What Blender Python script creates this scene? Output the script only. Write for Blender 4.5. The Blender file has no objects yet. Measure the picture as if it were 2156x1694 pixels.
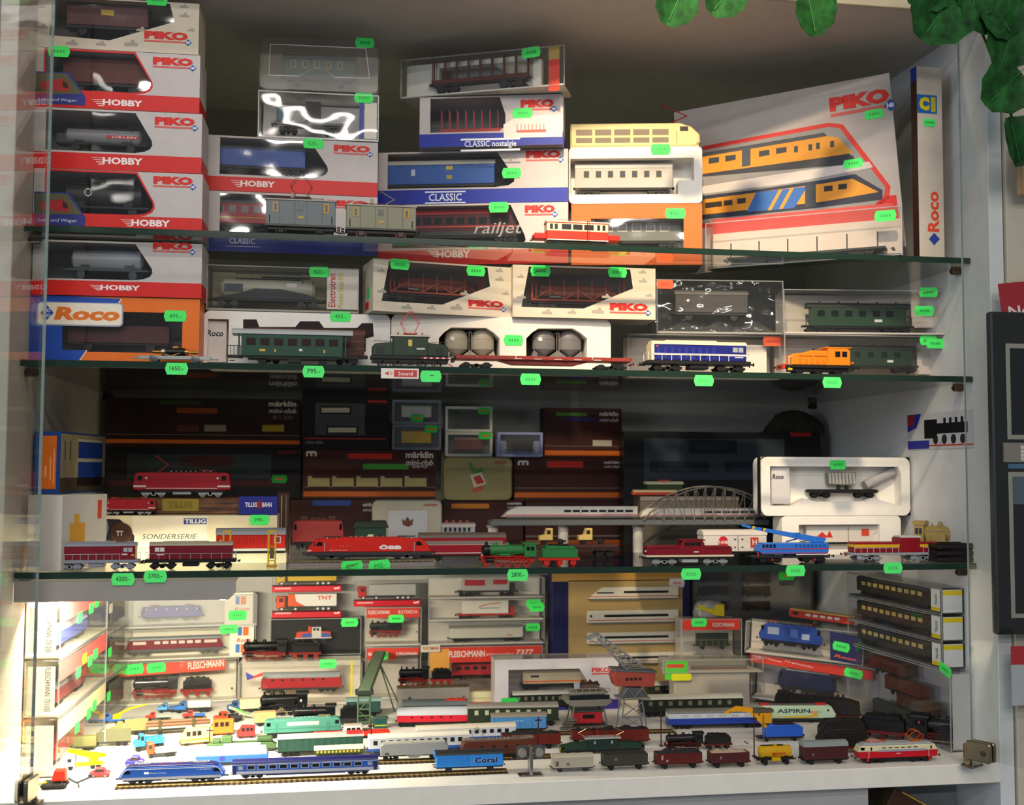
import bpy, math, random
from mathutils import Vector, Matrix
from mathutils.geometry import tessellate_polygon
rnd = random.Random(7)
SC = bpy.context.scene
COL = SC.collection
# ------------------------------------------------------------------ camera
CAM = Vector((.343, -1.285, .353)); YAW, PITCH, ROLL, FPX = .1587, .0587, .004, 2385.0
FW = Vector((math.sin(YAW)*math.cos(PITCH), math.cos(YAW)*math.cos(PITCH), math.sin(PITCH)))
_r = Vector((math.cos(YAW), -math.sin(YAW), 0)); _u = _r.cross(FW)
RT = _r*math.cos(ROLL)+_u*math.sin(ROLL); UP = _u*math.cos(ROLL)-_r*math.sin(ROLL)
cd = bpy.data.cameras.new('camera'); co = bpy.data.objects.new('camera', cd); COL.objects.link(co)
cd.sensor_fit = 'HORIZONTAL'; cd.sensor_width = 36.0; cd.lens = FPX*36.0/2156; cd.clip_start = .01
cd.dof.use_dof = True; cd.dof.focus_distance = 1.36; cd.dof.aperture_fstop = 7.0
co.matrix_world = Matrix(((RT.x, UP.x, -FW.x, CAM.x), (RT.y, UP.y, -FW.y, CAM.y), (RT.z, UP.z, -FW.z, CAM.z), (0, 0, 0, 1)))
SC.camera = co
SC.view_settings.view_transform = 'Standard'; SC.view_settings.look = 'None'
SC.view_settings.exposure = 0.4; SC.view_settings.gamma = 1.0; SC.view_settings.use_curve_mapping = False
SC.cycles.transparent_max_bounces = 26; SC.cycles.max_bounces = 6; SC.cycles.caustics_reflective = False; SC.cycles.caustics_refractive = False
# ------------------------------------------------------------------ world and lights of the shop
wd = bpy.data.worlds.new('shop'); SC.world = wd; wd.use_nodes = True
wd.node_tree.nodes['Background'].inputs[0].default_value = (.86, .93, 1.0, 1); wd.node_tree.nodes['Background'].inputs[1].default_value = .13
def light(name, kind, loc, target, energy, col, **kw):
    l = bpy.data.lights.new(name, kind); l.energy = energy; l.color = col
    for k, v in kw.items(): setattr(l, k, v)
    o = bpy.data.objects.new(name, l); COL.objects.link(o); o.location = loc
    o.rotation_euler = (Vector(target)-Vector(loc)).to_track_quat('-Z', 'Y').to_euler(); return o
WARM = (1.0, .94, .87)
for y, z, e in ((-.75, 1.75, 4), (-1.75, 1.66, 8.5), (-3.0, 1.72, 17), (-4.6, 1.78, 26)):      # rows of ceiling tubes in the shop
    light('ceiling_tube_light', 'AREA', (.5, y, z), (.55, y+.9 if y < -1 else .1, .2), e, WARM, shape='RECTANGLE', size=1.9, size_y=.06)
light('window_daylight', 'AREA', (-1.9, -2.3, .75), (1.0, .2, .45), 17, (.72, .84, 1.0), shape='RECTANGLE', size=.9, size_y=1.1)
light('shop_spot_light', 'SPOT', (.35, -1.05, 1.55), (.80, .15, .60), 135, (1.0, .78, .52), spot_size=math.radians(26), spot_blend=.9, shadow_soft_size=.04)
# ------------------------------------------------------------------ pixel rays -> places in the cabinet (metres)
Z1, Z2, Z3, Z4 = .625, .473, .237, 0.0
W, D, CEIL, SET, TH = 1.15, .55, .927, .0415, .0075
def ray(px, py): return FW+RT*((px-1078)/FPX)+UP*((847-py)/FPX)
def P(px, py, Y): d = ray(px, py); return CAM+d*((Y-CAM.y)/d.y)
def G(px, py, z): d = ray(px, py); return CAM+d*((z-CAM.z)/d.z)
def XW(px, py, x): d = ray(px, py); return CAM+d*((x-CAM.x)/d.x)
def span(px0, px1, py, Y, rz=0):
    a, b = ray(px0, py), ray(px1, py); k0, k1 = a.x/a.y, b.x/b.y; c, s = math.cos(rz), math.sin(rz)
    h = (k1-k0)*(Y-CAM.y)/(2*c-(k1+k0)*s)
    return CAM.x+k0*(Y-h*s-CAM.y)+h*c, 2*h
# ------------------------------------------------------------------ materials
MATS = {}
def lin(c): return c/12.92 if c <= .04045 else ((c+.055)/1.055)**2.4
def hexc(h):
    h = h.lstrip('#')
    if len(h) == 3: h = ''.join(c*2 for c in h)
    return tuple(lin(int(h[i:i+2], 16)/255) for i in (0, 2, 4))
def clear_mat(m, tint, haze, rough, bump, bscale=30, base=.045, amp=.95):
    nt = m.node_tree; nt.nodes.clear(); N = nt.nodes.new; K = nt.links.new
    out = N('ShaderNodeOutputMaterial'); tr = N('ShaderNodeBsdfTransparent'); gl = N('ShaderNodeBsdfGlossy'); df = N('ShaderNodeBsdfDiffuse')
    tr.inputs[0].default_value = (*tint, 1); gl.inputs['Roughness'].default_value = rough; df.inputs[0].default_value = (.8, .8, .8, 1)
    lw = N('ShaderNodeLayerWeight'); lw.inputs[0].default_value = .5
    pw = N('ShaderNodeMath'); pw.operation = 'POWER'; pw.inputs[1].default_value = 4.5; K(lw.outputs['Facing'], pw.inputs[0])
    ma = N('ShaderNodeMath'); ma.operation = 'MULTIPLY_ADD'; ma.inputs[1].default_value = amp; ma.inputs[2].default_value = base; K(pw.outputs[0], ma.inputs[0])
    m1 = N('ShaderNodeMixShader'); m1.inputs[0].default_value = haze; K(tr.outputs[0], m1.inputs[1]); K(df.outputs[0], m1.inputs[2])
    m2 = N('ShaderNodeMixShader'); K(ma.outputs[0], m2.inputs[0]); K(m1.outputs[0], m2.inputs[1]); K(gl.outputs[0], m2.inputs[2]); K(m2.outputs[0], out.inputs[0])
    if bump:
        tc = N('ShaderNodeTexCoord'); nz = N('ShaderNodeTexNoise'); nz.inputs['Scale'].default_value = bscale; nz.inputs['Detail'].default_value = 1.0
        bp = N('ShaderNodeBump'); bp.inputs['Strength'].default_value = bump; bp.inputs['Distance'].default_value = .004
        K(tc.outputs['Object'], nz.inputs['Vector']); K(nz.outputs[0], bp.inputs['Height']); K(bp.outputs[0], gl.inputs['Normal'])
def mat(spec):
    if spec in MATS: return MATS[spec]
    m = bpy.data.materials.new(spec.strip('#@').replace('/', '_')); m.use_nodes = True; MATS[spec] = m
    nt = m.node_tree; bs = nt.nodes['Principled BSDF']; K = nt.links.new; N = nt.nodes.new
    if spec[0] == '@':
        k = spec[1:]
        if k == 'clear': clear_mat(m, (.975, .975, .97), .018, .06, .0, 30, .03)
        elif k == 'film': clear_mat(m, (.985, .985, .985), .006, .04, .5, 16, .036)
        elif k == 'milky': clear_mat(m, (.86, .86, .85), .22, .25, .0)
        elif k == 'crumple': clear_mat(m, (.97, .97, .97), .012, .06, .8, 40, .07)
        elif k == 'frost': clear_mat(m, (.95, .95, .94), .035, .2, .0, 30, .03)
        elif k == 'shelf': clear_mat(m, (.95, .975, .955), .0, .02, .0, 30, .05, .8)
        elif k == 'door': clear_mat(m, (.96, .98, .97), .0, .01, .0, 30, .04, .85)
        elif k == 'edge': clear_mat(m, (.03, .09, .065), .02, .12, .0, 30, .03, .25)
        elif k == 'pane': clear_mat(m, (.55, .57, .58), .05, .05, .0)
        elif k == 'lamp':
            bs.inputs['Emission Color'].default_value = (1, .93, .74, 1); bs.inputs['Emission Strength'].default_value = 5.0
        elif k == 'wood':
            tc = N('ShaderNodeTexCoord'); mp = N('ShaderNodeMapping'); mp.inputs['Scale'].default_value = (6, 60, 60); nz = N('ShaderNodeTexNoise'); nz.inputs['Scale'].default_value = 4; nz.inputs['Detail'].default_value = 6
            cr = N('ShaderNodeValToRGB'); cr.color_ramp.elements[0].color = (*hexc('#3a1d0e'), 1); cr.color_ramp.elements[1].color = (*hexc('#8a5a34'), 1); cr.color_ramp.elements[0].position = .35; cr.color_ramp.elements[1].position = .68
            K(tc.outputs['Object'], mp.inputs[0]); K(mp.outputs[0], nz.inputs[0]); K(nz.outputs[0], cr.inputs[0]); K(cr.outputs[0], bs.inputs['Base Color']); bs.inputs['Roughness'].default_value = .35
        elif k == 'leaf':
            tc = N('ShaderNodeTexCoord'); nz = N('ShaderNodeTexNoise'); nz.inputs['Scale'].default_value = 70; nz.inputs['Detail'].default_value = 5
            cr = N('ShaderNodeValToRGB'); cr.color_ramp.elements[0].color = (*hexc('#0c2a0e'), 1); cr.color_ramp.elements[1].color = (*hexc('#1f5a24'), 1); cr.color_ramp.elements[0].position = .3; cr.color_ramp.elements[1].position = .7
            bp = N('ShaderNodeBump'); bp.inputs['Strength'].default_value = .5; bp.inputs['Distance'].default_value = .002
            K(tc.outputs['Object'], nz.inputs[0]); K(nz.outputs[0], cr.inputs[0]); K(cr.outputs[0], bs.inputs['Base Color']); K(nz.outputs[0], bp.inputs['Height']); K(bp.outputs[0], bs.inputs['Normal']); bs.inputs['Roughness'].default_value = .8; bs.inputs['Specular IOR Level'].default_value = .2
        elif k == 'rock':
            tc = N('ShaderNodeTexCoord'); nz = N('ShaderNodeTexNoise'); nz.inputs['Scale'].default_value = 60; nz.inputs['Detail'].default_value = 8
            cr = N('ShaderNodeValToRGB'); cr.color_ramp.elements[0].color = (*hexc('#15120d'), 1); cr.color_ramp.elements[1].color = (*hexc('#4a4234'), 1)
            bp = N('ShaderNodeBump'); bp.inputs['Strength'].default_value = 1; bp.inputs['Distance'].default_value = .006
            K(tc.outputs['Object'], nz.inputs[0]); K(nz.outputs[0], cr.inputs[0]); K(cr.outputs[0], bs.inputs['Base Color']); K(nz.outputs[0], bp.inputs['Height']); K(bp.outputs[0], bs.inputs['Normal']); bs.inputs['Roughness'].default_value = .9
        return m
    p = spec.split('/'); c = hexc(p[0]); rough = .46; metal = 0
    for q in p[1:]:
        if q == 'm': metal = 1.0; rough = .28
        else: rough = float(q)
    bs.inputs['Roughness'].default_value = rough; bs.inputs['Metallic'].default_value = metal; bs.inputs['Specular IOR Level'].default_value = .28
    # slight procedural unevenness of the paint or print
    tc = N('ShaderNodeTexCoord'); nz = N('ShaderNodeTexNoise'); nz.inputs['Scale'].default_value = 45; nz.inputs['Detail'].default_value = 4
    mx = N('ShaderNodeMix'); mx.data_type = 'RGBA'
    mx.inputs[6].default_value = (*[x*.86 for x in c], 1); mx.inputs[7].default_value = (*[min(1, x*1.04) for x in c], 1)
    K(tc.outputs['Object'], nz.inputs['Vector']); K(nz.outputs[0], mx.inputs[0]); K(mx.outputs[2], bs.inputs['Base Color'])
    return m
# ------------------------------------------------------------------ mesh helper
def rr(x0, x1, z0, z1, r, n=4):
    """rounded rectangle outline, counter-clockwise"""
    o = []
    for cx, cz, a in ((x1-r, z0+r, -90), (x1-r, z1-r, 0), (x0+r, z1-r, 90), (x0+r, z0+r, 180)):
        for i in range(n+1):
            t = math.radians(a+90*i/n); o.append((cx+r*math.cos(t), cz+r*math.sin(t)))
    return o
def inset(pts, c):
    xs = [p[0] for p in pts]; zs = [p[1] for p in pts]; cx, cz = (min(xs)+max(xs))/2, (min(zs)+max(zs))/2
    hx, hz = max(1e-6, (max(xs)-min(xs))/2), max(1e-6, (max(zs)-min(zs))/2)
    return [(cx+(x-cx)*(1-min(.9, c/hx)), cz+(z-cz)*(1-min(.9, c/hz))) for x, z in pts]
class MB:
    def __init__(s): s.v = []; s.f = []; s.m = []; s.mats = []
    def mi(s, spec):
        if spec not in s.mats: s.mats.append(spec)
        return s.mats.index(spec)
    def add(s, vs, fs, mt):
        k = len(s.v); i = s.mi(mt); s.v += [tuple(v) for v in vs]; s.f += [tuple(a+k for a in f) for f in fs]; s.m += [i]*len(fs); return s
    def loft(s, rings, mt, c0=True, c1=True):
        n = len(rings[0]); vs = [v for r in rings for v in r]; fs = []
        for k in range(len(rings)-1):
            for i in range(n):
                j = (i+1) % n; fs.append((k*n+i, k*n+j, (k+1)*n+j, (k+1)*n+i))
        if c0: fs.append(tuple(range(n-1, -1, -1)))
        if c1: fs.append(tuple(range((len(rings)-1)*n, len(rings)*n)))
        return s.add(vs, fs, mt)
    def prism(s, pts, y0, y1, mt, c=0):
        """outline in (x,z), swept along y"""
        if sum(a[0]*b[1]-b[0]*a[1] for a, b in zip(pts, pts[1:]+pts[:1])) > 0: pts = pts[::-1]
        if c: q = inset(pts, c); rg = [(y0, q), (y0+c, pts), (y1-c, pts), (y1, q)]
        else: rg = [(y0, pts), (y1, pts)]
        return s.loft([[(x, y, z) for x, z in p] for y, p in rg], mt)
    def prismx(s, pts, x0, x1, mt, c=0):
        """outline in (y,z), swept along x"""
        if sum(a[0]*b[1]-b[0]*a[1] for a, b in zip(pts, pts[1:]+pts[:1])) < 0: pts = pts[::-1]
        if c: q = inset(pts, c); rg = [(x0, q), (x0+c, pts), (x1-c, pts), (x1, q)]
        else: rg = [(x0, pts), (x1, pts)]
        return s.loft([[(x, y, z) for y, z in p] for x, p in rg], mt)
    def box(s, x0, x1, y0, y1, z0, z1, mt, c=0):
        if c:
            c = min(c, (x1-x0)*.45, (y1-y0)*.45, (z1-z0)*.45)
            def ring(x, k): return [(x, y0+k, z0+c), (x, y0+c, z0+k), (x, y1-c, z0+k), (x, y1-k, z0+c), (x, y1-k, z1-c), (x, y1-c, z1-k), (x, y0+c, z1-k), (x, y0+k, z1-c)]
            return s.loft([ring(x0, c), ring(x0+c, 0), ring(x1-c, 0), ring(x1, c)], mt)
        return s.loft([[(x, y0, z0), (x, y1, z0), (x, y1, z1), (x, y0, z1)] for x in (x0, x1)], mt)
    def cyl(s, p, q, r, mt, n=12, r2=None, caps=True):
        p, q = Vector(p), Vector(q); d = (q-p).normalized(); a = d.orthogonal().normalized(); b = d.cross(a); r2 = r if r2 is None else r2
        ring = lambda o, rr_: [tuple(o+a*rr_*math.cos(t)+b*rr_*math.sin(t)) for t in [2*math.pi*i/n for i in range(n)]]
        return s.loft([ring(p, r), ring(q, r2)], mt, caps, caps)
    def tube(s, pts, r, mt, n=5):
        for a, b in zip(pts, pts[1:]): s.cyl(a, b, r, mt, n)
        return s
    def lathe(s, prof, o, mt, axis='x', n=16):
        rg = []
        for t, r in prof:
            ring = []
            for i in range(n):
                a = 2*math.pi*i/n; c, k = r*math.cos(a), r*math.sin(a)
                ring.append({'x': (o[0]+t, o[1]+c, o[2]+k), 'y': (o[0]+k, o[1]+t, o[2]+c), 'z': (o[0]+c, o[1]+k, o[2]+t)}[axis])
            rg.append(ring)
        return s.loft(rg, mt)
    def plate(s, outer, holes, y0, y1, mt):
        """flat board in (x,z) with holes, from y0 (front) to y1"""
        loops = [[Vector((x, z, 0)) for x, z in l] for l in [outer]+list(holes)]
        tris = tessellate_polygon(loops); pts = [p for l in [outer]+list(holes) for p in l]; n = len(pts)
        fs = []
        for t in tris:
            a, b, c = (pts[i] for i in t)
            if (b[0]-a[0])*(c[1]-a[1])-(c[0]-a[0])*(b[1]-a[1]) < 0: t = t[::-1]
            fs.append(tuple(t)); fs.append(tuple(i+n for i in t[::-1]))
        k = 0
        for l in [outer]+list(holes):
            m = len(l)
            for i in range(m): fs.append((k+i, k+(i+1) % m, n+k+(i+1) % m, n+k+i))
            k += m
        return s.add([(x, y0, z) for x, z in pts]+[(x, y1, z) for x, z in pts], fs, mt)
    def heap(s, x0, x1, y0, y1, z, h, mt, nx=14, ny=6):
        vs = []; fs = []
        for j in range(ny+1):
            for i in range(nx+1):
                e = min(i, nx-i, 2)/2*min(j, ny-j, 2)/2
                vs.append((x0+(x1-x0)*i/nx, y0+(y1-y0)*j/ny, z+h*e*(.55+.45*math.sin(i*1.3+.4)*math.cos(j*.9))+(rnd.random()-.5)*h*.3*(e > 0)))
        for j in range(ny):
            for i in range(nx): a = j*(nx+1)+i; fs.append((a, a+1, a+nx+2, a+nx+1))
        return s.add(vs, fs, mt)
def mesh_of(mb, smooth=35, name='mesh'):
    me = bpy.data.meshes.new(name); me.from_pydata(mb.v, [], mb.f)
    for m in mb.mats: me.materials.append(mat(m))
    if mb.m: me.polygons.foreach_set('material_index', mb.m)
    me.validate(); me.update()
    if smooth:
        me.polygons.foreach_set('use_smooth', [True]*len(me.polygons)); me.set_sharp_from_angle(angle=math.radians(smooth))
    return me
def obj(name, mb, parent=None, smooth=35, loc=None):
    me = mb if isinstance(mb, bpy.types.Mesh) else mesh_of(mb, smooth, name)
    o = bpy.data.objects.new(name, me); COL.objects.link(o)
    if parent is not None: o.parent = parent
    if loc: o.location = loc
    return o
def structure(name, mb, parent=None):
    o = obj(name, mb, parent)
    if parent is None: o['kind'] = 'structure'
    return o
# ------------------------------------------------------------------ a thing: an Empty at its base; its parts are modelled in millimetres
class Thing:
    def __init__(s, name, label, cat, p, rz=0, group=None, scale=(1, 1, 1), ry=0):
        s.p = Vector(p); s.rz = rz; s.sc = scale; s.inv = (Matrix.Rotation(rz, 3, 'Z') @ Matrix.Rotation(ry, 3, 'Y')).inverted()
        o = s.o = bpy.data.objects.new(name, None); COL.objects.link(o); o.empty_display_size = .01
        o.location = s.p; o.rotation_euler = (0, ry, rz); o.scale = scale
        o['label'] = label; o['category'] = cat
        if group: o['group'] = group
        s.w = s.h = s.d = 0; s.last = None
    def lp(s, px, py, yl=0.0):
        """millimetres on this thing's plane y = yl, seen at a pixel of the photograph"""
        q, d = s.inv @ (CAM-s.p), s.inv @ ray(px, py); t = (yl*.001*s.sc[1]-q.y)/d.y; r = q+d*t
        return r.x*1000/s.sc[0], r.z*1000/s.sc[2]
    def part(s, name, mb, sub=False, smooth=35, loc=None):
        par = s.last if sub and s.last is not None else s.o
        if not isinstance(mb, bpy.types.Mesh):
            mb.v = [(x*.001, y*.001, z*.001) for x, y, z in mb.v]
        o = obj(name, mb, par, smooth, loc)
        if not sub: s.last = o
        return o
# ------------------------------------------------------------------ lettering
TXT = {}
def text_mesh(t, bold=0., shear=0.):
    k = (t, bold, shear)
    if k not in TXT:
        cu = bpy.data.curves.new('lettering', 'FONT'); cu.body = t; cu.resolution_u = 2; cu.offset = bold; cu.shear = shear; cu.fill_mode = 'FRONT'
        o = bpy.data.objects.new('lettering', cu); me = bpy.data.meshes.new_from_object(o)
        vs = [v.co.copy() for v in me.vertices]; fs = [tuple(p.vertices) for p in me.polygons]
        bpy.data.objects.remove(o); bpy.data.curves.remove(cu); bpy.data.meshes.remove(me)
        xs = [v.x for v in vs]; ys = [v.y for v in vs]; x0, x1, y0, y1 = min(xs), max(xs), min(ys), max(ys)
        TXT[k] = ([((v.x-x0)/(x1-x0)-.5, (v.y-y0)/(y1-y0)-.5) for v in vs], fs)
    return TXT[k]
def lettering(T, t, x, z, w, h, y, col, bold=.0, shear=0., rot=0., sub=True, name='lettering'):
    vs, fs = text_mesh(t, bold, shear); c, k = math.cos(rot), math.sin(rot)
    mb = MB(); mb.add([(x+u*w*c-v*h*k, y, z+u*w*k+v*h*c) for u, v in vs], fs, col)
    return T.part(name, mb, sub, 0)
def ptext(T, t, px0, py0, px1, py1, col, y=-.35, bold=.02, shear=0., rot=None, sub=False):
    """lettering whose box is given by the photograph's pixels of its left-middle and right-middle ends: (px0,py0)-(px1,py1) corners"""
    a, b = T.lp(px0, py0, y), T.lp(px1, py1, y)
    return lettering(T, t, (a[0]+b[0])/2, (a[1]+b[1])/2, abs(b[0]-a[0]), abs(b[1]-a[1]), y, col, bold, shear, rot or 0, sub)
def vtext(T, t, px0, py0, px1, py1, col, y=-.35, bold=.02, down=True):
    """lettering turned on its side"""
    a, b = T.lp(px0, py0, y), T.lp(px1, py1, y)
    return lettering(T, t, (a[0]+b[0])/2, (a[1]+b[1])/2, abs(b[1]-a[1]), abs(b[0]-a[0]), y, col, bold, 0, -math.pi/2 if down else math.pi/2, False)
def ppoly(T, pts, col, y=-.25, name='print', sub=False, th=.2):
    q = [T.lp(x, z, y) for x, z in pts]; mb = MB(); mb.plate(q, [], y, y+th, col); return T.part(name, mb, sub, 0)
def prect(T, px0, py0, px1, py1, col, y=-.25, name='print', sub=False, r=0):
    a, b = T.lp(px0, py0, y), T.lp(px1, py1, y); mb = MB()
    x0, x1, z0, z1 = min(a[0], b[0]), max(a[0], b[0]), min(a[1], b[1]), max(a[1], b[1])
    q = rr(x0, x1, z0, z1, r) if r else [(x0, z0), (x1, z0), (x1, z1), (x0, z1)]
    mb.plate(q, [], y, y+.2, col); return T.part(name, mb, sub, 0)
GREEN, ORNG = '#4cf56c/.6', '#ff6a45/.6'
def tag_outline(w, h):
    a, b = w/2, h/2; return [(-a+2.2, -b), (a-2.2, -b), (a-.8, -b*.45), (a, 0), (a-.8, b*.45), (a-2.2, b), (-a+2.2, b), (-a+.8, b*.45), (-a, 0), (-a+.8, -b*.45)]
def tag(T, px, py, t=None, col=GREEN, w=25, h=13, y=-.6, rot=0., strike=False):
    """price sticker on a thing's front"""
    x, z = T.lp(px, py, y); c, k = math.cos(rot), math.sin(rot); mb = MB()
    tf = lambda u, v: (x+u*c-v*k, z+u*k+v*c)
    mb.plate([tf(u, v) for u, v in tag_outline(w, h)], [], y, y+.3, col); o = T.part('price_sticker', mb, False, 0)
    ink = '#1d6a2c' if col == GREEN else '#9a3a22'
    if t: lettering(T, t, x, z, w*.52, h*.36, y-.15, ink, .0, 0, rot)
    else:
        q = MB()
        for i in range(4): u = -6+i*3.4; q.plate([tf(u, -1.6), tf(u+2.2, -1.6), tf(u+2.2, 1.8), tf(u, 1.8)], [], y-.15, y, '#2fae4c' if col == GREEN else '#d8553a')
        T.part('faded_print', q, True, 0)
    if strike:
        q = MB(); q.plate([tf(-8, -2.6), tf(8, 2.0), tf(8, 2.8), tf(-8, -1.8)], [], y-.25, y-.15, '#5a6a1c'); T.part('pen_stroke', q, True, 0)
    return o
# ------------------------------------------------------------------ a small notation for models, in millimetres, one part to a line
#   name shape numbers... colour [c=bevel n=count d=dx,dy,dz]   '>' sub-part of the last part, '+' more of the same mesh
def build(T, txt):
    pend = None
    def flush():
        nonlocal pend
        if pend:
            nm, mb, sub, n, dd, sm = pend
            o = T.part(nm, mb, sub, sm)
            for i in range(1, n):
                q = o.copy(); COL.objects.link(q); q.location = Vector(dd)*(i*.001); q.parent = o.parent
        pend = None
    for ln in txt.strip().splitlines():
        ln = ln.strip()
        if not ln: continue
        sub = ln[0] == '>'; more = ln[0] == '+'
        tk = ln.lstrip('>+ ').split()
        nm, sh = (pend[0], tk[0]) if more else (tk[0], tk[1])
        a = []; pr = []; col = '#888'; c = 0; n = 1; dd = (0, 0, 0); sm = 35; st = ''
        for t in tk[(1 if more else 2):]:
            if t[0] in '#@': col = t
            elif t[:2] == 'c=': c = float(t[2:])
            elif t[:2] == 'n=': n = int(t[2:])
            elif t[:2] == 'd=': v = [float(x) for x in t[2:].split(',')]; dd = tuple(v+[0]*(3-len(v)))
            elif t[0] == "'": st = t.strip("'").replace('_', ' ')
            elif ',' in t: pr.append(tuple(float(x) for x in t.split(',')))
            else: a.append(float(t))
        if not more: flush()
        mb = pend[1] if more else MB()
        if sh == 'b': mb.box(*a[:6], col, c)
        elif sh == 'p': mb.prism(pr, a[0], a[1], col, c)
        elif sh == 'q': mb.prismx(pr, a[0], a[1], col, c)
        elif sh == 'r':                                  # arched roof along x: x0 x1 halfwidth z0 z1
            x0, x1, hw, z0, z1 = a[:5]; k = 8
            mb.prismx([(-hw, z0)]+[(-hw*math.cos(math.pi*i/k), z0+(z1-z0)*math.sin(math.pi*i/k)**.75) for i in range(1, k)]+[(hw, z0)], x0, x1, col, c)
        elif sh == 'cx': mb.cyl((a[0]-a[4]/2, a[1], a[2]), (a[0]+a[4]/2, a[1], a[2]), a[3], col, int(a[5]) if len(a) > 5 else 14)
        elif sh == 'cy': mb.cyl((a[0], a[1]-a[4]/2, a[2]), (a[0], a[1]+a[4]/2, a[2]), a[3], col, int(a[5]) if len(a) > 5 else 14)
        elif sh == 'cz': mb.cyl((a[0], a[1], a[2]), (a[0], a[1], a[2]+a[4]), a[3], col, int(a[5]) if len(a) > 5 else 12, a[6] if len(a) > 6 else None)
        elif sh == 'l': mb.lathe(pr, a[:3], col, 'x')
        elif sh == 'lz': mb.lathe(pr, a[:3], col, 'z')
        elif sh == 't': mb.tube(pr, a[0], col)
        elif sh == 'heap': mb.heap(*a[:6], col)
        elif sh == 'w':                                  # wheelset: x r halfgauge
            x, r, g = a[:3]
            for sgn in (-1, 1): mb.lathe([(-.9, r*.3), (-.7, r), (.5, r), (.7, r*.8), (.9, r*.3)], (x, sgn*g, r), col, 'y', 14)
            mb.cyl((x, -g, r), (x, g, r), .9, '#777/m', 6)
        elif sh == 'sw':                                 # spoked wheelset: x r halfgauge
            x, r, g = a[:3]
            for sgn in (-1, 1):
                y = sgn*g; k = 18; o_, i_ = r, r*.82
                vs = [(x+q*math.cos(2*math.pi*i/k), y+yy, r+q*math.sin(2*math.pi*i/k)) for i in range(k) for q, yy in ((o_, -.8), (o_, .8), (i_, .8), (i_, -.8))]
                mb.add(vs, [(4*i+j, 4*((i+1) % k)+j, 4*((i+1) % k)+(j+1) % 4, 4*i+(j+1) % 4) for i in range(k) for j in range(4)], col)
                mb.cyl((x, y-1, r), (x, y+1, r), r*.22, col, 8)
                for i in range(8): t = math.pi*2*i/8; mb.cyl((x, y, r), (x+i_*math.cos(t), y, r+i_*math.sin(t)), r*.06, col, 4)
            mb.cyl((x, -g, r), (x, g, r), .8, '#666/m', 6)
        elif sh == 'bog':                                # bogie side frames: xc wheelbase r halfwidth
            x, wb, r, hw = a[:4]
            pf = [(x-wb*.78, r*.9), (x-wb*.66, r*.45), (x-wb*.36, r*.45), (x-wb*.2, r*1.0), (x-wb*.1, r*.45), (x+wb*.1, r*.45), (x+wb*.2, r*1.0), (x+wb*.36, r*.45), (x+wb*.66, r*.45), (x+wb*.78, r*.9), (x+wb*.78, r*1.35), (x-wb*.78, r*1.35)]
            for y in (-hw, hw-1.4): mb.prism(pf, y, y+1.4, col)
            for u in (-.5, .5): mb.box(x+u*wb-r*.38, x+u*wb+r*.38, -hw-.7, -hw, r*.55, r*1.3, col, .3)
            mb.box(x-wb*.08, x+wb*.08, -hw, hw, r*.7, r*1.5, col)
        elif sh == 'buf':                                # buffers at both ends: xend z halfspacing r
            x, z, g, r = a[:4]
            flush(); mb.lathe([(-3.2, r*.45), (0, r*.45), (.1, r), (.5, r), (.7, r*.7)], (0, 0, 0), col, 'x', 9)
            o = T.part('buffer', mb, False); o.location = ((x-.6)*.001, -g*.001, z*.001)
            for sx, sy in ((1, 1), (-1, -1), (-1, 1)):
                q = o.copy(); COL.objects.link(q); q.location = (sx*(x-.6)*.001, sy*g*.001, z*.001); q.rotation_euler = (0, 0, 0 if sx > 0 else math.pi)
            continue
        elif sh == 'rail':                               # handrail: x0 x1 y z0 z1 posts thickness
            x0, x1, y, z0, z1, k, th = a[:7]; k = int(k)
            mb.cyl((x0, y, z1), (x1, y, z1), th, col, 5)
            for i in range(k): x = x0+(x1-x0)*i/max(1, k-1); mb.cyl((x, y, z0), (x, y, z1), th, col, 4)
        elif sh == 'pd':                                 # raised diamond pantograph: x z halfwidth height spread
            x, z, hw, h, e = a[:5]
            for y in (-hw, hw):
                mb.tube([(x-e*.45, y*.8, z), (x-e, y, z+h*.5), (x-e*.15, y, z+h), (x+e*.15, y, z+h), (x+e, y, z+h*.5), (x+e*.45, y*.8, z)], .45, col, 4)
            for xx, zz in ((x-e, z+h*.5), (x+e, z+h*.5), (x-e*.45, z), (x+e*.45, z)): mb.cyl((xx, -hw, zz), (xx, hw, zz), .45, col, 4)
            for xx in (x-e*.18, x+e*.18): mb.cyl((xx, -hw*1.5, z+h), (xx, hw*1.5, z+h), .6, col, 5)
            mb.box(x-e*.6, x+e*.6, -hw*.8, hw*.8, z-1.2, z-.4, col)
        elif sh == 'ps':                                 # single-arm pantograph: x z halfwidth height reach
            x, z, hw, h, e = a[:5]
            mb.tube([(x, 0, z), (x+e, 0, z+h*.45), (x-e*.25, 0, z+h)], .8, col, 5); mb.tube([(x-2, 2, z), (x+e*.8, 2, z+h*.36)], .4, col, 4)
            for k in (-1.6, 1.6): mb.cyl((x-e*.25+k, -hw, z+h), (x-e*.25+k, hw, z+h), .55, col, 5)
            for k in (-4, 4): mb.box(x+k-1, x+k+1, -hw*.7, hw*.7, z-1, z, col)
        elif sh == 'pf':                                 # lowered pantograph: x z halfwidth reach
            x, z, hw, e = a[:4]
            for y in (-hw, hw): mb.tube([(x-e, y, z+2.4), (x+e*.4, y*.7, z+1.2), (x+e, y*.7, z+2.6), (x-e*.8, y, z+3.4)], .45, col, 4)
            for k in (-e, -e*.8, e): mb.cyl((x+k, -hw*1.3, z+3), (x+k, hw*1.3, z+3), .5, col, 4)
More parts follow.
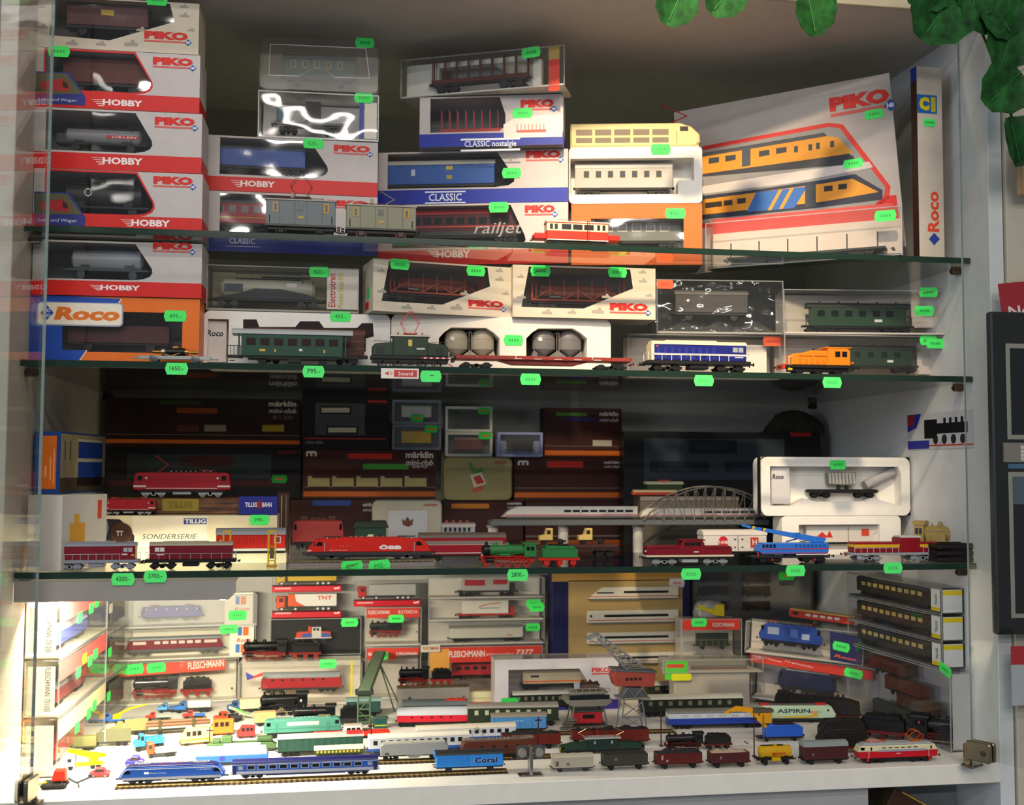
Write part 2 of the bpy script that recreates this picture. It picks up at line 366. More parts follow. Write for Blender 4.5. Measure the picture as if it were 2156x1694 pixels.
            for k in (-e*.5, e*.5):
                for y in (-hw*.7, hw*.7): mb.cyl((x+k, y, z-1), (x+k, y, z+1.2), .9, '#c8c0b0', 6)
        elif sh == 'T':                                  # lettering: x z w h y
            flush(); x, z, w_, h_, y = a[:5]; lettering(T, st, x, z, w_, h_, y, col, c, 0, 0, sub); continue
        if not more: pend = [nm, mb, sub, n, dd, sm]
    flush()
    return T
def put(name, label, cat, px0, px1, Y, z, L, H=None, py=None, ytop=None, rz=0, group=None, flip=False):
    """a model of nominal length L (and height H) mm set on height z so that it spans these pixels at depth Y"""
    if py is None: q = CAM+(Vector((P((px0+px1)/2, 900, Y).x, Y, z))-CAM); d = q-CAM; py = 847-FPX*d.dot(UP)/d.dot(FW)
    xc, ln = span(px0, px1, py, Y, rz); s = ln*1000/L; sz = s
    if ytop is not None: sz = (P((px0+px1)/2, ytop, Y).z-z)*1000/H
    return Thing(name, label, cat, (xc, Y, z), rz+(math.pi if flip else 0), group, (s, (s+sz)/2, sz))
# ------------------------------------------------------------------ boxes: local origin at the front's bottom middle, y runs into the box
def box_frame(name, label, cat, tl, tr, yb, Y, d, zb=None, rz=None, group=None, ry=0):
    mx, my = (tl[0]+tr[0])/2, (tl[1]+tr[1])/2; zt = P(mx, my, Y).z
    if rz is None:
        A, B = G(*tl, zt), G(*tr, zt); rz = math.atan2(B.y-A.y, B.x-A.x)
    xc, w = span(tl[0], tr[0], my, Y, rz)
    if zb is None: zb = P(mx, yb, Y).z
    T = Thing(name, label, cat, (xc, Y, zb), rz, group, (1, 1, 1), ry); T.w = w*1000; T.h = (zt-zb)*1000; T.d = d; T.zt = zt
    return T
def shell(T, col, th=.7, name='carton', inner=None):
    w, h, d = T.w/2, T.h, T.d; mb = MB()
    mb.box(-w, w, d-th, d, 0, h, inner or col); mb.box(-w, -w+th, .5, d-th, 0, h, col); mb.box(w-th, w, .5, d-th, 0, h, col)
    mb.box(-w+th, w-th, .5, d-th, 0, th, inner or col); mb.box(-w+th, w-th, .5, d-th, h-th, h, col)
    return T.part(name, mb, False, 0)
def uv(T, pts): return [((u-.5)*T.w, v*T.h) for u, v in pts]
def window_carton(T, win, front, bands=(), side=None, inner='#4a4a4c', film='@film', line=None):
    """carton with a see-through window: front panel with a hole, film behind it, printed bands"""
    shell(T, side or front, inner=inner); q = uv(T, win); mb = MB(); w, h = T.w/2, T.h
    mb.plate([(-w, 0), (w, 0), (w, h), (-w, h)], [q], 0, .5, front); T.part('front_panel', mb, False, 0)
    for v0, v1, col in bands:
        b = MB(); y0, y1 = v0*h, v1*h
        o = [(-w, y0), (w, y0), (w, y1), (-w, y1)]
        b.plate(o, [], -.15, 0, col) if v1 <= min(p[1] for p in win)+1e-6 else None
        b.box(w, w+.15, 0, T.d, y0, y1, col); b.box(-w-.15, -w, 0, T.d, y0, y1, col)
        T.part('printed_band', b, False, 0)
    if line:
        b = MB(); b.plate(inset(q, -2.2), [q], -.1, 0, line); T.part('window_border', b, False, 0)
    f = MB(); n = 12; xs = [p[0] for p in q]; zs = [p[1] for p in q]
    f.plate(inset(q, -1), [], .6, .8, film); T.part('window_film', f, False, 0)
    return T
def piko_logo(T, px0, py0, px1, py1, col='#d8281e/.5', under=True):
    ptext(T, 'PIKO', px0, py0, px1, py1, col, bold=.07)
    if under:
        (x0, z1), (x1, z0) = T.lp(px0, py0), T.lp(px1, py1); h = z1-z0; mb = MB()
        mb.box(x0, x1-h*.25, -.3, -.1, z0-h*.36, z0-h*.14, '#d8605a/.5'); T.part('logo_line', mb, True, 0)
        cx, cz, r = x1, z0-h*.24, h*.42; mb = MB(); mb.plate([(cx-r, cz), (cx, cz-r), (cx+r, cz), (cx, cz+r)], [], -.45, -.2, '#1f4f9e/.5'); T.part('logo_diamond', mb, True, 0)
        lettering(T, 'H0', cx, cz, r*1.1, r*.8, -.6, '#e8ecf4', .06)
HOB = [(.075, .30), (.60, .30), (.655, .325), (.69, .37), (.705, .44), (.70, .52), (.60, .965), (.075, .965)]
def hobby_words(T, px0, py0, px1, py1):
    ptext(T, 'HOBBY', px0+(px1-px0)*.22, py0, px1, py1, '#f3e6e2/.5', bold=.04)
    for i in range(4):
        y = py0+(py1-py0)*(i+.15)/4; prect(T, px0+(px1-px0)*.02*i*2.2, y, px0+(px1-px0)*.235, y+(py1-py0)*.11, '#f3e6e2/.5', sub=True)
def clear_case(T, m='@clear', base='#e8e4dc', card=None, r=0, th=.8, floor=True):
    """transparent plastic case with a card insert"""
    w, h, d = T.w/2, T.h, T.d; mb = MB()
    if r: mb.prism(rr(-w, w, 0, h, r), 0, d, m)
    else: mb.box(-w, w, 0, d, 0, h, m, 1.0)
    T.part('clear_case', mb, False, 40)
    e = MB(); k = .9
    for z in (k, h-k): e.tube([(-w+r, 0, z), (w-r, 0, z)], k, '@milky', 4)
    for x in (-w, w): e.tube([(x, 0, r), (x, 0, h-r)], k, '@milky', 4)
    T.part('case_rim', e, False)
    if floor:
        b = MB(); b.box(-w+1.5, w-1.5, 1.5, d-1.5, 1.2, 3.0, base); T.part('insert', b, False, 0)
    if card:
        b = MB(); b.box(-w+1.5, w-1.5, d-2.6, d-1.6, 3, h-1.5, card); T.part('backing_card', b, False, 0)
    return T
def foam_tray(T, hole, col='#efe9e0/.8', r=10, deep=.62, uvh=True, sleeve=None):
    """moulded foam tray with a recess, lying on edge"""
    w, h, d = T.w/2, T.h, T.d; mb = MB(); q = uv(T, hole)
    mb.plate(rr(-w, w, 0, h, r), [q], 0, d*deep, col); T.part('foam_body', mb, False, 30)
    b = MB(); b.prism(rr(-w, w, 0, h, r), d*deep, d, col); T.part('recess_back', b, False, 30)
    if sleeve:
        b = MB(); b.box(-w-.8, w+.8, 2, 12, h, h+.5, sleeve); b.box(-w-.8, -w, 2, 12, 0, h, sleeve); b.box(w, w+.8, 2, 12, 0, h, sleeve); T.part('sleeve', b, False, 0)
    return T
def solid_box(T, col, top=None, c=.4, name='carton'):
    mb = MB(); mb.box(-T.w/2, T.w/2, 0, T.d, 0, T.h, col, c); return T.part(name, mb, False, 0)
# simple vehicles that sit inside boxes, seen through plastic
def inbox(name, label, cat, px0, px1, ytop, ybot, Y, rz, L, H, txt, group=None, ty=1):
    xc, ln = span(px0, px1, (ytop+ybot)/2, Y, rz); mx = (px0+px1)/2
    z = P(mx, ybot, Y).z; zt = P(mx, ytop, Y).z; s = ln*1000/L; sz = (zt-z)*1000/H
    T = Thing(name, label, cat, (xc, Y, z), rz, group, (s, min(s, sz)*ty, sz)); build(T, txt); return T
# ------------------------------------------------------------------ the cabinet
WH, WG = '#d6cfc4/.5', '#dcdcdc/.5'
def slab(name, x0, x1, y0, y1, z0, z1, col, parent=None, c=.0008):
    mb = MB(); mb.box(x0, x1, y0, y1, z0, z1, col, c); return structure(name, mb, parent)
BZ = -.0235
slab('wall_left', -.019, 0, 0, D+.012, -.45, 1.05, '#cfc4b4/.55'); slab('wall_right', W, W+.019, 0, D+.012, -.45, 1.05, WG)
slab('wall_back', 0, W, D, D+.012, -.45, 1.05, '#b9b6b0/.6'); slab('ceiling', 0, W, .004, D, CEIL, CEIL+.02, '#c9c2b8/.6')
slab('floor', 0, W, 0, D, BZ, 0, '#e9e4da/.5')
slab('trim_1', 0, W, -.001, .004, CEIL, 1.05, '#c8b896/.5'); slab('trim_2', 0, .985, .012, .03, BZ-.026, BZ, '#a8a6a6/.5')
for n, z in ((1, Z1), (2, Z2), (3, Z3)):
    t = Thing('glass_shelf', ['', 'uppermost glass shelf, carrying the tallest stacks of red and blue boxed wagons', 'middle glass shelf, with a silver tank wagon box and foam trays on it',
              'lowest glass shelf, with the red express engine and the green steam engine on it'][n], 'shelf', (0, 0, z), 0, 'glass shelves')
    mb = MB(); e = .0
    mb.box(1, W*1000-1, SET*1000+.8, D*1000-4, -TH*1000, 0, '@shelf'); t.part('pane', mb, False, 0)
    mb = MB(); mb.box(1, W*1000-1, SET*1000, SET*1000+.8, -TH*1000, 0, '#22352c/.12', .3); t.part('front_edge', mb, False, 0)
    for x in (1, W*1000-13):
        for y in (62, D*1000-40):
            mb = MB(); mb.box(x, x+12, y, y+8, -TH*1000-10, -TH*1000-.2, '#4a3626/.4', 1); mb.cyl((x-2, y+4, -TH*1000-6), (x+14, y+4, -TH*1000-6), 2.4, '#3a2a20/.4', 8); t.part('shelf_support', mb, False)
# lamp housing under the lowest shelf, its tube shining down and back
t = Thing('lamp_housing', 'flat grey metal lamp cover with a cut corner under the lowest glass shelf', 'lamp', (0, SET+.001, Z3-TH-.0035))
A = t.lp(24, 1217), t.lp(497, 1217), t.lp(497, 1251), t.lp(481, 1272), t.lp(20, 1268)
zb = A[4][1]
mb = MB(); mb.plate([(1, zb), (A[3][0], zb), (A[1][0], zb*.62), (A[1][0], 0), (1, 0)], [], 0, 1.2, '#9a948e/.45'); t.part('front_cover', mb, False, 0)
mb = MB(); mb.box(1, A[1][0], 1.2, 46, -1.2, 0, '#d8d4cc/.5'); t.part('top_plate', mb, False, 0)
mb = MB(); mb.cyl((12, 24, -13), (A[3][0]-12, 24, -13), 6, '@lamp', 14); t.part('tube', mb)
for x in (4, A[3][0]-12): mb = MB(); mb.box(x, x+8, 16, 32, -24, -1.4, '#e6e2da/.5', 1); t.part('tube_holder', mb, False)
light('lamp_tube_light', 'AREA', (.14, SET+.032, Z3-.034), (.17, .20, 0), 3.0, (1.0, .93, .72), shape='RECTANGLE', size=.25, size_y=.03)
# open glass doors, hinged near the side walls and swung outwards
def door(n, hx, hy, ang, label, sgn):
    t = Thing('glass_door', label, 'door', (hx, hy, 0.006), ang)
    w = 555; mb = MB(); mb.box(0, w, -1.7, 1.7, 6, 900, '@door'); t.part('pane', mb, False, 0)
    mb = MB(); mb.box(-.5, 0, -1.7, 1.7, 6, 900, '#8f9c95/.3'); t.part('polished_edge', mb, False, 0)
    mb = MB(); mb.prism(rr(-4, 27, 3, 26, 3), -7, -1.8, '#9a917c/m', 1); t.part('clamp_plate', mb)
    mb = MB(); mb.prism(rr(-4, 27, 3, 26, 3), 1.8, 7, '#9a917c/m', 1); t.part('clamp_plate', mb)
    mb = MB(); mb.cyl((18, -8, 14), (18, -7, 14), 3.2, '#6b6455/m', 12); t.part('screw', mb)
    mb = MB(); mb.cyl((-6, 0, -5), (-6, 0, 20), 5, '#a8987a/m', 14); mb.box(-9, 8, -11, 11, -5.6, -2, '#8d8676/m', 1); t.part('pivot', mb)
    return t
q = P(66, 1645, -.012); q2 = P(2047, 1590, -.012)
door(1, q.x, -.012, math.radians(-98), 'open clear glass door with a brass hinge beside the red-striped boxes', 1)
door(2, q2.x, -.012, math.radians(-62), 'open clear glass door hinged near the coach cases and framed train pictures', -1)
t = Thing('door_catch', 'small bare metal door catch plate standing between blue van and grey wagon', 'catch', (P(1116, 1625, .03).x, .028, 0))
build(t, """
foot b -14 14 -8 8 0 1.2 #9a9a98/m c=.5
upright b -2 2 -7 7 1.2 33 #a8a8a6/m c=.6
wing p -1 1 4,20 14,18 17,24 17,30 14,34 4,34 #8f918f/m
wing p -1 1 -4,20 -14,18 -17,24 -17,30 -14,34 -4,34 #8f918f/m
magnet cy 10 -2 26 5 3 #8a8478/.5
magnet cy -10 -2 26 5 3 #8a8478/.5
screw cz 8 -4 1.2 2 .8 #777/m
screw cz -8 -4 1.2 2 .8 #777/m
""")
# ------------------------------------------------------------------ model templates (nominal millimetres; x along the vehicle, y=-hw faces the viewer)
BK = '#131415/.5'; BK2 = '#111213/.4'
def wheels(xs, r=5.5, g=8.5, col=BK): return ''.join(f'wheelset w {x} {r} {g} {col}\n' for x in xs)
def bogies(xs, wb=22, r=5.3, hw=12, col=BK):
    return ''.join(f'bogie bog {x} {wb} {r} {hw} {col}\n> wheelset w {x-wb/2} {r} {hw-3.2} {col}\n> wheelset w {x+wb/2} {r} {hw-3.2} {col}\n' for x in xs)
def tankcar(b, f=BK, L=116, axles=(-34, 34), top=True):
    s = f"""tank l 0 0 24 {-L*.41:.1f},2 {-L*.405:.1f},8 {-L*.38:.1f},11.6 {L*.38:.1f},11.6 {L*.405:.1f},8 {L*.41:.1f},2 {b}
frame b {-L/2+4:.1f} {L/2-4:.1f} -10 10 9.5 12.5 {f} c=.5
saddle b {-L*.3:.1f} {-L*.2:.1f} -9 9 12 17 {f}
saddle b {L*.2:.1f} {L*.3:.1f} -9 9 12 17 {f}
buffer_set buf {L/2} 11 7.5 2.6 {f}
"""+(wheels(axles, 5.5, 8.5, f) if len(axles) == 2 else bogies((axles[0], axles[-1]), 20, 5.2, 11, f))
    if top: s += f"walkway b {-L*.28:.1f} {L*.28:.1f} -4 4 36 36.8 {f}\nrailing rail {-L*.28:.1f} {L*.28:.1f} -4 36.8 42 5 .5 {f}\nladder t .5 {L*.3:.1f},-11.5,12 {L*.3:.1f},-8,36 {f}\n"
    return s
def vancar(b, roof, f=BK, L=110, hw=14, zt=36, zr=43, axles=None, ribs=8, rc=None):
    ax = axles or (-L*.29, L*.29)
    s = f"body b {-L/2+4:.1f} {L/2-4:.1f} {-hw} {hw} 11 {zt} {b} c=.6\nroof r {-L/2+3:.1f} {L/2-3:.1f} {hw+.6} {zt} {zr} {roof}\nframe b {-L/2+4:.1f} {L/2-4:.1f} {-hw+2} {hw-2} 8 11 {f}\nbuffer_set buf {L/2} 11 7.5 2.5 {f}\n"
    if ribs: s += f"rib b {-L/2+6:.1f} {-L/2+7.2:.1f} {-hw-.6} {-hw} 12 {zt-1} {rc or b} n={ribs} d={(L-14)/(ribs-1):.2f}\n"
    return s+(wheels(ax, 5.4, 8.5, f) if L < 130 else bogies((-L*.33, L*.33), 20, 5.2, 11.5, f))
def opencar(b, f=BK, L=110, hw=13.5, zt=29, load=None, ribs=8, axles=None):
    s = f"floor b {-L/2+4:.1f} {L/2-4:.1f} {-hw} {hw} 10 12 {b}\nside_wall b {-L/2+4:.1f} {L/2-4:.1f} {-hw} {-hw+1.2} 12 {zt} {b}\nside_wall b {-L/2+4:.1f} {L/2-4:.1f} {hw-1.2} {hw} 12 {zt} {b}\nend_wall b {-L/2+4:.1f} {-L/2+5.2:.1f} {-hw+1.2} {hw-1.2} 12 {zt} {b}\nend_wall b {L/2-5.2:.1f} {L/2-4:.1f} {-hw+1.2} {hw-1.2} 12 {zt} {b}\nframe b {-L/2+5:.1f} {L/2-5:.1f} {-hw+3} {hw-3} 8 10 {f}\nbuffer_set buf {L/2} 10.5 7.5 2.5 {f}\n"
    if ribs: s += f"rib b {-L/2+6:.1f} {-L/2+7.4:.1f} {-hw-.7} {-hw} 11 {zt} {b} n={ribs} d={(L-14)/(ribs-1):.2f}\n"
    if load: s += f"load heap {-L/2+5.4:.1f} {L/2-5.4:.1f} {-hw+1.4} {hw-1.4} {zt-1.5} 8 {load}\n"
    return s+(wheels(axles or (-L*.29, L*.29), 5.4, 8.5, f) if L < 130 else bogies((-L*.33, L*.33), 20, 5.2, 11.5, f))
def coachcar(b, roof, f=BK, L=200, nw=8, wc='#1f2528/.2', hw=15, zf=11, zt=38, zr=46, wz=(25, 34), x0=None, pitch=None, ww=None, fr=None, bands=(), door=None, axle=False, ends=0):
    x0 = -L/2+L*.1 if x0 is None else x0; pitch = pitch or (L*.8)/max(1, nw); ww = ww or pitch*.6
    s = f"body b {-L/2+ends} {L/2-ends} {-hw} {hw} {zf} {zt} {b} c=.8\nroof r {-L/2+ends*.3} {L/2-ends*.3} {hw+.3} {zt} {zr} {roof}\nunderframe b {-L/2+L*.06:.1f} {L/2-L*.06:.1f} {-hw+2} {hw-2} 8 {zf} {f}\nbuffer_set buf {L/2+3} 11 7.5 2.4 {f}\n"
    for a, c, col in bands: s += f"stripe b {-L/2+ends-.2} {L/2-ends+.2} {-hw-.2} {hw+.2} {a} {c} {col}\n"
    if fr: s += f"window_frame b {x0-1:.2f} {x0+ww+1:.2f} {-hw-.35} {-hw} {wz[0]-1} {wz[1]+1} {fr} n={nw} d={pitch:.2f}\n"
    s += f"window b {x0:.2f} {x0+ww:.2f} {-hw-.5} {-hw+.2} {wz[0]} {wz[1]} {wc} n={nw} d={pitch:.2f}\n"
    if door: s += f"door b {-L/2+ends+2} {-L/2+ends+8} {-hw-.4} {-hw} {zf+1} {wz[1]} {door}\ndoor b {L/2-ends-8} {L/2-ends-2} {-hw-.4} {-hw} {zf+1} {wz[1]} {door}\n"
    return s+(wheels((-L*.3, L*.3), 5.4, 8.8, f) if axle else bogies((-L*.36, L*.36), 24, 5.2, 12, f))
def steamloco(b=BK2, fr='#9c1e18/.45', wh=None, nd=4, cabc=None, tend=True, roofc=None, red=None):
    """engine faces -x; L 230 with tender, 150 without; H 46"""
    wh = wh or fr; cabc = cabc or b; o = 0 if tend else 38
    s = f"""boiler l {-66+o} 0 29 -34,8 -32,9.6 34,9.6 36,9 {b}
+ l {-66+o} 0 29 -44,3 -43,8.6 -41,10.2 -32,10.2 -31,9.6 #17181a/.5
smokebox_door l {-66+o} 0 29 -46.5,1.5 -46,5 -44,8 #202124/.5
boiler_band cx {-84+o} 0 29 10 1.2 {b} n=3 d=17
chimney cz {-103+o} 0 38 2.6 7 #17181a
dome lz {-86+o} 0 38 0,4.6 3.5,4.4 5.4,3 6,1 {b}
dome lz {-64+o} 0 38 0,4.6 3.5,4.4 5.4,3 6,1 {b}
whistle cz {-46+o} 3 38 1 3 #b89a50/m
cab b {-34+o} {-12+o} -13 13 17 40 {cabc} c=.5
> cab_window b {-30+o} {-24+o} -13.4 -12.8 29 36 #11161a/.2 n=2 d=8
cab_roof r {-36+o} {-9+o} 14 40 45 {roofc or '#1a1b1d'}
running_board b {-112+o} {-34+o} -13 13 17.5 18.7 {red or fr}
buffer_beam b {-113+o} {-111+o} -13 13 10 18 {red or fr}
frame b {-110+o} {-14+o} -5 5 7 18 {fr}
cylinder cx {-98+o} -10.5 11 4.6 14 {BK2}
lantern cx {-112+o} -8 20.5 1.8 2.5 #c8c2b0/.3
handrail rail {-108+o} {-36+o} -9.4 31 33 6 .35 #888/m
pipe t .6 {-92+o},-10.5,20 {-76+o},-10.5,22 {-60+o},-10.5,20 {-44+o},-10.5,24 {b}
air_tank cx {-70+o} -11.2 20.8 2.2 20 {b}
pilot_wheelset w {-104+o} 4.4 8.5 {wh}
"""
    for i in range(nd): s += f"driving_wheelset sw {-82+o+i*52/max(1, nd-1):.1f} {8.2 if nd < 5 else 7} 9 {wh}\n"
    s += f"coupling_rod b {-82+o} {-30+o} -10.9 -10.1 7 8.6 #b8a890/m\npiston_rod b {-98+o} {-64+o} -11.3 -10.6 9.4 10.6 #b8b0a0/m\ncrosshead b {-86+o} {-82+o} -12 -10.5 8.5 12.5 #a89a80/m\n"
    if tend: s += f"""tender b 0 66 -13.5 13.5 15 31 {cabc} c=.8
tender_bunker p -13.5 13.5 4,31 62,31 60,36 8,38 {cabc} c=.8
coal heap 8 52 -10 10 36.5 4 #141414/.9
tender_frame b -6 70 -12 12 10 15 {fr}
tender_wheelset w 8 5.6 9.5 {wh}
tender_wheelset w 33 5.6 9.5 {wh}
tender_wheelset w 58 5.6 9.5 {wh}
buffer_set buf 115 12 7.5 2.5 {BK}
"""
    else: s += f"buffer_set buf 75 12 7.5 2.5 {BK}\nside_tank b {-80+o} {-38+o} -13 13 18.5 30 {cabc} c=.6\n"
    return s
def hooddiesel(b, roof, fr, rail, L=150, cab=1, wc='#c8ccd0/.2', trim=None, under=None):
    """rounded centre body with the cab at one end, walkways and handrails; H 47"""
    under = under or fr; a, c = (-L/2+9, L/2-8)
    cx0 = (c-26) if cab > 0 else a+3
    s = f"""frame b {-L/2+2} {L/2-2} -14 14 11.5 17 {fr} c=.5
body b {a} {c} -12 12 17 40 {b} c=.8
roof r {a-.5} {c+.5} 12.6 40 46 {roof}
roof_hatch b {a+20} {c-40} -6 6 45 46.8 {roof} c=.4
grille b {a+6} {a+10} -12.4 -12 20 36 {trim or b} n=9 d={(L-62)/9:.1f}
cab_side b {cx0} {cx0+25} -13.2 13.2 17 40 {b} c=.6
> cab_window b {cx0+6} {cx0+21} -13.6 -13.1 30 37 {wc}
> window_post b {cx0+13} {cx0+14} -13.8 -13.2 30 37 {b}
railing rail {-L/2+8} {L/2-34 if cab > 0 else L/2-8} -13.6 17 26.5 9 .45 {rail}
end_railing t .45 {-L/2+3},-12,17 {-L/2+3},-12,28 {-L/2+3},12,28 {-L/2+3},12,17 {rail}
end_railing t .45 {L/2-3},-12,17 {L/2-3},-12,28 {L/2-3},12,28 {L/2-3},12,17 {rail}
tank b -13 13 -12 12 5 11.5 {under} c=1
headlight cx {-L/2+8.5} -7 36 1.6 2 #e8e4d0/.2
headlight cx {-L/2+8.5} 7 36 1.6 2 #e8e4d0/.2
buffer_set buf {L/2+4} 13 8 2.8 {BK}
coupler b {-L/2-9} {-L/2+2} -1.5 1.5 9.5 11 {BK}
"""
    return s+bogies((-L*.3, L*.3), 26, 5.8, 12.5, under)
def eloco(b, roof, f=BK, L=180, H=46, hw=14, prof=None, panto='f', pcol='#8a2a20', wc='#14181b/.15', bands=(), wz=(28, 36), under=None, cabwin=True, vents=()):
    """box-shaped electric engine; prof is the side outline"""
    a = L/2-3; prof = prof or [(-a, 12), (a, 12), (a+1, 24), (a-3, 38), (a-7, 41), (-a+7, 41), (-a+3, 38), (-a-1, 24)]
    s = f"body p {-hw} {hw} "+' '.join(f'{x:.1f},{z:.1f}' for x, z in prof)+f" {b} c=1.2\n"
    s += f"roof_deck b {-L*.36:.1f} {L*.36:.1f} {-hw+4} {hw-4} {max(z for x, z in prof)-.5:.1f} {max(z for x, z in prof)+1.5:.1f} {roof} c=.6\n"
    for x0, x1, z0, z1, col in bands: s += f"stripe b {x0} {x1} {-hw-.3} {-hw+.2} {z0} {z1} {col}\n"
    if cabwin: s += f"cab_window b {-a+5:.1f} {-a+13:.1f} {-hw-.4} {-hw+.2} {wz[0]} {wz[1]} {wc}\ncab_window b {a-13:.1f} {a-5:.1f} {-hw-.4} {-hw+.2} {wz[0]} {wz[1]} {wc}\n"
    for x0, x1, z0, z1, n, d, col in vents: s += f"vent b {x0} {x1} {-hw-.35} {-hw+.2} {z0} {z1} {col} n={n} d={d}\n"
    zt = max(z for x, z in prof)+1.5
    if panto == 'f': s += f"pantograph pf {-L*.27:.1f} {zt} 6 12 {pcol}\npantograph pf {L*.27:.1f} {zt} 6 12 {pcol}\n"
    elif panto == 'd': s += f"pantograph pd {-L*.27:.1f} {zt} 7 22 13 {pcol}\npantograph pf {L*.27:.1f} {zt} 6 12 {pcol}\n"
    elif panto == 's': s += f"pantograph ps {-L*.25:.1f} {zt} 9 26 16 {pcol}\npantograph pf {L*.25:.1f} {zt} 6 12 {pcol}\n"
    s += f"insulator cz {-L*.12:.1f} -3 {zt-1} 1 3 #b8b0a0 n=6 d={L*.05:.1f}\nunderframe b {-a+6:.1f} {a-6:.1f} {-hw+1.5} {hw-1.5} 8 12.5 {f}\nbuffer_set buf {L/2+4} 13 8 2.6 {BK}\nequipment_box b -16 16 {-hw+1} {hw-1} 4.5 9 {under or f} c=.6\n"
    return s+bogies((-L*.29, L*.29), 27, 6, 12.5, under or f)
# ================================================================== top glass shelf
RED, BLU, WHT, BEIGE = '#d01812/.4', '#1c309c/.4', '#c6bcb8/.5', '#d4c6b0/.55'
BEI = [(.06, .19), (.49, .185), (.84, .60), (.82, .97), (.11, .97)]
def piko_box(style, label, tl, tr, yb, Y, d, zb=None, rz=None, logo=None, words=None, group=None, bandv=None, inner='#7a7a7c', win=None, border=None, wordt='CLASSIC'):
    T = box_frame('boxed_wagon_carton', label, 'box', tl, tr, yb, Y, d, zb, rz, group)
    if style == 'beige':
        window_carton(T, win or BEI, BEIGE, inner='#8a857a')
        for i, (u, v, s) in enumerate(((.03, .35, 1), (.03, .75, .8), (.2, .06, 1.2), (.38, .08, 1), (.55, .10, 1.4), (.62, .40, 1), (.88, .72, 1), (.93, .45, .8), (.88, .9, .9))):
            mb = MB(); x, z = (u-.5)*T.w, v*T.h; w_, h_ = 11*s, 5.5*s
            mb.plate([(x, z), (x+w_, z), (x+w_, z+h_*.5), (x+w_*.8, z+h_*.5), (x+w_*.75, z+h_), (x+w_*.5, z+h_), (x+w_*.45, z+h_*.6), (x, z+h_*.5)], [], -.1, 0, '#a89e90/.6'); T.part('engine_silhouette', mb, False, 0)
    else:
        col = RED if style == 'hobby' else BLU
        window_carton(T, win or HOB, WHT, [(0, bandv or .27, col)], inner=inner, line=border)
        if words:
            if style == 'hobby': hobby_words(T, *words)
            else:
                x0, y0, x1, y1 = words; ptext(T, wordt, x0+8, y0, x1-8, y1, '#e9ecf6/.5', bold=.01)
                for yy in (y0-5, y1+4): prect(T, x0, yy, x1, yy+1.2, '#e9ecf6/.5', sub=True)
    if logo: piko_logo(T, *logo)
    return T
def loks_label(T, x0, y0, x1, y1):
    """printed picture label on the lower corner of a carton"""
    w, h = x1-x0, y1-y0
    ppoly(T, [(x0, y0), (x0+w*.68, y0+2), (x1, y0+h*.78), (x1-3, y1), (x0, y1-5)], '#28307e/.45', y=-.5, name='picture_label')
    ppoly(T, [(x0+2, y0+3), (x0+w*.64, y0+5), (x1-9, y0+h*.66), (x0+2, y0+h*.66)], '#5a5a3c/.5', y=-.6, sub=True, name='printed_landscape')
    ppoly(T, [(x0+12, y0+h*.3), (x0+w*.55, y0+h*.22), (x0+w*.68, y0+h*.4), (x0+w*.68, y0+h*.6), (x0+14, y0+h*.52)], '#a8282a/.5', y=-.7, sub=True, name='printed_train')
    ppoly(T, [(x0+w*.55, y0+h*.26), (x0+w*.65, y0+h*.38), (x0+w*.65, y0+h*.5), (x0+w*.55, y0+h*.46)], '#2a2024/.5', y=-.8, sub=True, name='printed_cab')
    ptext(T, 'Loks und Wagen', x0+9, y0+h*.76, x1-20, y0+h*.92, '#d8d8e8', y=-.8, sub=True, bold=.0)
Y1 = .075; R1 = -.02
b4 = piko_box('hobby', 'red-banded carton with a black tank wagon, lowest of its stack on the top shelf', (72, 352), (427, 368), 488, Y1, 60, Z1, R1, (323, 370, 406, 390), (254, 461, 358, 478), border=RED, bandv=.28)
loks_label(b4, 72, 403, 181, 476)
inbox('tank_wagon', 'black tank wagon with a round emblem inside a red-banded carton', 'wagon', 118, 325, 375, 462, Y1+.024, R1, 116, 44, tankcar('#2b2d30/.35')+"emblem cy -18 -11.8 26 4.5 .4 #c8c4bc\n> emblem_centre cy -18 -12.1 26 3.2 .4 #2b2d30\n")
b3 = piko_box('hobby', 'red-banded carton with a grey tank wagon in it, third up its stack', (70, 222), (426, 242), 0, Y1, 60, b4.zt+.0006, R1, (326, 245, 410, 266), (193, 330, 300, 348))
inbox('tank_wagon', 'grey tank wagon with a red side stripe inside a red-banded carton', 'wagon', 120, 318, 262, 322, Y1+.024, R1, 116, 44, tankcar('#8c8c8e/.3')+"side_stripe b 4 44 -11.9 -11.4 20 25 #b8382e\n> lettering T 26 22.5 30 3.4 -12.1 'ORLEN' #e6dcd8\nplatform b -57 -44 -9 9 12.5 26 #3a3c40\n", ty=.8)
b2 = piko_box('hobby', 'red-banded carton with a brown wagon and a picture label, below the beige carton', (70, 97), (422, 118), 0, Y1, 60, b3.zt+.0006, R1, (322, 119, 406, 140), (193, 208, 300, 225), border=RED)
loks_label(b2, 72, 150, 181, 222); tag(b2, 124, 108, None)
inbox('goods_wagon', 'reddish brown sliding-door wagon with bulging roof inside a red-banded carton', 'wagon', 130, 322, 126, 200, Y1+.024, R1, 110, 43, vancar('#5a241c/.5', '#54241e/.5', ribs=6), ty=.8)
b1 = piko_box('beige', 'beige carton with a brown covered wagon at the very top of its stack', (70, -12), (420, 8), 0, Y1, 60, b2.zt+.0006, R1, (304, 64, 396, 86), win=[(.10, .23), (.46, .19), (.85, .62), (.82, .97), (.13, .97)])
tag(b1, 330, 0, None)
inbox('goods_wagon', 'dull brown covered wagon with a yellow plate inside the topmost beige carton', 'wagon', 138, 322, 8, 80, Y1+.024, R1, 110, 43, vancar('#5c3030/.5', '#5a4a46/.5', ribs=5)+"yellow_plate b -8 8 -14.9 -14.4 24 31 #c8a828\n", ty=.8)
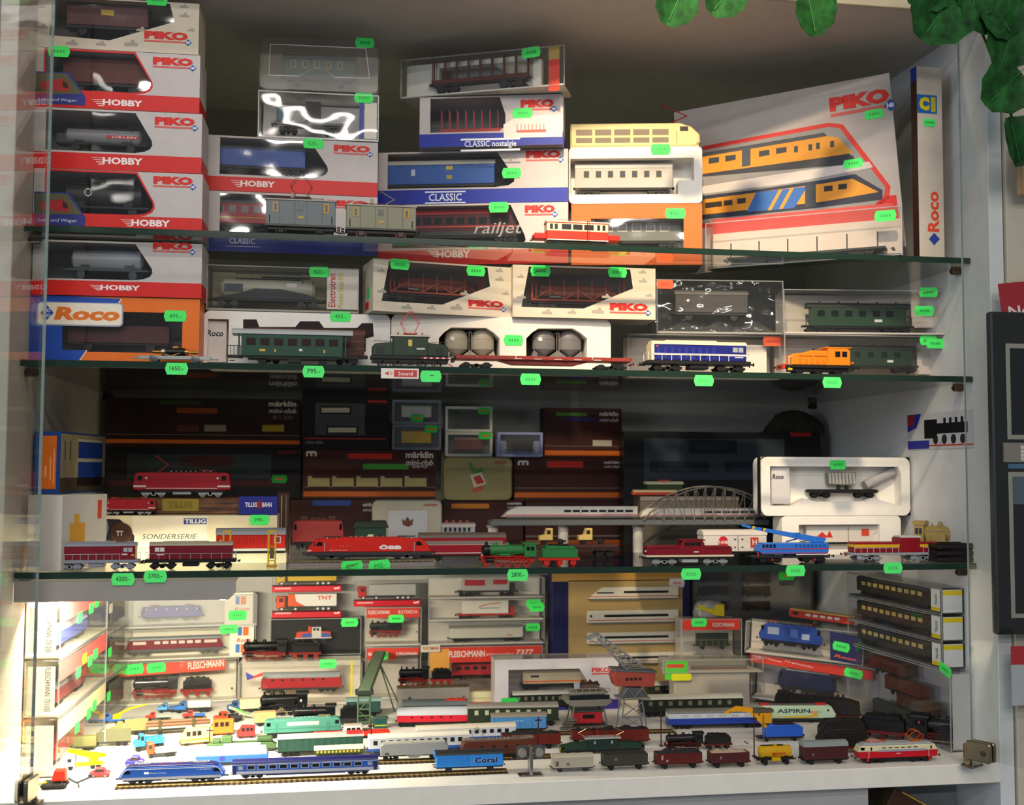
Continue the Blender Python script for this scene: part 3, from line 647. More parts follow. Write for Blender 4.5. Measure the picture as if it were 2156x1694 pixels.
# second stack
Y2 = .166; R2 = -.0
c1 = piko_box('classic', 'blue-banded carton with a red express coach, lowest of the second stack', (436, 402), (795, 414), 0, Y2, 60, Z1, R2, (690, 420, 775, 436), (475, 500, 545, 514), bandv=.22)
inbox('passenger_coach', 'red coach with grey roof behind a carton window beside two small electric engines', 'coach', 430, 662, 418, 490, Y2+.024, R2, 206, 46, coachcar('#9a2228/.4', '#6a7076/.4', nw=7, wc='#243038/.2', bands=((18, 19, '#c8a020'),)), ty=.6)
c2 = piko_box('hobby', 'red-banded carton with a blue covered wagon, under the clear plastic cases', (436, 287), (796, 297), 0, Y2, 60, c1.zt+.0006, R2, (703, 304, 779, 322), (486, 379, 579, 395), bandv=.26)
tag(c2, 660, 302, '525.-', w=27)
inbox('goods_wagon', 'blue covered wagon with faint door panels inside a red-banded carton', 'wagon', 436, 648, 308, 368, Y2+.024, R2, 170, 43, vancar('#2450a8/.4', '#4a5668/.4', L=170, ribs=4), ty=.7)
T = box_frame('plastic_case', 'clear plastic case with a white card and tool wagon in it', 'box', (545, 187), (797, 203), 0, Y2, 55, c2.zt+.0006, -.03); c3 = T
clear_case(T, '@film', '#d8d4cc', '#c9c6c2/.6')
prect(T, 757, 216, 765, 292, '#3a44a0', y=.5, name='printed_strip'); prect(T, 768, 216, 793, 293, '#eadfce', y=.5, name='printed_strip'); tag(T, 766, 206, None)
inbox('works_wagon', 'flat works wagon with a black box and blue cab inside a clear case', 'wagon', 572, 735, 210, 285, Y2+.024, -.03, 120, 44, "deck b -56 56 -12 12 11 14 #5a5c60\nblock b -8 16 -10 10 14 40 #141518\ncab b -52 -36 -10 10 14 33 #4a6670 c=1\ncrate b 18 46 -9 9 14 20 #a8a8a4\nladder t .6 -30,-11,14 -14,-11,38 #666\nframe b -56 56 -8 8 9 11 #333\n"+bogies((-34, 36), 18, 5, 10)+"buffer_set buf 60 11 7 2.4 #333\n", ty=.7)
T = box_frame('plastic_case', 'frosted rounded plastic case with a green coach, topmost beside the beige wall', 'box', (545, 70), (800, 92), 0, Y2, 60, c3.zt+.0006, -.045)
mb = MB(); mb.prism(rr(-T.w/2, T.w/2, 0, T.h, 7), 0, T.d, '@frost', 2); T.part('frosted_shell', mb)
q = [T.lp(x, y, -.3) for x, y in ((570, 93), (770, 102), (778, 165), (705, 163), (690, 150), (668, 142), (648, 150), (630, 160), (566, 158))]
mb = MB(); mb.plate(inset(q, -.6), [inset(q, .4)], -.5, .1, '#c8c4c2/.4'); T.part('moulded_rim', mb, False, 0); tag(T, 768, 90, None)
inbox('passenger_coach', 'dark green coach with yellow-framed windows inside a frosted case', 'coach', 592, 753, 118, 182, Y2+.024, -.045, 126, 46, coachcar('#20402e/.4', '#242a28', L=120, nw=5, fr='#b89a3c', axle=True, ww=6, pitch=19, x0=-45), ty=.7)
# third stack
R3 = -.25; Y3 = .2
d1 = piko_box('hobby', 'red-banded carton with a red and black express coach, lowest of the third stack', (797, 434), (1196, 423), 0, Y3, 60, Z1, R3, (1105, 432, 1168, 447), (900, 527, 990, 542), bandv=.24, win=[(.075, .28), (.70, .28), (.755, .31), (.78, .38), (.775, .46), (.70, .97), (.075, .97)])
tag(d1, 1050, 436, None, w=27, h=14); ptext(d1, 'railjet', 998, 468, 1100, 498, '#9a9a9a', y=.4, bold=.0, shear=.25)
inbox('passenger_coach', 'dark red and black express coach seen through a carton window behind the tan engine', 'coach', 840, 1108, 440, 515, Y3+.024, R3, 206, 46, coachcar('#4a1418/.3', '#b02428/.3', nw=9, wc='#20262c/.15', ww=12.5, pitch=18, bands=((21.5, 23, '#c8403a'), (11, 16, '#333638'))), ty=.5)
d2 = piko_box('classic', 'blue-banded carton with a blue covered wagon, between two blue-banded neighbours', (797, 328), (1196, 307), 0, Y3, 60, d1.zt+.0006, R3, (1107, 317, 1180, 332), (895, 408, 980, 422), bandv=.27, win=[(.05, .30), (.62, .30), (.69, .33), (.72, .40), (.72, .48), (.63, .97), (.05, .97)])
tag(d2, 1077, 364, None, w=26, h=14)
inbox('goods_wagon', 'bright blue van with a pale roof and yellow marks inside a blue-banded carton', 'wagon', 812, 1048, 338, 408, Y3+.024, R3, 168, 43, vancar('#2458a8/.35', '#b8b4a8/.4', L=168, ribs=0)+"yellow_mark b 8 18 -14.6 -14 29 34 #c8b040\nyellow_mark b 9 17 -14.6 -14 17 22 #b8a038\nwhite_mark b -44 -38 -14.6 -14 22 30 #c8d4e8\ndoor_rail b -70 70 -14.8 -14 34 35 #1c4888\n", ty=.6)
d3 = piko_box('classic', 'blue-banded carton with a red stake wagon and a white picture flap', (884, 213), (1186, 190), 0, .175, 60, d2.zt+.0006, R3, (1096, 210, 1166, 225), (970, 297, 1095, 311), wordt='CLASSIC nostalgie', bandv=.26, win=[(.075, .29), (.56, .29), (.60, .40), (.60, .62), (.56, .97), (.075, .97)])
tag(d3, 1100, 238, None, w=27, h=13)
ppoly(d3, [(1060, 262), (1090, 245), (1186, 240), (1184, 288), (1061, 290)], '#e6ddd4', y=-.35, name='picture_flap'); ppoly(d3, [(1086, 274), (1150, 272), (1150, 278), (1088, 279)], '#c8685a', y=-.5, sub=True)
for i in range(8): ppoly(d3, [(1088+i*8, 261), (1090+i*8, 261), (1090+i*8, 274), (1088+i*8, 274)], '#cc8a7a', y=-.5, sub=True, name='printed_stake')
stake = lambda b, f, n=9: f"deck b -58 58 -13 13 12 17 {b} c=.4\nframe b -56 56 -10 10 9 12 {f}\nstake b -57 -55.5 -13.4 -12 12 42 {b} n={n} d={114/(n-1):.2f}\nstake b -57 -55.5 12 13.4 12 42 {b} n={n} d={114/(n-1):.2f}\nbuffer_set buf 61 12 7 2.5 {f}\n"+bogies((-38, 38), 18, 5, 11, f)
inbox('stake_wagon', 'bright red stake wagon inside a blue-banded carton with a flap', 'wagon', 925, 1070, 232, 300, .205, R3, 122, 43, stake('#b8322e/.4', '#8a2a28'), ty=.6)
d4 = T = box_frame('plastic_case', 'milky plastic case with a brown stake wagon, topmost of the third stack', 'box', (845, 130), (1188, 91), 0, .165, 55, d3.zt+.0006, -.42)
clear_case(T, '@clear', '#ded8cc', None)
q = uv(T, [(.22, .10), (.85, .10), (.85, .80), (.55, .80), (.22, .80)]); mb = MB(); mb.plate(rr(-T.w/2+3, T.w/2-45, 3.2, T.h-4, 2), [q], 14, 26, '#e2dccf/.7'); mb.box(-T.w/2+3, T.w/2-45, 44, 46, 3.2, T.h-4, '#b8b4b0/.7'); T.part('foam_insert', mb, False, 0)
prect(T, 1155, 98, 1178, 124, '#b89a50', y=.6, name='printed_label'); prect(T, 1155, 126, 1178, 190, '#d8402a', y=.6, name='printed_label'); tag(T, 1118, 110, None, rot=.06, w=26, h=14)
K = inbox('stake_wagon', 'brown stake wagon in a milky case at the top of the third stack', 'wagon', 905, 1118, 128, 202, .1725, T.rz, 122, 43, stake('#5a2a22/.5', '#26211f'), ty=.25); K.o.location.z = d4.p.z+.0036
# fourth stack
Y4 = .165; R4 = -.2
T = e1 = box_frame('window_carton', 'orange carton with a grey-green coach in its window behind the railbus', 'box', (1203, 437), (1478, 421), 0, Y4, 62, Z1, R4)
OR = '#ec6a1c/.4'
window_carton(T, [(.15, .22), (.86, .22), (.86, .76), (.15, .76)], OR, side=OR, inner='#8a8478'); tag(T, 1422, 449, '890.-', w=27, h=14)
inbox('passenger_coach', 'grey-green coach with white-framed windows in an orange carton', 'coach', 1255, 1436, 456, 526, Y4+.024, R4, 150, 46, coachcar('#70746a/.4', '#a8a69a/.4', L=146, nw=5, fr='#e8e2d4', ww=14, pitch=24.5, x0=-61), ty=.6)
T = e2 = box_frame('foam_tray', 'white foam tray with a pale grey coach, below the cream electric engine', 'box', (1198, 316), (1478, 302), 0, Y4, 50, e1.zt+.0006, R4)
foam_tray(T, [(.0001+.01, .16), (.82, .16), (.82, .40), (.94, .40), (.94, .80), (.01, .80)], r=6); tag(T, 1391, 314, None, w=27, h=14)
inbox('passenger_coach', 'pale grey coach with gold-framed windows lying in a foam tray', 'coach', 1208, 1418, 344, 414, Y4+.018, R4, 170, 46, coachcar('#b4aea4/.4', '#a8a49e/.4', L=166, nw=7, fr='#c8b070', wc='#1a1614/.2', ww=9, pitch=20.5, x0=-68), ty=.5)
T = put('electric_engine', 'cream streamlined electric engine with a raised red pantograph on a foam tray', 'locomotive', 1150, 1472, Y4+.025, e2.zt+.0004, 190, 42, py=290, ytop=263, rz=R4)
build(T, "body p -14 14 -65,2 88,2 95,10 94,22 84,34 70,40 -65,40 #d8c488/.4 c=2\nlower_edge b -65 93 -14.3 14.3 1 5 #b8a468\ncab_window b 70 80 -14.4 -13.6 27 34 #14120f\ngrille b -58 -38 -14.3 -13.8 9 17 #7a6c5a n=5 d=23.5\ngrille b -58 -38 -14.3 -13.8 21 30 #7a6c5a n=5 d=23.5\nroof_line b -62 60 -6 6 40 42 #7a2420 c=.5\npantograph ps 56 42 8 30 24 #9a1c1c\nhandrail t .5 66,-14.6,8 66,-14.6,26 #a89868\n")
# big set box and what stands around it
T = box_frame('train_set_carton', 'large white carton printed with a yellow and blue railcar, red-outlined, leaning at the back', 'box', (1440, 240), (1907, 152), 0, .165, 22, Z1+.012, -.52, ry=-.075); g1 = T; T.h = T.h*1.01; T.w *= .985
solid_box(T, '#b4aaa4/.45'); piko_logo(T, 1745, 206, 1874, 214)
q = [(1479, 308), (1745, 258), (1775, 262), (1875, 392), (1872, 415), (1845, 440), (1479, 480)]
ppoly(T, q, '#d02a20', name='printed_outline'); ppoly(T, [(1479, 316), (1745, 267), (1768, 270), (1864, 394), (1862, 410), (1840, 432), (1479, 470)], '#8d8a88', y=-.4, sub=True, name='printed_scene')
ppoly(T, [(1479, 352), (1540, 341), (1750, 303), (1798, 330), (1800, 345), (1479, 372)], '#2c3038', y=-.5, sub=True, name='printed_underframe')
ppoly(T, [(1479, 328), (1580, 310), (1735, 285), (1765, 290), (1796, 322), (1700, 336), (1479, 366)], '#d89020', y=-.6, sub=True, name='printed_railcar')
ppoly(T, [(1479, 322), (1735, 279), (1742, 286), (1479, 330)], '#3a4048', y=-.7, sub=True, name='printed_roof')
for x, y in ((1492, 333), (1527, 328), (1598, 318), (1634, 312)): ppoly(T, [(x, y), (x+22, y-3), (x+22, y+8), (x, y+12)], '#28303a', y=-.8, sub=True, name='printed_window')
for x, y in ((1672, 308), (1702, 304), (1718, 301), (1748, 297)): ppoly(T, [(x, y), (x+8, y-1), (x+8, y+12), (x, y+13)], '#28303a', y=-.8, sub=True, name='printed_window')
ppoly(T, [(1562, 312), (1580, 309), (1580, 348), (1562, 351)], '#3c4650', y=-.85, sub=True, name='printed_gap')
ppoly(T, [(1479, 412), (1585, 400), (1735, 378), (1800, 366), (1858, 400), (1858, 420), (1700, 440), (1479, 462)], '#20283c', y=-.5, sub=True, name='printed_underframe')
ppoly(T, [(1479, 420), (1585, 406), (1735, 386), (1795, 376), (1850, 404), (1735, 424), (1479, 452)], '#d89020', y=-.6, sub=True, name='printed_railcar')
ppoly(T, [(1592, 405), (1700, 392), (1672, 438), (1572, 446)], '#2a62a8', y=-.7, sub=True, name='printed_blue_panel')
ppoly(T, [(1640, 399), (1648, 398), (1624, 442), (1616, 443)], '#d89020', y=-.8, sub=True, name='printed_slash'); ppoly(T, [(1664, 396), (1672, 395), (1648, 439), (1640, 440)], '#d89020', y=-.8, sub=True, name='printed_slash')
ppoly(T, [(1695, 391), (1718, 388), (1718, 434), (1695, 437)], '#2c3440', y=-.8, sub=True, name='printed_gap')
for x, y in ((1485, 427), (1502, 425), (1524, 422), (1552, 418), (1735, 392), (1765, 388)): ppoly(T, [(x, y), (x+18, y-2), (x+18, y+9), (x, y+11)], '#241c18', y=-.85, sub=True, name='printed_window')
ppoly(T, [(1479, 392), (1640, 366), (1830, 340), (1838, 352), (1660, 386), (1479, 408)], '#c8c0ba', y=-.45, sub=True, name='printed_platform')
ppoly(T, [(1840, 432), (1870, 412), (1887, 410), (1894, 466), (1700, 490)], RED, name='printed_band'); tag(T, 1840, 240, None, w=25); tag(T, 1796, 344, None, w=26, h=12)
T = box_frame('plastic_case', 'long clear plastic case in front of the big railcar carton', 'box', (1486, 469), (1898, 434), 0, .109, 32, Z1, -.6)
clear_case(T, '@clear', '#3a3c3a', None); prect(T, 1500, 462, 1880, 474, '#c84a44', y=T.d-1, name='card_edge'); tag(T, 1864, 454, None, w=27, h=14)
mb = MB(); mb.box(-T.w/2+2, T.w/2-2, T.d-2, T.d-1.2, 4, T.h-10, '#cfc2b6/.6'); T.part('white_card', mb, False, 0); c_, s_ = math.cos(T.rz), math.sin(T.rz)
K = Thing('flat_wagon', 'long black flat wagon with stakes lying in a clear case', 'wagon', T.p+Vector((c_*.006-s_*.015, s_*.006+c_*.015, .0034)), T.rz)
build(K, "deck b -105 100 -11 11 8 11 #23262a\nstake b -100 -98.5 -11.5 -10.5 8 30 #1c1e20 n=6 d=38\nframe b -100 95 -8 8 6 8 #1c1e20\n"+bogies((-70, 70), 20, 4.6, 9)+"buffer_set buf 110 8 6 2.2 #222\n")
T = box_frame('long_carton', 'tall narrow white carton standing on end against the side wall', 'box', (1930, 138), (1982, 144), 0, .06, 14, Z1, .05)
solid_box(T, '#cbbfae/.5'); mb = MB(); mb.box(-T.w/2-.4, -T.w/2, .5, T.d, 0, T.h, '#3a241c/.5'); mb.box(-T.w/2-.5, -T.w/2-.4, .5, T.d, T.h-18, T.h, '#1c3a9c/.4'); T.part('shaded_printed_side', mb, False, 0); prect(T, 1931, 198, 1973, 240, '#2468b0', name='blue_emblem'); ptext(T, 'C', 1935, 203, 1957, 233, '#e8d020', y=-.5, sub=True, bold=.08); prect(T, 1960, 204, 1970, 236, '#c8b830', y=-.5, sub=True)  # left side sheet: brown shade painted into the colour, blue print at the top
tag(T, 1957, 258, None, w=19, h=10); vtext(T, 'Roco', 1952, 402, 1978, 488, '#e0482a', down=False, bold=.03)
p = ppoly(T, [(1956, 503), (1967, 490), (1979, 503), (1967, 516)], '#28409a', name='logo_diamond')
# models standing free on the top shelf
def small_eloco(label, px0, px1, ytop, b, fr, wheel, raised, Y):
    T = put('electric_engine', label, 'locomotive', px0, px1, Y, Z1+.0003, 92, 47, ytop=ytop)
    build(T, f"""body b -46 46 -14 14 14 45 {b} c=.8
roof r -47 47 14.8 45 48.5 #a8a296/.5
roof_frame rail -30 30 -5 48 50 5 .5 #6a3a2c
panel_joint b -28 -27.4 -14.3 -14 15 44 #5a5c58 n=2 d=20
panel_joint b 8 8.6 -14.3 -14 15 44 #5a5c58 n=2 d=20
window_frame b -37 -30 -14.5 -14 30 42 #c0983c n=2 d=67
> window b -35.3 -31.7 -14.8 -14.2 31.5 40.5 #1c1a18/.2 n=2 d=67
centre_window b -4 3 -14.5 -14 32 41 #2a2e2c/.2
plate b -4 4 -14.4 -14 22 25 #b89a4a
sill b -47 47 -14.6 14.6 12 14.5 #4a4842
frame b -44 44 -11 11 8 12.5 #1e1e1e
handrail t .5 -41,-14.8,16 -41,-14.8,26 #222
handrail t .5 41,-14.8,16 41,-14.8,26 #222
axle_box b -30 -22 -12.6 -11 4 11 {fr} c=.5
axle_box b 22 30 -12.6 -11 4 11 {fr} c=.5
wheelset sw -26 7 9 {wheel}
wheelset sw 26 7 9 {wheel}
coupler t 1 46,0,9 56,0,8 #4a4038
coupler t 1 -46,0,9 -56,0,8 #4a4038
buffer_set buf 52 13 8 2.8 #2a2826
"""+("pantograph pd 0 51 7 30 14 #3a2c26\n" if raised else "pantograph ps 4 50 8 18 14 #8a7c68\n")+"lever b -14 -10 -2 2 50 58 #a89078 c=.5\n")
    return T
small_eloco('small slate-grey electric engine with yellow window frames and a raised pantograph', 560, 706, 424, '#6c7376/.45', BK, BK, True, .068)
small_eloco('small olive-grey electric engine with red wheels and yellow window frames', 728, 874, 436, '#8a8670/.45', '#4a3a34', '#a8242a/.4', False, .068)
T = put('railbus', 'red and cream railbus with short end hoods at the front of the top shelf', 'railcar', 1120, 1305, .062, Z1+.0003, 150, 44, ytop=466)
build(T, """body b -52 52 -13 13 10 24 #d8341c/.35 c=.6
upper_body b -52 52 -12.7 12.7 24 38 #ecd8b0/.4 c=.6
window b -47 -42 -13.1 -12.5 27 36 #2c2a28/.2 n=2 d=8
window b -27 -11 -13.1 -12.5 27 36 #2c2a28/.2 n=3 d=19
window b 33 38 -13.1 -12.5 27 36 #2c2a28/.2 n=2 d=9
roof_stripe b -52 52 -13.2 13.2 38 39.4 #d04a24
roof r -53 53 13 39 43 #e6dcc4/.5
roof_rack rail -30 30 -5 43 45 5 .4 #8a8478
ladder t .5 16,-13.6,8 16,-13.6,42 19,-13.6,42 19,-13.6,8 #5a2018
hood b -73 -52 -11 11 10 20 #d02a1e/.35 c=1.2
hood b 52 73 -11 11 10 20 #d02a1e/.35 c=1.2
skirt b -52 52 -13.2 13.2 8.4 10 #d8d0c4
underframe b -50 50 -10 10 5 8.4 #1c1c1c
headlight cx -73 -7 17 1.6 1.6 #f0e8d0
buffer_set buf 77 10 7 2.4 #222
"""+wheels((-30, 30), 5.2, 8.8))
# ================================================================== middle glass shelf
T = f1 = box_frame('window_carton', 'blue and orange carton with a brown open wagon, lowest on the middle shelf', 'box', (58, 617), (421, 633), 0, .078, 62, Z2, -.02)
window_carton(T, [(.20, .17), (.90, .17), (.90, .78), (.20, .78)], '#e8701c/.4', inner='#8a8884')
ppoly(T, [(60, 618), (254, 629), (246, 642), (131, 642), (131, 736), (181, 737), (165, 759), (56, 757)], '#1c4aa8/.4', name='blue_print'); ppoly(T, [(254, 629), (257, 629), (249, 643), (245, 643)], '#e8d8c8', sub=True); ppoly(T, [(181, 737), (184, 737), (168, 761), (165, 761)], '#e8d8c8', sub=True)
prect(T, 79, 634, 259, 688, '#9aa0b4', y=-.4, name='logo_plate', r=5); prect(T, 82, 636, 256, 685, '#efe4cf', y=-.5, sub=True, r=4)
ppoly(T, [(85, 658), (99, 642), (113, 658), (99, 673)], '#27479c', y=-.65, sub=True, name='logo_diamond'); ptext(T, 'RO', 92, 649, 106, 657, '#e8e8f0', y=-.8, sub=True, bold=.02); ptext(T, 'CO', 92, 660, 106, 667, '#e8e8f0', y=-.8, sub=True, bold=.02)
ptext(T, 'Roco', 114, 645, 252, 676, '#e8731c', y=-.65, bold=.05, shear=.15, sub=True); tag(T, 369, 665, '499.-', w=26, h=13)
inbox('open_wagon', 'dark brown open goods wagon inside the blue and orange carton', 'wagon', 140, 366, 684, 742, .102, -.02, 126, 31, opencar('#4a1c18/.5', '#2a1614', L=126, ribs=7), ty=.8)
T = piko_box('hobby', 'red-banded carton with a silver tank wagon, standing on the blue and orange one', (70, 500), (426, 517), 0, .075, 60, f1.zt+.0006, -.02, (322, 509, 405, 527), (188, 599, 295, 612), inner='#5c6268')
inbox('tank_wagon', 'silver tank wagon with a roof walkway inside a red-banded carton', 'wagon', 135, 320, 512, 590, .099, -.02, 116, 44, tankcar('#a8acb0/.25', '#3a4046'), ty=.8)
T = put('motor_chassis', 'bare silver engine chassis with a black motor and brass bearings', 'chassis', 293, 445, .058, Z2+.0003, 84, 24, ytop=730)
build(T, """frame_rail b -42 42 -7 -5.5 5 10 #a8a8a8/m c=.3
frame_rail b -42 42 5.5 7 5 10 #a8a8a8/m c=.3
cross_plate b -26 26 -5.5 5.5 8.5 10 #9a9a98/m
coupler_bar b -50 -40 -2 2 5 7 #8a8a88/m
coupler_bar b 40 50 -2 2 5 7 #8a8a88/m
motor cx 0 0 16 6.5 22 #141414/.3
bearing cx 13 0 16 4.5 4 #b8883c/m
bearing cx -14 0 16 5.5 4 #a8a49c/m
shaft cx 0 0 16 1.8 52 #b08a48/m
> worm cx 22 0 16 2.6 9 #9a7638/m
> worm cx -22 0 16 2.6 9 #9a7638/m
contact b -3 3 -3 3 22 24.5 #d88a20
wheelset w -24 5.5 8 #6a6a6a/m
wheelset w 24 5.5 8 #6a6a6a/m
wire t .5 -12,-6,12 -4,-7,10 6,-6,14 #a88a50/m
""")
# foam trays in the middle
T = t1 = box_frame('foam_tray', 'white foam tray with leaflet pocket behind the dark green coach', 'box', (430, 655), (822, 661), 0, .118, 45, Z2, .0)
foam_tray(T, [(.02, .10), (.13, .10), (.13, .86), (.02, .86)], r=7, sleeve='#4a3f3a'); tag(T, 717, 666, '455.-', w=26, h=13)
ppoly(T, [(512, 740), (512, 672), (540, 672), (546, 688), (622, 688), (632, 676), (672, 676), (682, 690), (752, 690), (762, 680), (785, 680), (787, 708), (770, 712), (770, 740)], '#2e2624/.8', y=-.3, name='painted_recess', th=.25)  # dark recess painted on as a flat sheet, no hollow cut
prect(T, 433, 674, 476, 762, '#d8cdc4', y=8, name='leaflet'); ptext(T, 'Roco', 436, 694, 470, 708, '#241c1c', y=7.6, sub=True, shear=.2)
inbox('goods_wagon', 'brown bogie wagon lying in a foam tray behind the dark green coach', 'wagon', 520, 776, 692, 768, .101, 0, 170, 43, vancar('#4c2824/.5', '#5a2c28/.5', L=166, ribs=3)+"side_line b -80 80 -14.5 -14 20 21 #6a4a44\nside_line b -80 80 -14.5 -14 28 29 #6a4a44\n", ty=.35)
T = box_frame('plastic_case', 'clear plastic case with a long grey tank wagon and a printed end card', 'box', (437, 557), (755, 564), 0, .118, 50, t1.zt+.0006, .0)
clear_case(T, '@clear', '#9a8c70', '#8c8468/.7'); prect(T, 689, 566, 753, 652, '#ddd2c2', y=.8, name='end_card')
vtext(T, 'Electrotren', 692, 575, 706, 646, '#c8302a', y=.4, down=False, bold=.01); vtext(T, 'Modelos Escala HO', 711, 575, 722, 648, '#c8b020', y=.4, down=False, bold=.0); tag(T, 672, 572, '820.-', w=25, h=13)
inbox('tank_wagon', 'long pale grey gas tank wagon with a sunshade inside a clear case', 'wagon', 442, 686, 574, 652, .143, 0, 176, 44, tankcar('#9a9888/.35', '#24282a', L=176, axles=(-60, 0, 60))+"frame_side p -13 -11 -80,12 80,12 60,18 20,24 -20,24 -44,18 #2a3032\nhazard_plate b -66 -38 -12.2 -11.4 20 29 #3a4250\nhazard_plate b 28 44 -12.2 -11.4 26 31 #c8b8b4\nshade_deck b -10 64 -8 8 38 39 #23282a\n", ty=.7)
T = h1 = piko_box('beige', 'beige carton turned slightly, with red skeleton wagons, over the small green electric engine', (786, 545), (1077, 562), 0, .104, 58, t1.zt+.0008, .19, (986, 630, 1060, 648))
tag(T, 842, 556, None, w=25); tag(T, 1002, 570, None, w=25); tag(T, 0, 0, None) if False else None
mb = MB(); mb.box(-T.w/2-.3, -T.w/2, 18, 30, T.h*.28, T.h*.5, '#35e05a/.6'); T.part('price_sticker', mb, False, 0); mb = MB(); mb.box(-T.w/2-.3, -T.w/2, 22, 40, T.h*.08, T.h*.22, '#d8281e'); T.part('side_print', mb, False, 0)
timber = lambda r: f"floor b -70 70 -12 12 11 13 {r}\nlog cx 0 -6 20 4 118 #7a3a28\nlog cx 2 4 20 4 110 #7a3428\nlog cx -2 -1 27 4 112 #8a3c2c\nstake b -66 -64.5 -13 -11.8 11 36 {r} n=7 d=21.5\nend_wall b -72 -70 -12 12 11 38 {r}\nend_wall b 70 72 -12 12 11 38 {r}\ntruss t .8 -68,-12.4,13 -44,-12.4,24 -22,-12.4,13 0,-12.4,24 22,-12.4,13 44,-12.4,24 68,-12.4,13 {r}\nmarking b -46 -26 -13.3 -12.9 14 18 #1c1a1a\n> print_line b -44 -28 -13.5 -13.3 15.5 16.2 #c8c0b8\nframe b -70 70 -9 9 8 11 #2a1c1a\nbuffer_set buf 76 11 7 2.4 #2a1c1a\n"+bogies((-48, 48), 18, 5, 10, '#241a18')
inbox('timber_wagon', 'rust-red timber wagon loaded with logs inside the turned beige carton', 'wagon', 812, 1020, 572, 640, .14, .19, 152, 40, timber('#b04a34/.5'), ty=.7)
T = h2 = piko_box('beige', 'beige carton with a rust-red frame wagon, its price crossed out, over the grey silos', (1080, 557), (1380, 565), 0, .108, 58, t1.zt+.0008, -.02, (1284, 637, 1364, 655))
tag(T, 1138, 570, None, w=26, h=14, strike=True); tag(T, 1300, 573, None, w=25)
inbox('frame_wagon', 'rust-red well wagon with side trusses inside the beige carton with a crossed-out price', 'wagon', 1112, 1318, 586, 655, .138, -.02, 152, 40, timber('#b84c30/.5').replace('log cx', 'drum cx'), ty=.7)
T = t2 = box_frame('foam_tray', 'white foam tray holding two pairs of grey silo wagons', 'box', (824, 662), (1286, 672), 0, .118, 48, Z2, .0)
U = lambda pts: [((lambda a: (a[0]/T.w+.5, a[1]/T.h))(T.lp(x, y))) for x, y in pts]
mb = MB(); W_, H_ = T.w/2, T.h; holes = [[T.lp(x, y) for x, y in hp] for hp in ([(924, 757), (1052, 759), (1052, 712), (1040, 700), (1024, 690), (950, 689), (934, 700), (924, 712)], [(1108, 759), (1236, 760), (1236, 712), (1222, 700), (1206, 691), (1134, 691), (1120, 700), (1108, 712)])]
mb.plate(rr(-W_, W_, 0, H_, 8), holes, 0, 32, '#efe4d6/.8'); T.part('foam_body', mb, False, 30)
mb = MB(); mb.prism(rr(-W_, W_, 0, H_, 8), 32, 48, '#3a3430/.8'); T.part('recess_back', mb, False, 30); tag(T, 1081, 716, None, w=25)
def silo(label, px0, px1, ytop, b):
    inbox('silo_wagon', label, 'wagon', px0, px1, ytop, 760, .134, 0, 84, 52, f"""silo lz -20 0 0 6,2 14,13 18,17.5 34,18 42,16 47,11 50,4 51,1 {b}
silo lz 20 0 0 6,2 14,13 18,17.5 34,18 42,16 47,11 50,4 51,1 {b}
hoop cz -20 0 33 18.3 1 {b} 18
hoop cz 20 0 33 18.3 1 {b} 18
emblem cy -27 -17 33 3.4 1.4 #d8d4cc
ladder t .5 -1.6,-15,4 -1.6,-15,44 1.6,-15,44 1.6,-15,4 #8a8478
catwalk b -6 6 -10 10 42 43.5 #4a443c
saddle p -14 14 -40,4 40,4 36,16 24,6 14,6 0,16 -14,6 -24,6 -36,16 {b}
valve b -31 -26 -16 -13 6 10 #2a2624
frame b -42 42 -12 12 1 4 #3a3632
""", ty=.62)
silo('pale warm grey double silo wagon lying in the foam tray', 930, 1046, 689, '#a09684/.45')
silo('dark grey double silo wagon lying in the foam tray', 1114, 1230, 691, '#6c6a68/.45')
# clear cases at the wall side
T = m1 = box_frame('plastic_case', 'clear case with a plain white card behind the blue and cream diesel', 'box', (1322, 706), (1642, 702), 0, .16, 40, Z2, -.05)
clear_case(T, '@clear', '#e0d8cc', '#cfc4b8/.6'); mb = MB(); mb.box(T.w/2-70, T.w/2-16, 8, 9, 3, T.h-12, '#e6dccf'); T.part('white_card', mb, False, 0); tag(T, 1625, 718, None, col=ORNG, w=25, h=13)
T = box_frame('blister_pack', 'crumpled clear blister pack with a grey box wagon on top of a clear case', 'box', (1383, 596), (1648, 582), 0, .155, 50, m1.zt+.0006, -.1)
clear_case(T, '@crumple', '#bdb8ae', None); tag(T, 1400, 598, None, col=ORNG, w=24, h=12)
mb = MB(); n = 10
for i in range(2): mb.heap(-T.w/2+4, T.w/2-4, 3+i*4, 14+i*8, 3.4+i*.5, 16-3*i, '@crumple', 16, 5)
T.part('crumpled_film', mb, False, 60)
inbox('box_wagon', 'dark grey box wagon seen through a crumpled blister pack', 'wagon', 1412, 1578, 612, 676, .18, -.1, 112, 43, vancar('#54504e/.5', '#6a6664/.5', '#3a3634', ribs=3), ty=.7)
T = k1 = box_frame('plastic_case', 'clear case with a green coach behind the orange shunter, two stickers overlapping', 'box', (1652, 706), (1997, 704), 0, .12, 48, Z2, -.06)
clear_case(T, '@clear', '#cfc6bc', '#b4aaa2/.6'); prect(T, 1930, 722, 1975, 788, '#cdc3ba', y=30, name='white_card'); tag(T, 1955, 716, None, w=25, strike=True); tag(T, 1969, 723, None, w=26, h=13, y=-1.2)
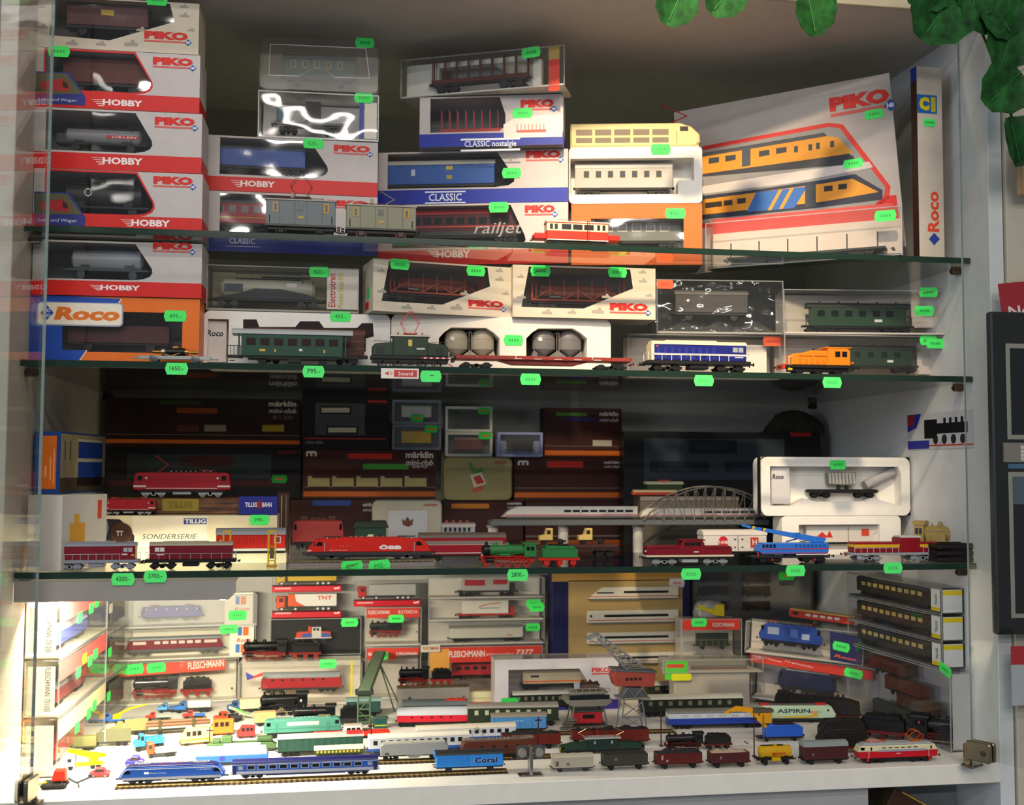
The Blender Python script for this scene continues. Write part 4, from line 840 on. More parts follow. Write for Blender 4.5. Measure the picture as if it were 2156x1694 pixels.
GC = lambda n: coachcar('#1e3428/.4', '#262c2a/.5', L=140, nw=n, wc='#141c1a/.2', ww=9, pitch=108/n, x0=-54, axle=False, ends=8)+"number_plate b 20 30 -15.6 -15.1 17 21 #c8ccc8\nroof_vent cz -50 -4 44 1.2 4 #1e2422 n=5 d=25\nend_platform b -70 -62 -13 13 10 12 #1a1e1c\nend_platform b 62 70 -13 13 10 12 #1a1e1c\nend_rail t .6 -69,-12,12 -69,-12,24 -63,-12,26 #1a1e1c\nend_rail t .6 69,-12,12 69,-12,24 63,-12,26 #1a1e1c\n"
inbox('passenger_coach', 'dark green coach in the lower clear case behind the orange shunter', 'coach', 1742, 1930, 727, 785, .146, -.06, 146, 46, GC(5), ty=.7)
T = box_frame('plastic_case', 'clear case with a green coach under a long light streak, resting on its twin', 'box', (1650, 619), (1992, 600), 0, .12, 48, k1.zt+.0006, -.12)
clear_case(T, '@film', '#cfc6bc', '#b4aaa2/.6'); prect(T, 1918, 632, 1970, 690, '#cdc3ba', y=30, name='white_card'); tag(T, 1955, 615, None, w=26, strike=True); tag(T, 1946, 654, None, w=27, h=13)
K = inbox('passenger_coach', 'olive green coach in the upper clear case near the side wall', 'coach', 1688, 1922, 630, 695, .146, -.12, 146, 46, GC(6).replace('#1e3428', '#26402e'), ty=.5); K.o.location.z = T.p.z+.0036
# models on the shelf front
T = put('passenger_coach', 'dark green old coach with open end platforms and pale overhanging roof', 'coach', 478, 752, .070, Z2+.0003, 160, 48, ytop=693)
build(T, coachcar('#1d4434/.4', '#a8aca8/.45', L=124, nw=7, wc='#2a1816/.2', ww=11, pitch=16.8, x0=-56, zt=39, zr=40, axle=True)+"""overhanging_roof r -74 74 15.8 39.5 47.5 #a8aca8/.45
end_platform b -80 -62 -13 13 10 12 #1c1e1c
end_platform b 62 80 -13 13 10 12 #1c1e1c
railing rail -79 -63 -13 12 24 5 .5 #1c1e1c
railing rail 63 79 -13 12 24 5 .5 #1c1e1c
roof_post b -66 -64 -13 -11 12 40 #1d4434
roof_post b 64 66 -13 -11 12 40 #1d4434
class_mark b -40 -33 -15.4 -15 17 20 #c8a840
class_mark b -22 -20 -15.4 -15 16 20 #c8a840
class_mark b 38 40 -15.4 -15 16 20 #c8a840
crest b 8 12 -15.4 -15 18 21 #d8d8d0
step b -76 -70 -15 -12 4 5 #1c1e1c
step b 70 76 -15 -12 4 5 #1c1e1c
brake_box b -6 10 -12 12 4 8 #1c1e1c
""")
T = put('electric_engine', 'small dark green electric engine with a tall red pantograph beside the sound sign', 'locomotive', 776, 948, .072, Z2+.0003, 108, 40, ytop=707)
build(T, """hood p -11 11 -50,14 -22,14 -22,31 -46,29 -50,25 #28382a/.4 c=1
hood p -11 11 22,14 50,14 50,25 46,29 22,31 #28382a/.4 c=1
cab b -23 23 -12.5 12.5 14 38 #28382a/.4 c=.8
> cab_door b -4 3 -12.9 -12.4 16 35 #2c4030
> cab_window b -3 2 -13.2 -12.8 26 34 #d8c060/.3
> nameplate b 8 19 -12.9 -12.4 22 24 #c8ccc0
roof r -26 26 13.5 38 41 #cfc2ae/.5
grille b -44 -34 -11.4 -11 17 25 #1e2c22
grille b 34 44 -11.4 -11 17 25 #1e2c22
hood_rail rail -48 -24 -8 30 32 4 .35 #3a4a3c
hood_rail rail 24 48 -8 30 32 4 .35 #3a4a3c
sill b -52 52 -12.5 12.5 10.5 14 #1c1e1c
red_white_bar b 14 54 -13 -12.4 11 12.8 #b8282c
> white_mark b 18 21 -13.2 -12.9 11 12.8 #e8e0d8 n=5 d=8
frame b -50 50 -10 10 6 10.5 #181818
step b -3 3 -13 -10 3 4 #181818
pantograph pd 0 43 9 26 12 #d0302e/.35
insulator cz -16 -5 40.5 1 3 #a84a34 n=5 d=8
wheelset sw -36 6.5 9 #1c1a1a
wheelset sw -16 6.5 9 #1c1a1a
wheelset sw 16 6.5 9 #1c1a1a
wheelset sw 36 6.5 9 #1c1a1a
buffer_set buf 59 12 8 2.8 #222
brake_hose t .6 50,-11,5 56,-11,2 #c82a24
""")
T = put('flat_wagon', 'long rust-red flat wagon with low stake pockets in front of the silo tray', 'wagon', 952, 1330, .072, Z2+.0003, 236, 23, ytop=752)
build(T, """deck b -114 114 -14 14 16 19.5 #8e3228/.5 c=.4
side_board b -112 -88 -14.6 -13.8 17 23 #96362c/.5 n=9 d=25
end_board b -115 -113 -14 14 19 24 #8e3228/.5
end_board b 113 115 -14 14 19 24 #8e3228/.5
belly p -11 11 -60,16 60,16 40,9 -40,9 #6a1e1a/.5
stake_pocket b -104 -101 -15.2 -14.5 15.5 18.5 #5e201c n=9 d=26
marking b -40 -30 -15.1 -14.7 17.6 18.8 #d8c8c0 n=5 d=26
buffer_set buf 119 13 8 2.8 #6a2420
"""+bogies((-88, 88), 26, 5.8, 12.5))
T = put('diesel_engine', 'blue diesel engine with cream roof, white stripe and black frame', 'locomotive', 1356, 1577, .072, Z2+.0003, 150, 48, ytop=716)
build(T, hooddiesel('#1e2678/.35', '#e6d2b0/.4', '#1c1b1b', '#e8e4dc', wc='#9aa4a8/.15', trim='#283088')+"white_stripe b -66 67 -13.4 13.4 24.5 27 #e2ddd4\ncab_front_trim b -68 -64 -12.6 12.6 17 41 #e6d2b0\nred_emblem cy -60 -12.6 37 1.6 .6 #b8402c\nnumber b 50 62 -13.6 -13.2 22 23.4 #d8d8d8\n")
T = put('shunting_engine', 'bright orange shunting engine with stepped hood and red buffer beam', 'locomotive', 1640, 1797, .068, Z2+.0003, 108, 42, ytop=731)
build(T, """frame b -50 50 -13 13 10 14 #1c1a18
hood p -11.5 11.5 -40,14 12,14 12,36 -12,36 -18,33 -36,31 -40,28 #e8821c/.35 c=1
cab p -12.8 12.8 12,14 44,14 44,36 40,40 12,40 #e8821c/.35 c=.8
> cab_window b 22 29 -13.3 -12.6 27 35 #1c1c20/.2 n=2 d=10
cab_roof b 8 46 -13.2 13.2 39.5 41.5 #e07a18/.4 c=.6
exhaust cz -4 0 36 2 4 #2a2624
louvre b -30 -10 -12 -11.4 27 28.5 #b85e10
louvre b -8 10 -12 -11.4 27 28.5 #b85e10
hood_panel b -30 -26 -12 -11.4 16 24 #d87414 n=5 d=8.5
buffer_beam b -53 -50 -13 13 8 15 #d03420
ladder t .6 -44,-12,6 -44,-12,26 -40,-12,26 #d8d0c8
end_light cx 48 -9 18 2 3 #e8701c
yellow_step b -46 -40 -13.4 -12 6 9 #d8b020
underframe b -40 42 -10 10 5 10 #141414
buffer_set buf 58 11 8 2.8 #2a1c18
"""+wheels((-28, 0, 28), 6.2, 9))
# price tags hung on the shelf edges
def edge_tag(label, px, py, z, t=None, rot=0, w=25.5, h=13.5):
    q = P(px, py, SET-.0012); T = Thing('price_tag', label, 'price tag', (q.x, SET-.0012, q.z), 0, 'green price tags on the shelf edges')
    mb = MB(); c, k = math.cos(rot), math.sin(rot); mb.plate([(u*c-v*k, u*k+v*c) for u, v in tag_outline(w, h)], [], -.3, .3, '#5cff7c/.6'); T.part('card', mb, False, 0)
    if t == '-': build(T, '> pen_mark b -1 3.4 -.5 -.3 .6 1.4 #173a1c')
    elif t: lettering(T, t, 0, .6, 15, 5.2, -.6, '#173a1c', .0, 0, rot)
    else:
        q = MB()
        for i in range(4): q.box(-6+i*3.2, -4+i*3.2, -.5, -.35, -2, 2, '#45d062')
        T.part('faded_print', q, True, 0)
    return T
edge_tag('green price tag hung under the bare motor chassis', 372, 776, Z2, '1650.-'); edge_tag('green price tag hung under the dark green old coach', 660, 782, Z2, '795.-')
edge_tag('green price tag beside the sound sign under the green electric engine', 907, 792, Z2, '-'); edge_tag('green price tag hung under the long rust-red flat wagon', 1117, 798, Z2)
edge_tag('green price tag hung under the blue and cream diesel', 1482, 801, Z2); edge_tag('green price tag hung under the orange shunter', 1752, 805, Z2)
edge_tag('green price tag under the maroon engine with grey frame', 259, 1219, Z3, '4200.-'); edge_tag('green price tag under the maroon engine with black frame', 327, 1213, Z3, '3700.-')
edge_tag('green price tag hung under the green steam engine', 1090, 1210, Z3, '2800.-'); edge_tag('green price tag hung under the maroon centre-cab diesel', 1455, 1208, Z3)
edge_tag('green price tag hung under the blue rail crane', 1675, 1201, Z3); edge_tag('green price tag hung under the red and yellow diesel', 1880, 1195, Z3)
q = P(842, 786, SET-.0015); T = Thing('sound_sign', 'small white sign reading Sound with a loudspeaker symbol under the green engine', 'sign', (q.x, SET-.0015, q.z))
build(T, "card b -22 22 -.4 .4 -6 6 #efe2d6\n> red_panel b -7 20 -.7 -.4 -4 4.2 #c8443c\n> speaker_symbol p -.7 -.4 -17,-1 -15,-1 -13,-3 -13,3 -15,1 -17,1 #c8443c\n> sound_wave b -11.5 -11 -.7 -.4 -2 2 #c8443c n=2 d=1.8\nword T 6.5 0 17 4.6 -.9 'Sound' #f4e8e0 c=.01\n")
# ================================================================== lowest glass shelf
BR = '#3a1612/.45'; EP = .0006
def brown(label, x0, y0, x1, y1, zb=None, bars=(), sub=None, stripe=True, col=BR, Y=.47, d=40):
    T = box_frame('model_carton', label, 'box', (x0, y0), (x1, y0+2), y1, Y, d, zb, 0.0); solid_box(T, col)
    if stripe: prect(T, x0+1, y1-14, x1-1, y1-3, '#c8601c/.45', name='printed_band'); prect(T, x0+1, y1-24, x1-1, y1-22, '#7a6a5c', sub=True)
    for a, b, c, d_, k in bars: prect(T, a, b, c, d_, k, name='printed_bar', r=2)
    if sub: ptext(T, 'märklin', *sub[:4], '#d8d0cc', bold=.03); ptext(T, 'mini-club', sub[0], sub[3]+3, sub[2], sub[3]+3+(sub[3]-sub[1])*.9, '#c8c0bc', shear=.25, sub=True)
    return T
def mm_logo(T, x, y, w, h): ppoly(T, [(x, y+h), (x, y+h*.35), (x+w*.1, y), (x+w*.9, y), (x+w, y+h*.35), (x+w, y+h), (x+w*.8, y+h), (x+w*.8, y+h*.4), (x+w*.6, y+h*.4), (x+w*.6, y+h), (x+w*.4, y+h), (x+w*.4, y+h*.4), (x+w*.2, y+h*.4), (x+w*.2, y+h)], '#d8d0cc', name='logo_mark')
yb = 1151
r1 = brown('brown carton with a blue bar print behind the red electric engine model', 612, 1050, 790, yb, Z3, [(658, 1053, 738, 1064, '#2c4a9a')], (764, 1058, 784, 1066), False)
r1b = brown('brown carton with an orange bar print between the cream tin and the viaduct', 934, 1052, 1102, yb, Z3, [(950, 1060, 1030, 1070, '#c87a28')], (1068, 1057, 1098, 1062), False)
r1c = brown('brown carton low behind the viaduct and its white train', 1106, 1054, 1335, yb, Z3, [], None, True)
T = t3 = box_frame('display_tin', 'pale metal tin with a printed crest behind the red express engine', 'tin', (784, 1052), (931, 1053), yb, .438, 22, Z3, 0)
mb = MB(); mb.prism(rr(-T.w/2, T.w/2, 0, T.h, 9), 0, T.d, '#b9b2a2/.35', 2); T.part('tin_body', mb); prect(T, 815, 1072, 902, 1140, '#b8a888', y=-.3, name='printed_frame', r=3); prect(T, 817, 1074, 900, 1138, '#c4c4cc', y=-.45, sub=True, r=3)
ptext(T, 'märklin', 892, 1059, 921, 1065, '#b8302a', bold=.03); ppoly(T, [(848, 1104), (846, 1092), (852, 1096), (858, 1087), (864, 1096), (870, 1091), (869, 1104), (859, 1109)], '#6a4a30', y=-.6, sub=True, name='printed_crest'); ppoly(T, [(853, 1102), (864, 1102), (862, 1107), (855, 1107)], '#8a2420', y=-.7, sub=True, name='printed_shield')
r1d = brown('black carton low behind the wooden plinth', 222, 1048, 608, yb, Z3, [], None, False, '#17100f/.4')
T = r2 = brown('large brown carton printed with a long cream train and red and green bars', 638, 946, 918, 1048, r1.zt+EP, [(732, 954, 826, 966, '#c02820'), (764, 976, 860, 988, '#3c8c30')], (854, 950, 912, 964)); ptext(T, '8645', 868, 975, 900, 985, '#a89a94')
mm_logo(T, 644, 949, 23, 11)
for i in range(5): x = 648+i*51; ppoly(T, [(x, 1024), (x, 1002), (x+9, 1002), (x+9, 1006), (x+46, 1006), (x+46, 1024)], '#b0a06c', name='printed_coach', y=-.3); ppoly(T, [(x+2, 1024), (x+44, 1024), (x+44, 1028), (x+2, 1028)], '#241412', y=-.35, sub=True)
T = r2b = box_frame('display_tin', 'khaki metal tin with a printed ornament in red, white and green', 'tin', (935, 961), (1079, 962), 1050, .46, 24, r1b.zt+EP, 0)
mb = MB(); mb.prism(rr(-T.w/2, T.w/2, 0, T.h, 9), 0, T.d, '#8c8258/.35', 2); T.part('tin_body', mb); ptext(T, 'märklin', 1040, 970, 1068, 976, '#a8402a', bold=.03)
ppoly(T, [(990, 1000), (1014, 994), (1024, 1018), (998, 1026)], '#c8c0b0', name='printed_ornament'); ppoly(T, [(996, 1004), (1010, 999), (1020, 1016), (1004, 1020)], '#b03a24', y=-.4, sub=True); ppoly(T, [(985, 975), (992, 972), (1000, 988), (1018, 986), (1016, 993), (996, 997), (990, 984)], '#4a7a3c', y=-.4, sub=True); ppoly(T, [(994, 1028), (1018, 1022), (1016, 1032), (996, 1038)], '#b0503a', y=-.4, sub=True)
r2c = brown('dark brown carton with a red bar print beside the khaki tin', 1082, 963, 1312, 1050, r1c.zt+EP, [(1152, 970, 1228, 984, '#c02820')], (1272, 970, 1304, 976)); mm_logo(r2c, 1090, 969, 23, 10)
T = r2d = box_frame('window_carton', 'black carton with a dim window and red lettering behind the plinth engine', 'box', (222, 942), (634, 944), 1048, .47, 40, r1d.zt+EP, 0)
solid_box(T, '#131012/.35'); prect(T, 268, 955, 570, 1008, '#2c3438/.3', name='dim_window'); prect(T, 380, 958, 490, 982, '#3a1c20', sub=True, y=-.4); ptext(T, 'märklin', 586, 948, 624, 956, '#8a1c1c', bold=.03); tag(T, 588, 1008, None, w=24, h=12, col='#1f9a3a/.6'); prect(T, 226, 1010, 600, 1024, '#3a1014', name='printed_band')
# top row
T = brown('dark brown carton with dim green and orange bars at the top of its stack', 222, 838, 632, 938, r2d.zt+EP, [(338, 842, 424, 852, '#2c3c18'), (372, 858, 458, 870, '#8a3c14')], (566, 844, 624, 856), True, '#241210/.45')
ptext(T, '8130', 574, 874, 616, 883, '#6a5a52')
for x, c in ((372, '#5a2a28'), (430, '#8a8478'), (552, '#a8902c')): ppoly(T, [(x, 908), (x, 894), (x+46, 894), (x+46, 908)], c, name='printed_wagon', y=-.3)
T = box_frame('window_carton', 'black carton showing two small white lorries in its windows', 'box', (637, 818), (822, 820), 942, .47, 40, r2.zt+EP, 0)
solid_box(T, '#16110f/.4'); prect(T, 664, 848, 768, 916, '#4a4c50/.3', name='window_card')
for y in (858, 900):
    prect(T, 674 if y < 880 else 688, y-4, 740 if y < 880 else 754, y+14, '#141414', y=-.35, sub=True); ppoly(T, [((674 if y < 880 else 688)+3, y+10), ((674 if y < 880 else 688)+3, y), ((674 if y < 880 else 688)+62, y), ((674 if y < 880 else 688)+62, y+10)], '#c8c4ac', y=-.5, sub=True, name='printed_lorry')
prect(T, 642, 921, 812, 925, '#b8301c', name='printed_line'); ptext(T, 'mini-club', 643, 927, 680, 934, '#8a8480', shear=.25); prect(T, 775, 842, 814, 848, '#a8241c', name='printed_line')
def tiny_case(label, x0, y0, x1, y1, zb, frame, body, rf, tg=None, Y=.465, in_='#55585c'):
    T = box_frame('small_case', label, 'box', (x0, y0), (x1, y0+1), y1, Y, 28, zb, 0)
    mb = MB(); w, h = T.w/2, T.h; mb.plate(rr(-w, w, 0, h, 1.5), [rr(-w+4, w-4, 4, h-4, 1)], 0, 12, frame); mb.box(-w, w, 12, 28, 0, h, in_); T.part('case_frame', mb, False, 0)
    mb = MB(); mb.box(-w+4.5, w-4.5, 1, 1.4, 4.5, h-4.5, '@clear'); T.part('cover', mb, False, 0)
    if tg: tag(T, *tg, None, w=21, h=11, col='#28c048/.6')
    z = .001*h
    K = Thing('small_wagon', label.replace('case with a ', '').split(' in ')[0]+' inside its little display case', 'wagon', T.p+Vector((0, .0065, .0075)), 0, None, (1, .3, .82))
    L = T.w-24; build(K, f"body b {-L/2+3} {L/2-3} -9 9 4 {h-14:.1f} {body} c=.8\nroof r {-L/2+2} {L/2-2} 9.3 {h-14:.1f} {h-11:.1f} {rf}\nframe b {-L/2} {L/2} -7 7 2.4 4 #1c1c1c\nwheelset w {-L*.3:.1f} 2.4 6 #1c1c1c\nwheelset w {L*.3:.1f} 2.4 6 #1c1c1c\n")
    return T
a = tiny_case('case with a yellow engine in a blue-grey frame', 826, 893, 929, 943, r2.zt+EP, '#6a7080', '#c8a018', '#a88414', (908, 903))
b_ = tiny_case('case with a white lettered van in a blue-grey frame', 826, 841, 929, 889, a.zt+EP, '#70788a', '#c8ccd0', '#a8a8a8', (878, 880))
a = tiny_case('case with a maroon railcar in a white frame', 938, 909, 1037, 956, r2b.zt+EP, '#b4b4b4', '#6a2c30', '#8a6a60', (1021, 917))
b_ = tiny_case('case with a black-green engine in a white frame', 938, 855, 1037, 905, a.zt+EP, '#b8b8b8', '#1c2420', '#1c2420', (1020, 865))
a = tiny_case('case with a dark violet engine in a lavender frame', 1048, 909, 1143, 963, max(r2b.zt, r2c.zt)+EP, '#8c90c0', '#34303c', '#34303c', None, .45, '#8a8cb0')
T = brown('upright brown carton with green and blue bars and white lettering', 1146, 858, 1309, 962, r2c.zt+EP, [(1170, 868, 1236, 876, '#4a7a2c'), (1190, 878, 1254, 886, '#2c2c6a')], (1262, 866, 1302, 876))
prect(T, 1248, 926, 1288, 940, '#a8a098', name='printed_label')
# black presentation box with the dark hill on it
T = kb = box_frame('presentation_box', 'large black presentation box with a grey window of dark train models', 'box', (1314, 906), (1728, 912), yb, .43, 30, Z3, 0)
solid_box(T, '#1c1d20/.4'); prect(T, 1356, 922, 1652, 1010, '#39424c/.3', name='window_pane'); prect(T, 1664, 910, 1708, 919, '#a8241c', name='lettering_bar'); prect(T, 1450, 926, 1552, 954, '#1a2028', y=-.4, sub=True)
for x in (1368, 1526): prect(T, x, 970, x+124, 994, '#1c242c', y=-.4, sub=True)
for x, y in ((1456, 930), (1376, 975), (1534, 975)): prect(T, x+8, y, x+80, y+18, '#262f3a', y=-.5, sub=True)
T = Thing('model_hill', 'dark rugged model hill on top of the black presentation box', 'model hill', (P(1672, 900, .45).x, .452, kb.zt+.0002))
mb = MB(); n = 26; rings = []
for k, (r, z) in enumerate(((40, 0), (38, 10), (32, 20), (24, 27), (14, 32), (5, 34))):
    rings.append([((r*(1.05+.14*math.sin(3*t+k)+.12*rnd.random()))*math.cos(t)*1.15, r*.36*(1+.2*rnd.random())*math.sin(t), z*(1+.1*rnd.random())) for t in [2*math.pi*i/n for i in range(n)]])
mb.loft(rings, '@rock'); T.part('rugged_surface', mb, False, 60)
# decal on the side wall
mb = MB(); Y0, Y1_ = XW(2050, 900, W).y, XW(1912, 900, W).y
T = Thing('wall_sticker', 'paper sticker of a black steam engine with red and blue corners on the side wall', 'sticker', (W-.0006, (Y0+Y1_)/2, XW(1975, 945, W).z), -math.pi/2)
hw = (Y1_-Y0)*500; hh = (XW(1975, 868, W).z-XW(1975, 945, W).z)*1000
build(T, f"""sheet b {-hw} {hw} -.1 .2 0 {hh} #c9c9cc/.6
red_strip b {-hw*.3} {hw} -.3 -.1 4 {hh*.12} #c8402c
blue_strip b {-hw} {-hw*.3} -.3 -.1 1 {hh*.25} #3a3a9c
corner_flag p -.3 -.1 {-hw},{hh} {-hw*.55},{hh} {-hw*.7},{hh*.62} {-hw},{hh*.5} #34349a
> red_field p -.4 -.3 {-hw},{hh} {-hw*.75},{hh} {-hw*.8},{hh*.7} {-hw},{hh*.66} #a82c34
printed_boiler b {-hw*.3} {hw*.85} -.35 -.1 {hh*.42} {hh*.7} #17171a
> printed_cab b {-hw*.45} {-hw*.05} -.4 -.1 {hh*.3} {hh*.82} #17171a
> printed_chimney b {hw*.15} {hw*.22} -.4 -.1 {hh*.7} {hh*.84} #17171a n=4 d={hw*.17:.1f}
> printed_wheel cy {-hw*.1:.1f} -.2 {hh*.26:.1f} {hh*.13:.1f} .3 #2a2a2e n=4 d={hw*.27:.1f}
""")
# cartons and plinth by the other wall
T = Thing('photo_carton', 'blue carton with an orange end panel and a printed photo of a blue engine', 'box', (.0175, .103, G(112, 1203, Z3).z), -.12)
T.w, T.d = 30, 165; ztop = P(140, 1040, .1).z
T2 = Thing('white_carton', 'plain white carton with a printed orange engine, in the corner beneath the photo carton', 'box', (.0265, .062, Z3), -.36); T2.w, T2.d = 43, 92; T2.h = (ztop-Z3)*1000-.4
solid_box(T2, '#cfc8c0/.5'); x = T2.w/2
def side(T, name, y0, y1, z0, z1, col, k=.3, sub=False):
    mb = MB(); mb.box(T.w/2, T.w/2+k, y0, y1, z0, z1, col); return T.part(name, mb, sub, 0)
h = T2.h; side(T2, 'printed_engine', 16, 46, h*.36, h*.62, '#d89a2c'); side(T2, 'printed_engine_cab', 24, 34, h*.62, h*.74, '#d8a040', .3, True); side(T2, 'printed_shadow', 14, 48, h*.28, h*.36, '#8a7a58', .3, True); side(T2, 'red_label', 72, 80, h*.66, h*.92, '#d8402c')
T.p.z = ztop; T.o.location.z = ztop; T.h = (P(140, 908, .1).z-ztop)*1000; solid_box(T, '#1c468c/.45')
mb = MB(); mb.box(-9, 11, -.3, 0, 6, T.h-5, '#e0701c/.45'); T.part('end_panel', mb, False, 0)
mb = MB(); mb.box(8, 9, -.5, -.3, 12, T.h-20, '#f0c090'); mb.box(4, 5, -.5, -.3, 16, T.h-30, '#f0c090'); mb.box(-2, 0, -.5, -.3, 20, T.h-40, '#f0b080'); T.part('printed_line', mb, True, 0)
h = T.h; side(T, 'photo', 2, 163, 2, h-2, '#9a8c6a/.5'); side(T, 'photo_ground', 2, 163, 2, h*.26, '#4a4238', .4, True); side(T, 'photo_engine', 62, 152, h*.58, h*.86, '#1c3c8c', .5, True); side(T, 'photo_engine', 62, 152, h*.26, h*.52, '#1c3c8c', .5, True); side(T, 'photo_stripe', 58, 152, h*.52, h*.58, '#b8b09a', .5, True); side(T, 'photo_roof', 58, 150, h*.86, h*.9, '#c8c0a8', .5, True); side(T, 'photo_wheels', 58, 150, h*.12, h*.26, '#1a1816', .5, True)
for y in (12, 30): side(T, 'photo_spire', y, y+6, h*.55, h*.86, '#6a6450', .5, True)
T = w1 = box_frame('gift_carton', 'cream carton with round dark window and special-series lettering under the wooden plinth', 'box', (176, 1083), (584, 1086), 1180, .2, 120, Z3, 0)
solid_box(T, '#ded2aa/.5'); prect(T, 279, 1086, 436, 1150, '#e8e0c4', name='white_label'); prect(T, 387, 1091, 435, 1103, '#3a4a8a', name='logo_field', y=-.4); ptext(T, 'TILLIG', 389, 1092.5, 433, 1101.5, '#e8e8e0', y=-.6, bold=.04, sub=True); ptext(T, 'SONDERSERIE', 299, 1124, 415, 1134, '#5a584c', y=-.5, shear=.25, bold=.0)
ppoly(T, [(207, 1138), (206, 1118), (214, 1098), (226, 1092), (252, 1093), (270, 1108), (283, 1128), (282, 1140)], '#1c1c24', name='dark_cutout', y=-.3); ppoly(T, [(206, 1138), (208, 1112), (218, 1094), (226, 1096), (229, 1112), (224, 1130), (222, 1140)], '#7a8490', y=-.45, sub=True, name='cut_edge')
q = T.lp(256, 1122, -.5); mb = MB(); mb.cyl((q[0], -.5, q[1]), (q[0], -1, q[1]), 13, '#5a3024/.3', 20); mb.cyl((q[0], -1, q[1]), (q[0], -1.3, q[1]), 11, '#3a2a22/.3', 20); T.part('round_badge', mb, True)
lettering(T, 'TT', q[0]-2, q[1], 8, 6, -1.6, '#c8b8a0', .03)
tag(T, 546, 1094, '2990.-', w=25, h=13)
T = pl = box_frame('wooden_plinth', 'dark polished wooden plinth with a brass plate on the cream carton', 'plinth', (183, 1046), (512, 1049), 1082, .228, 90, w1.zt+EP, 0)
mb = MB(); mb.box(-T.w/2, T.w/2, 0, T.d, 0, T.h, '@wood', 1); T.part('wood_block', mb, False, 0); prect(T, 342, 1050, 418, 1075, '#c8b050/m', name='brass_plate', r=1.5); ptext(T, 'TILLIG', 354, 1055, 405, 1069, '#8a7428', y=-.5, bold=.05, sub=True)
E243 = lambda p: eloco('#a81c28/.35', '#5a2024', L=170, panto=p, pcol='#b83028', prof=[(-84, 12), (84, 12), (85, 20), (82, 38), (78, 41), (-78, 41), (-82, 38), (-85, 20)], bands=((-84, -62, 17, 20, '#e2d8cc'), (62, 84, 17, 20, '#e2d8cc'), (-62, 62, 14.5, 15.5, '#d8ccc0')), under='#a8a8a4', wz=(28, 36), wc='#1c1c1c/.2')+"lamp cy -62 -14.4 32 2 .6 #e0d8d0\nlamp cy 62 -14.4 32 2 .6 #e0d8d0\n"
T = put('electric_engine', 'crimson electric engine with grey bogies and raised pantograph on the plinth', 'locomotive', 278, 490, .25, pl.zt+.0003, 176, 44, ytop=991); build(T, E243('s'))
T = put('electric_engine', 'little crimson electric engine standing before the wooden plinth', 'locomotive', 212, 331, .214, w1.zt+.0003, 176, 44, ytop=1048); build(T, E243('f'))
T = box_frame('freight_container', 'dark blue freight container with white lettering beside the plinth', 'container', (503, 1043), (584, 1046), 1083, .203, 26, w1.zt+EP, 0)
solid_box(T, '#28308c/.4', name='container_body'); mb = MB(); mb.box(-T.w/2+2, -T.w/2+3, -.3, 0, 2, T.h-2, '#222a80'); o = T.part('corrugation', mb, False, 0)
for i in range(1, 16):
    q = o.copy(); COL.objects.link(q); q.location.x = i*.001*(T.w-5)/15
ptext(T, 'TILLIG', 516, 1057, 541, 1067, '#e8e8f0', y=-.6, bold=.03); ptext(T, 'BAHN', 552, 1057, 572, 1067, '#e8e8f0', y=-.6, bold=.03); q = T.lp(546, 1062, -.4); mb = MB(); mb.cyl((q[0], -.4, q[1]), (q[0], -.5, q[1]), 5, '#8a2030', 16); T.part('red_disc', mb, True)
T = Thing('wooden_stand', 'brown wooden display stand upright beside the cream carton', 'frame', (P(596, 1100, .27).x, .27, Z3)); hz = (P(596, 1036, .27).z-Z3)*1000
build(T, f"post b -8 8 0 20 0 {hz:.1f} #4a2e22/.4 c=.8\nedge_line b -3 -1.6 -.4 0 2 {hz-4:.1f} #b8a088\nedge_line b 3 4.4 -.4 0 2 {hz-4:.1f} #8a7460\n")
T = put('passenger_coach', 'bright red coach with grey roof behind the yellow posts', 'coach', 455, 602, .155, Z3+.012, 150, 34, ytop=1109); build(T, "body b -74 74 -13 13 6 24 #c8281c/.35 c=.8\nroof r -75 75 13.6 24 33 #8a8c90/.4\nribbing b -70 -69 -13.5 -13 8 23 #a82018 n=16 d=7.6\nwindow_frame b 50 64 -13.6 -13 13 22 #d8ccc8\n> window b 52 62 -13.9 -13.4 14 21 #8a2420\nlamp cy -64 -13.4 16 2 .6 #d8b8b0\nsill b -74 74 -13.4 13.4 3 6 #d8d4c8\nframe b -70 70 -10 10 0 3 #2a2826\n")
T = Thing('wagon_stand', 'small cream riser block under the bright red coach', 'stand', (P(528, 1150, .155).x, .155, Z3)); build(T, "block b -44 44 -11 11 0 11.8 #cfc4a0/.5 c=.5\n")
def ypost(label, px, ytop, ybot, Y):
    q = P(px, ybot, Y); h = (P(px, ytop, Y).z-Z3)*1000
    T = Thing('yellow_portal', label, 'signal', (q.x, Y, Z3)); s = ''
    for x in (-4, 4): s += f"upright b {x-1} {x+1} -1 1 0 {h:.1f} #d8a818/.4\n"
    s += f"crossbar b -5 5 -1.2 1.2 {h-2:.1f} {h:.1f} #d8a818/.4\nfoot b -6 6 -4 4 0 1.6 #b88c14/.4\nrung b -4 4 -.7 .7 6 7.2 #b88c14/.4 n=3 d=0,0,{h/5:.1f}\ncounterweight b -2.4 2.4 -2 2 {h*.22:.1f} {h*.5:.1f} #5a5648\n"
    build(T, s)
ypost('yellow portal post in front of the cream carton lettering', 477, 1116, 1180, .10); ypost('yellow portal post near the red engine plinth', 572, 1116, 1186, .092)
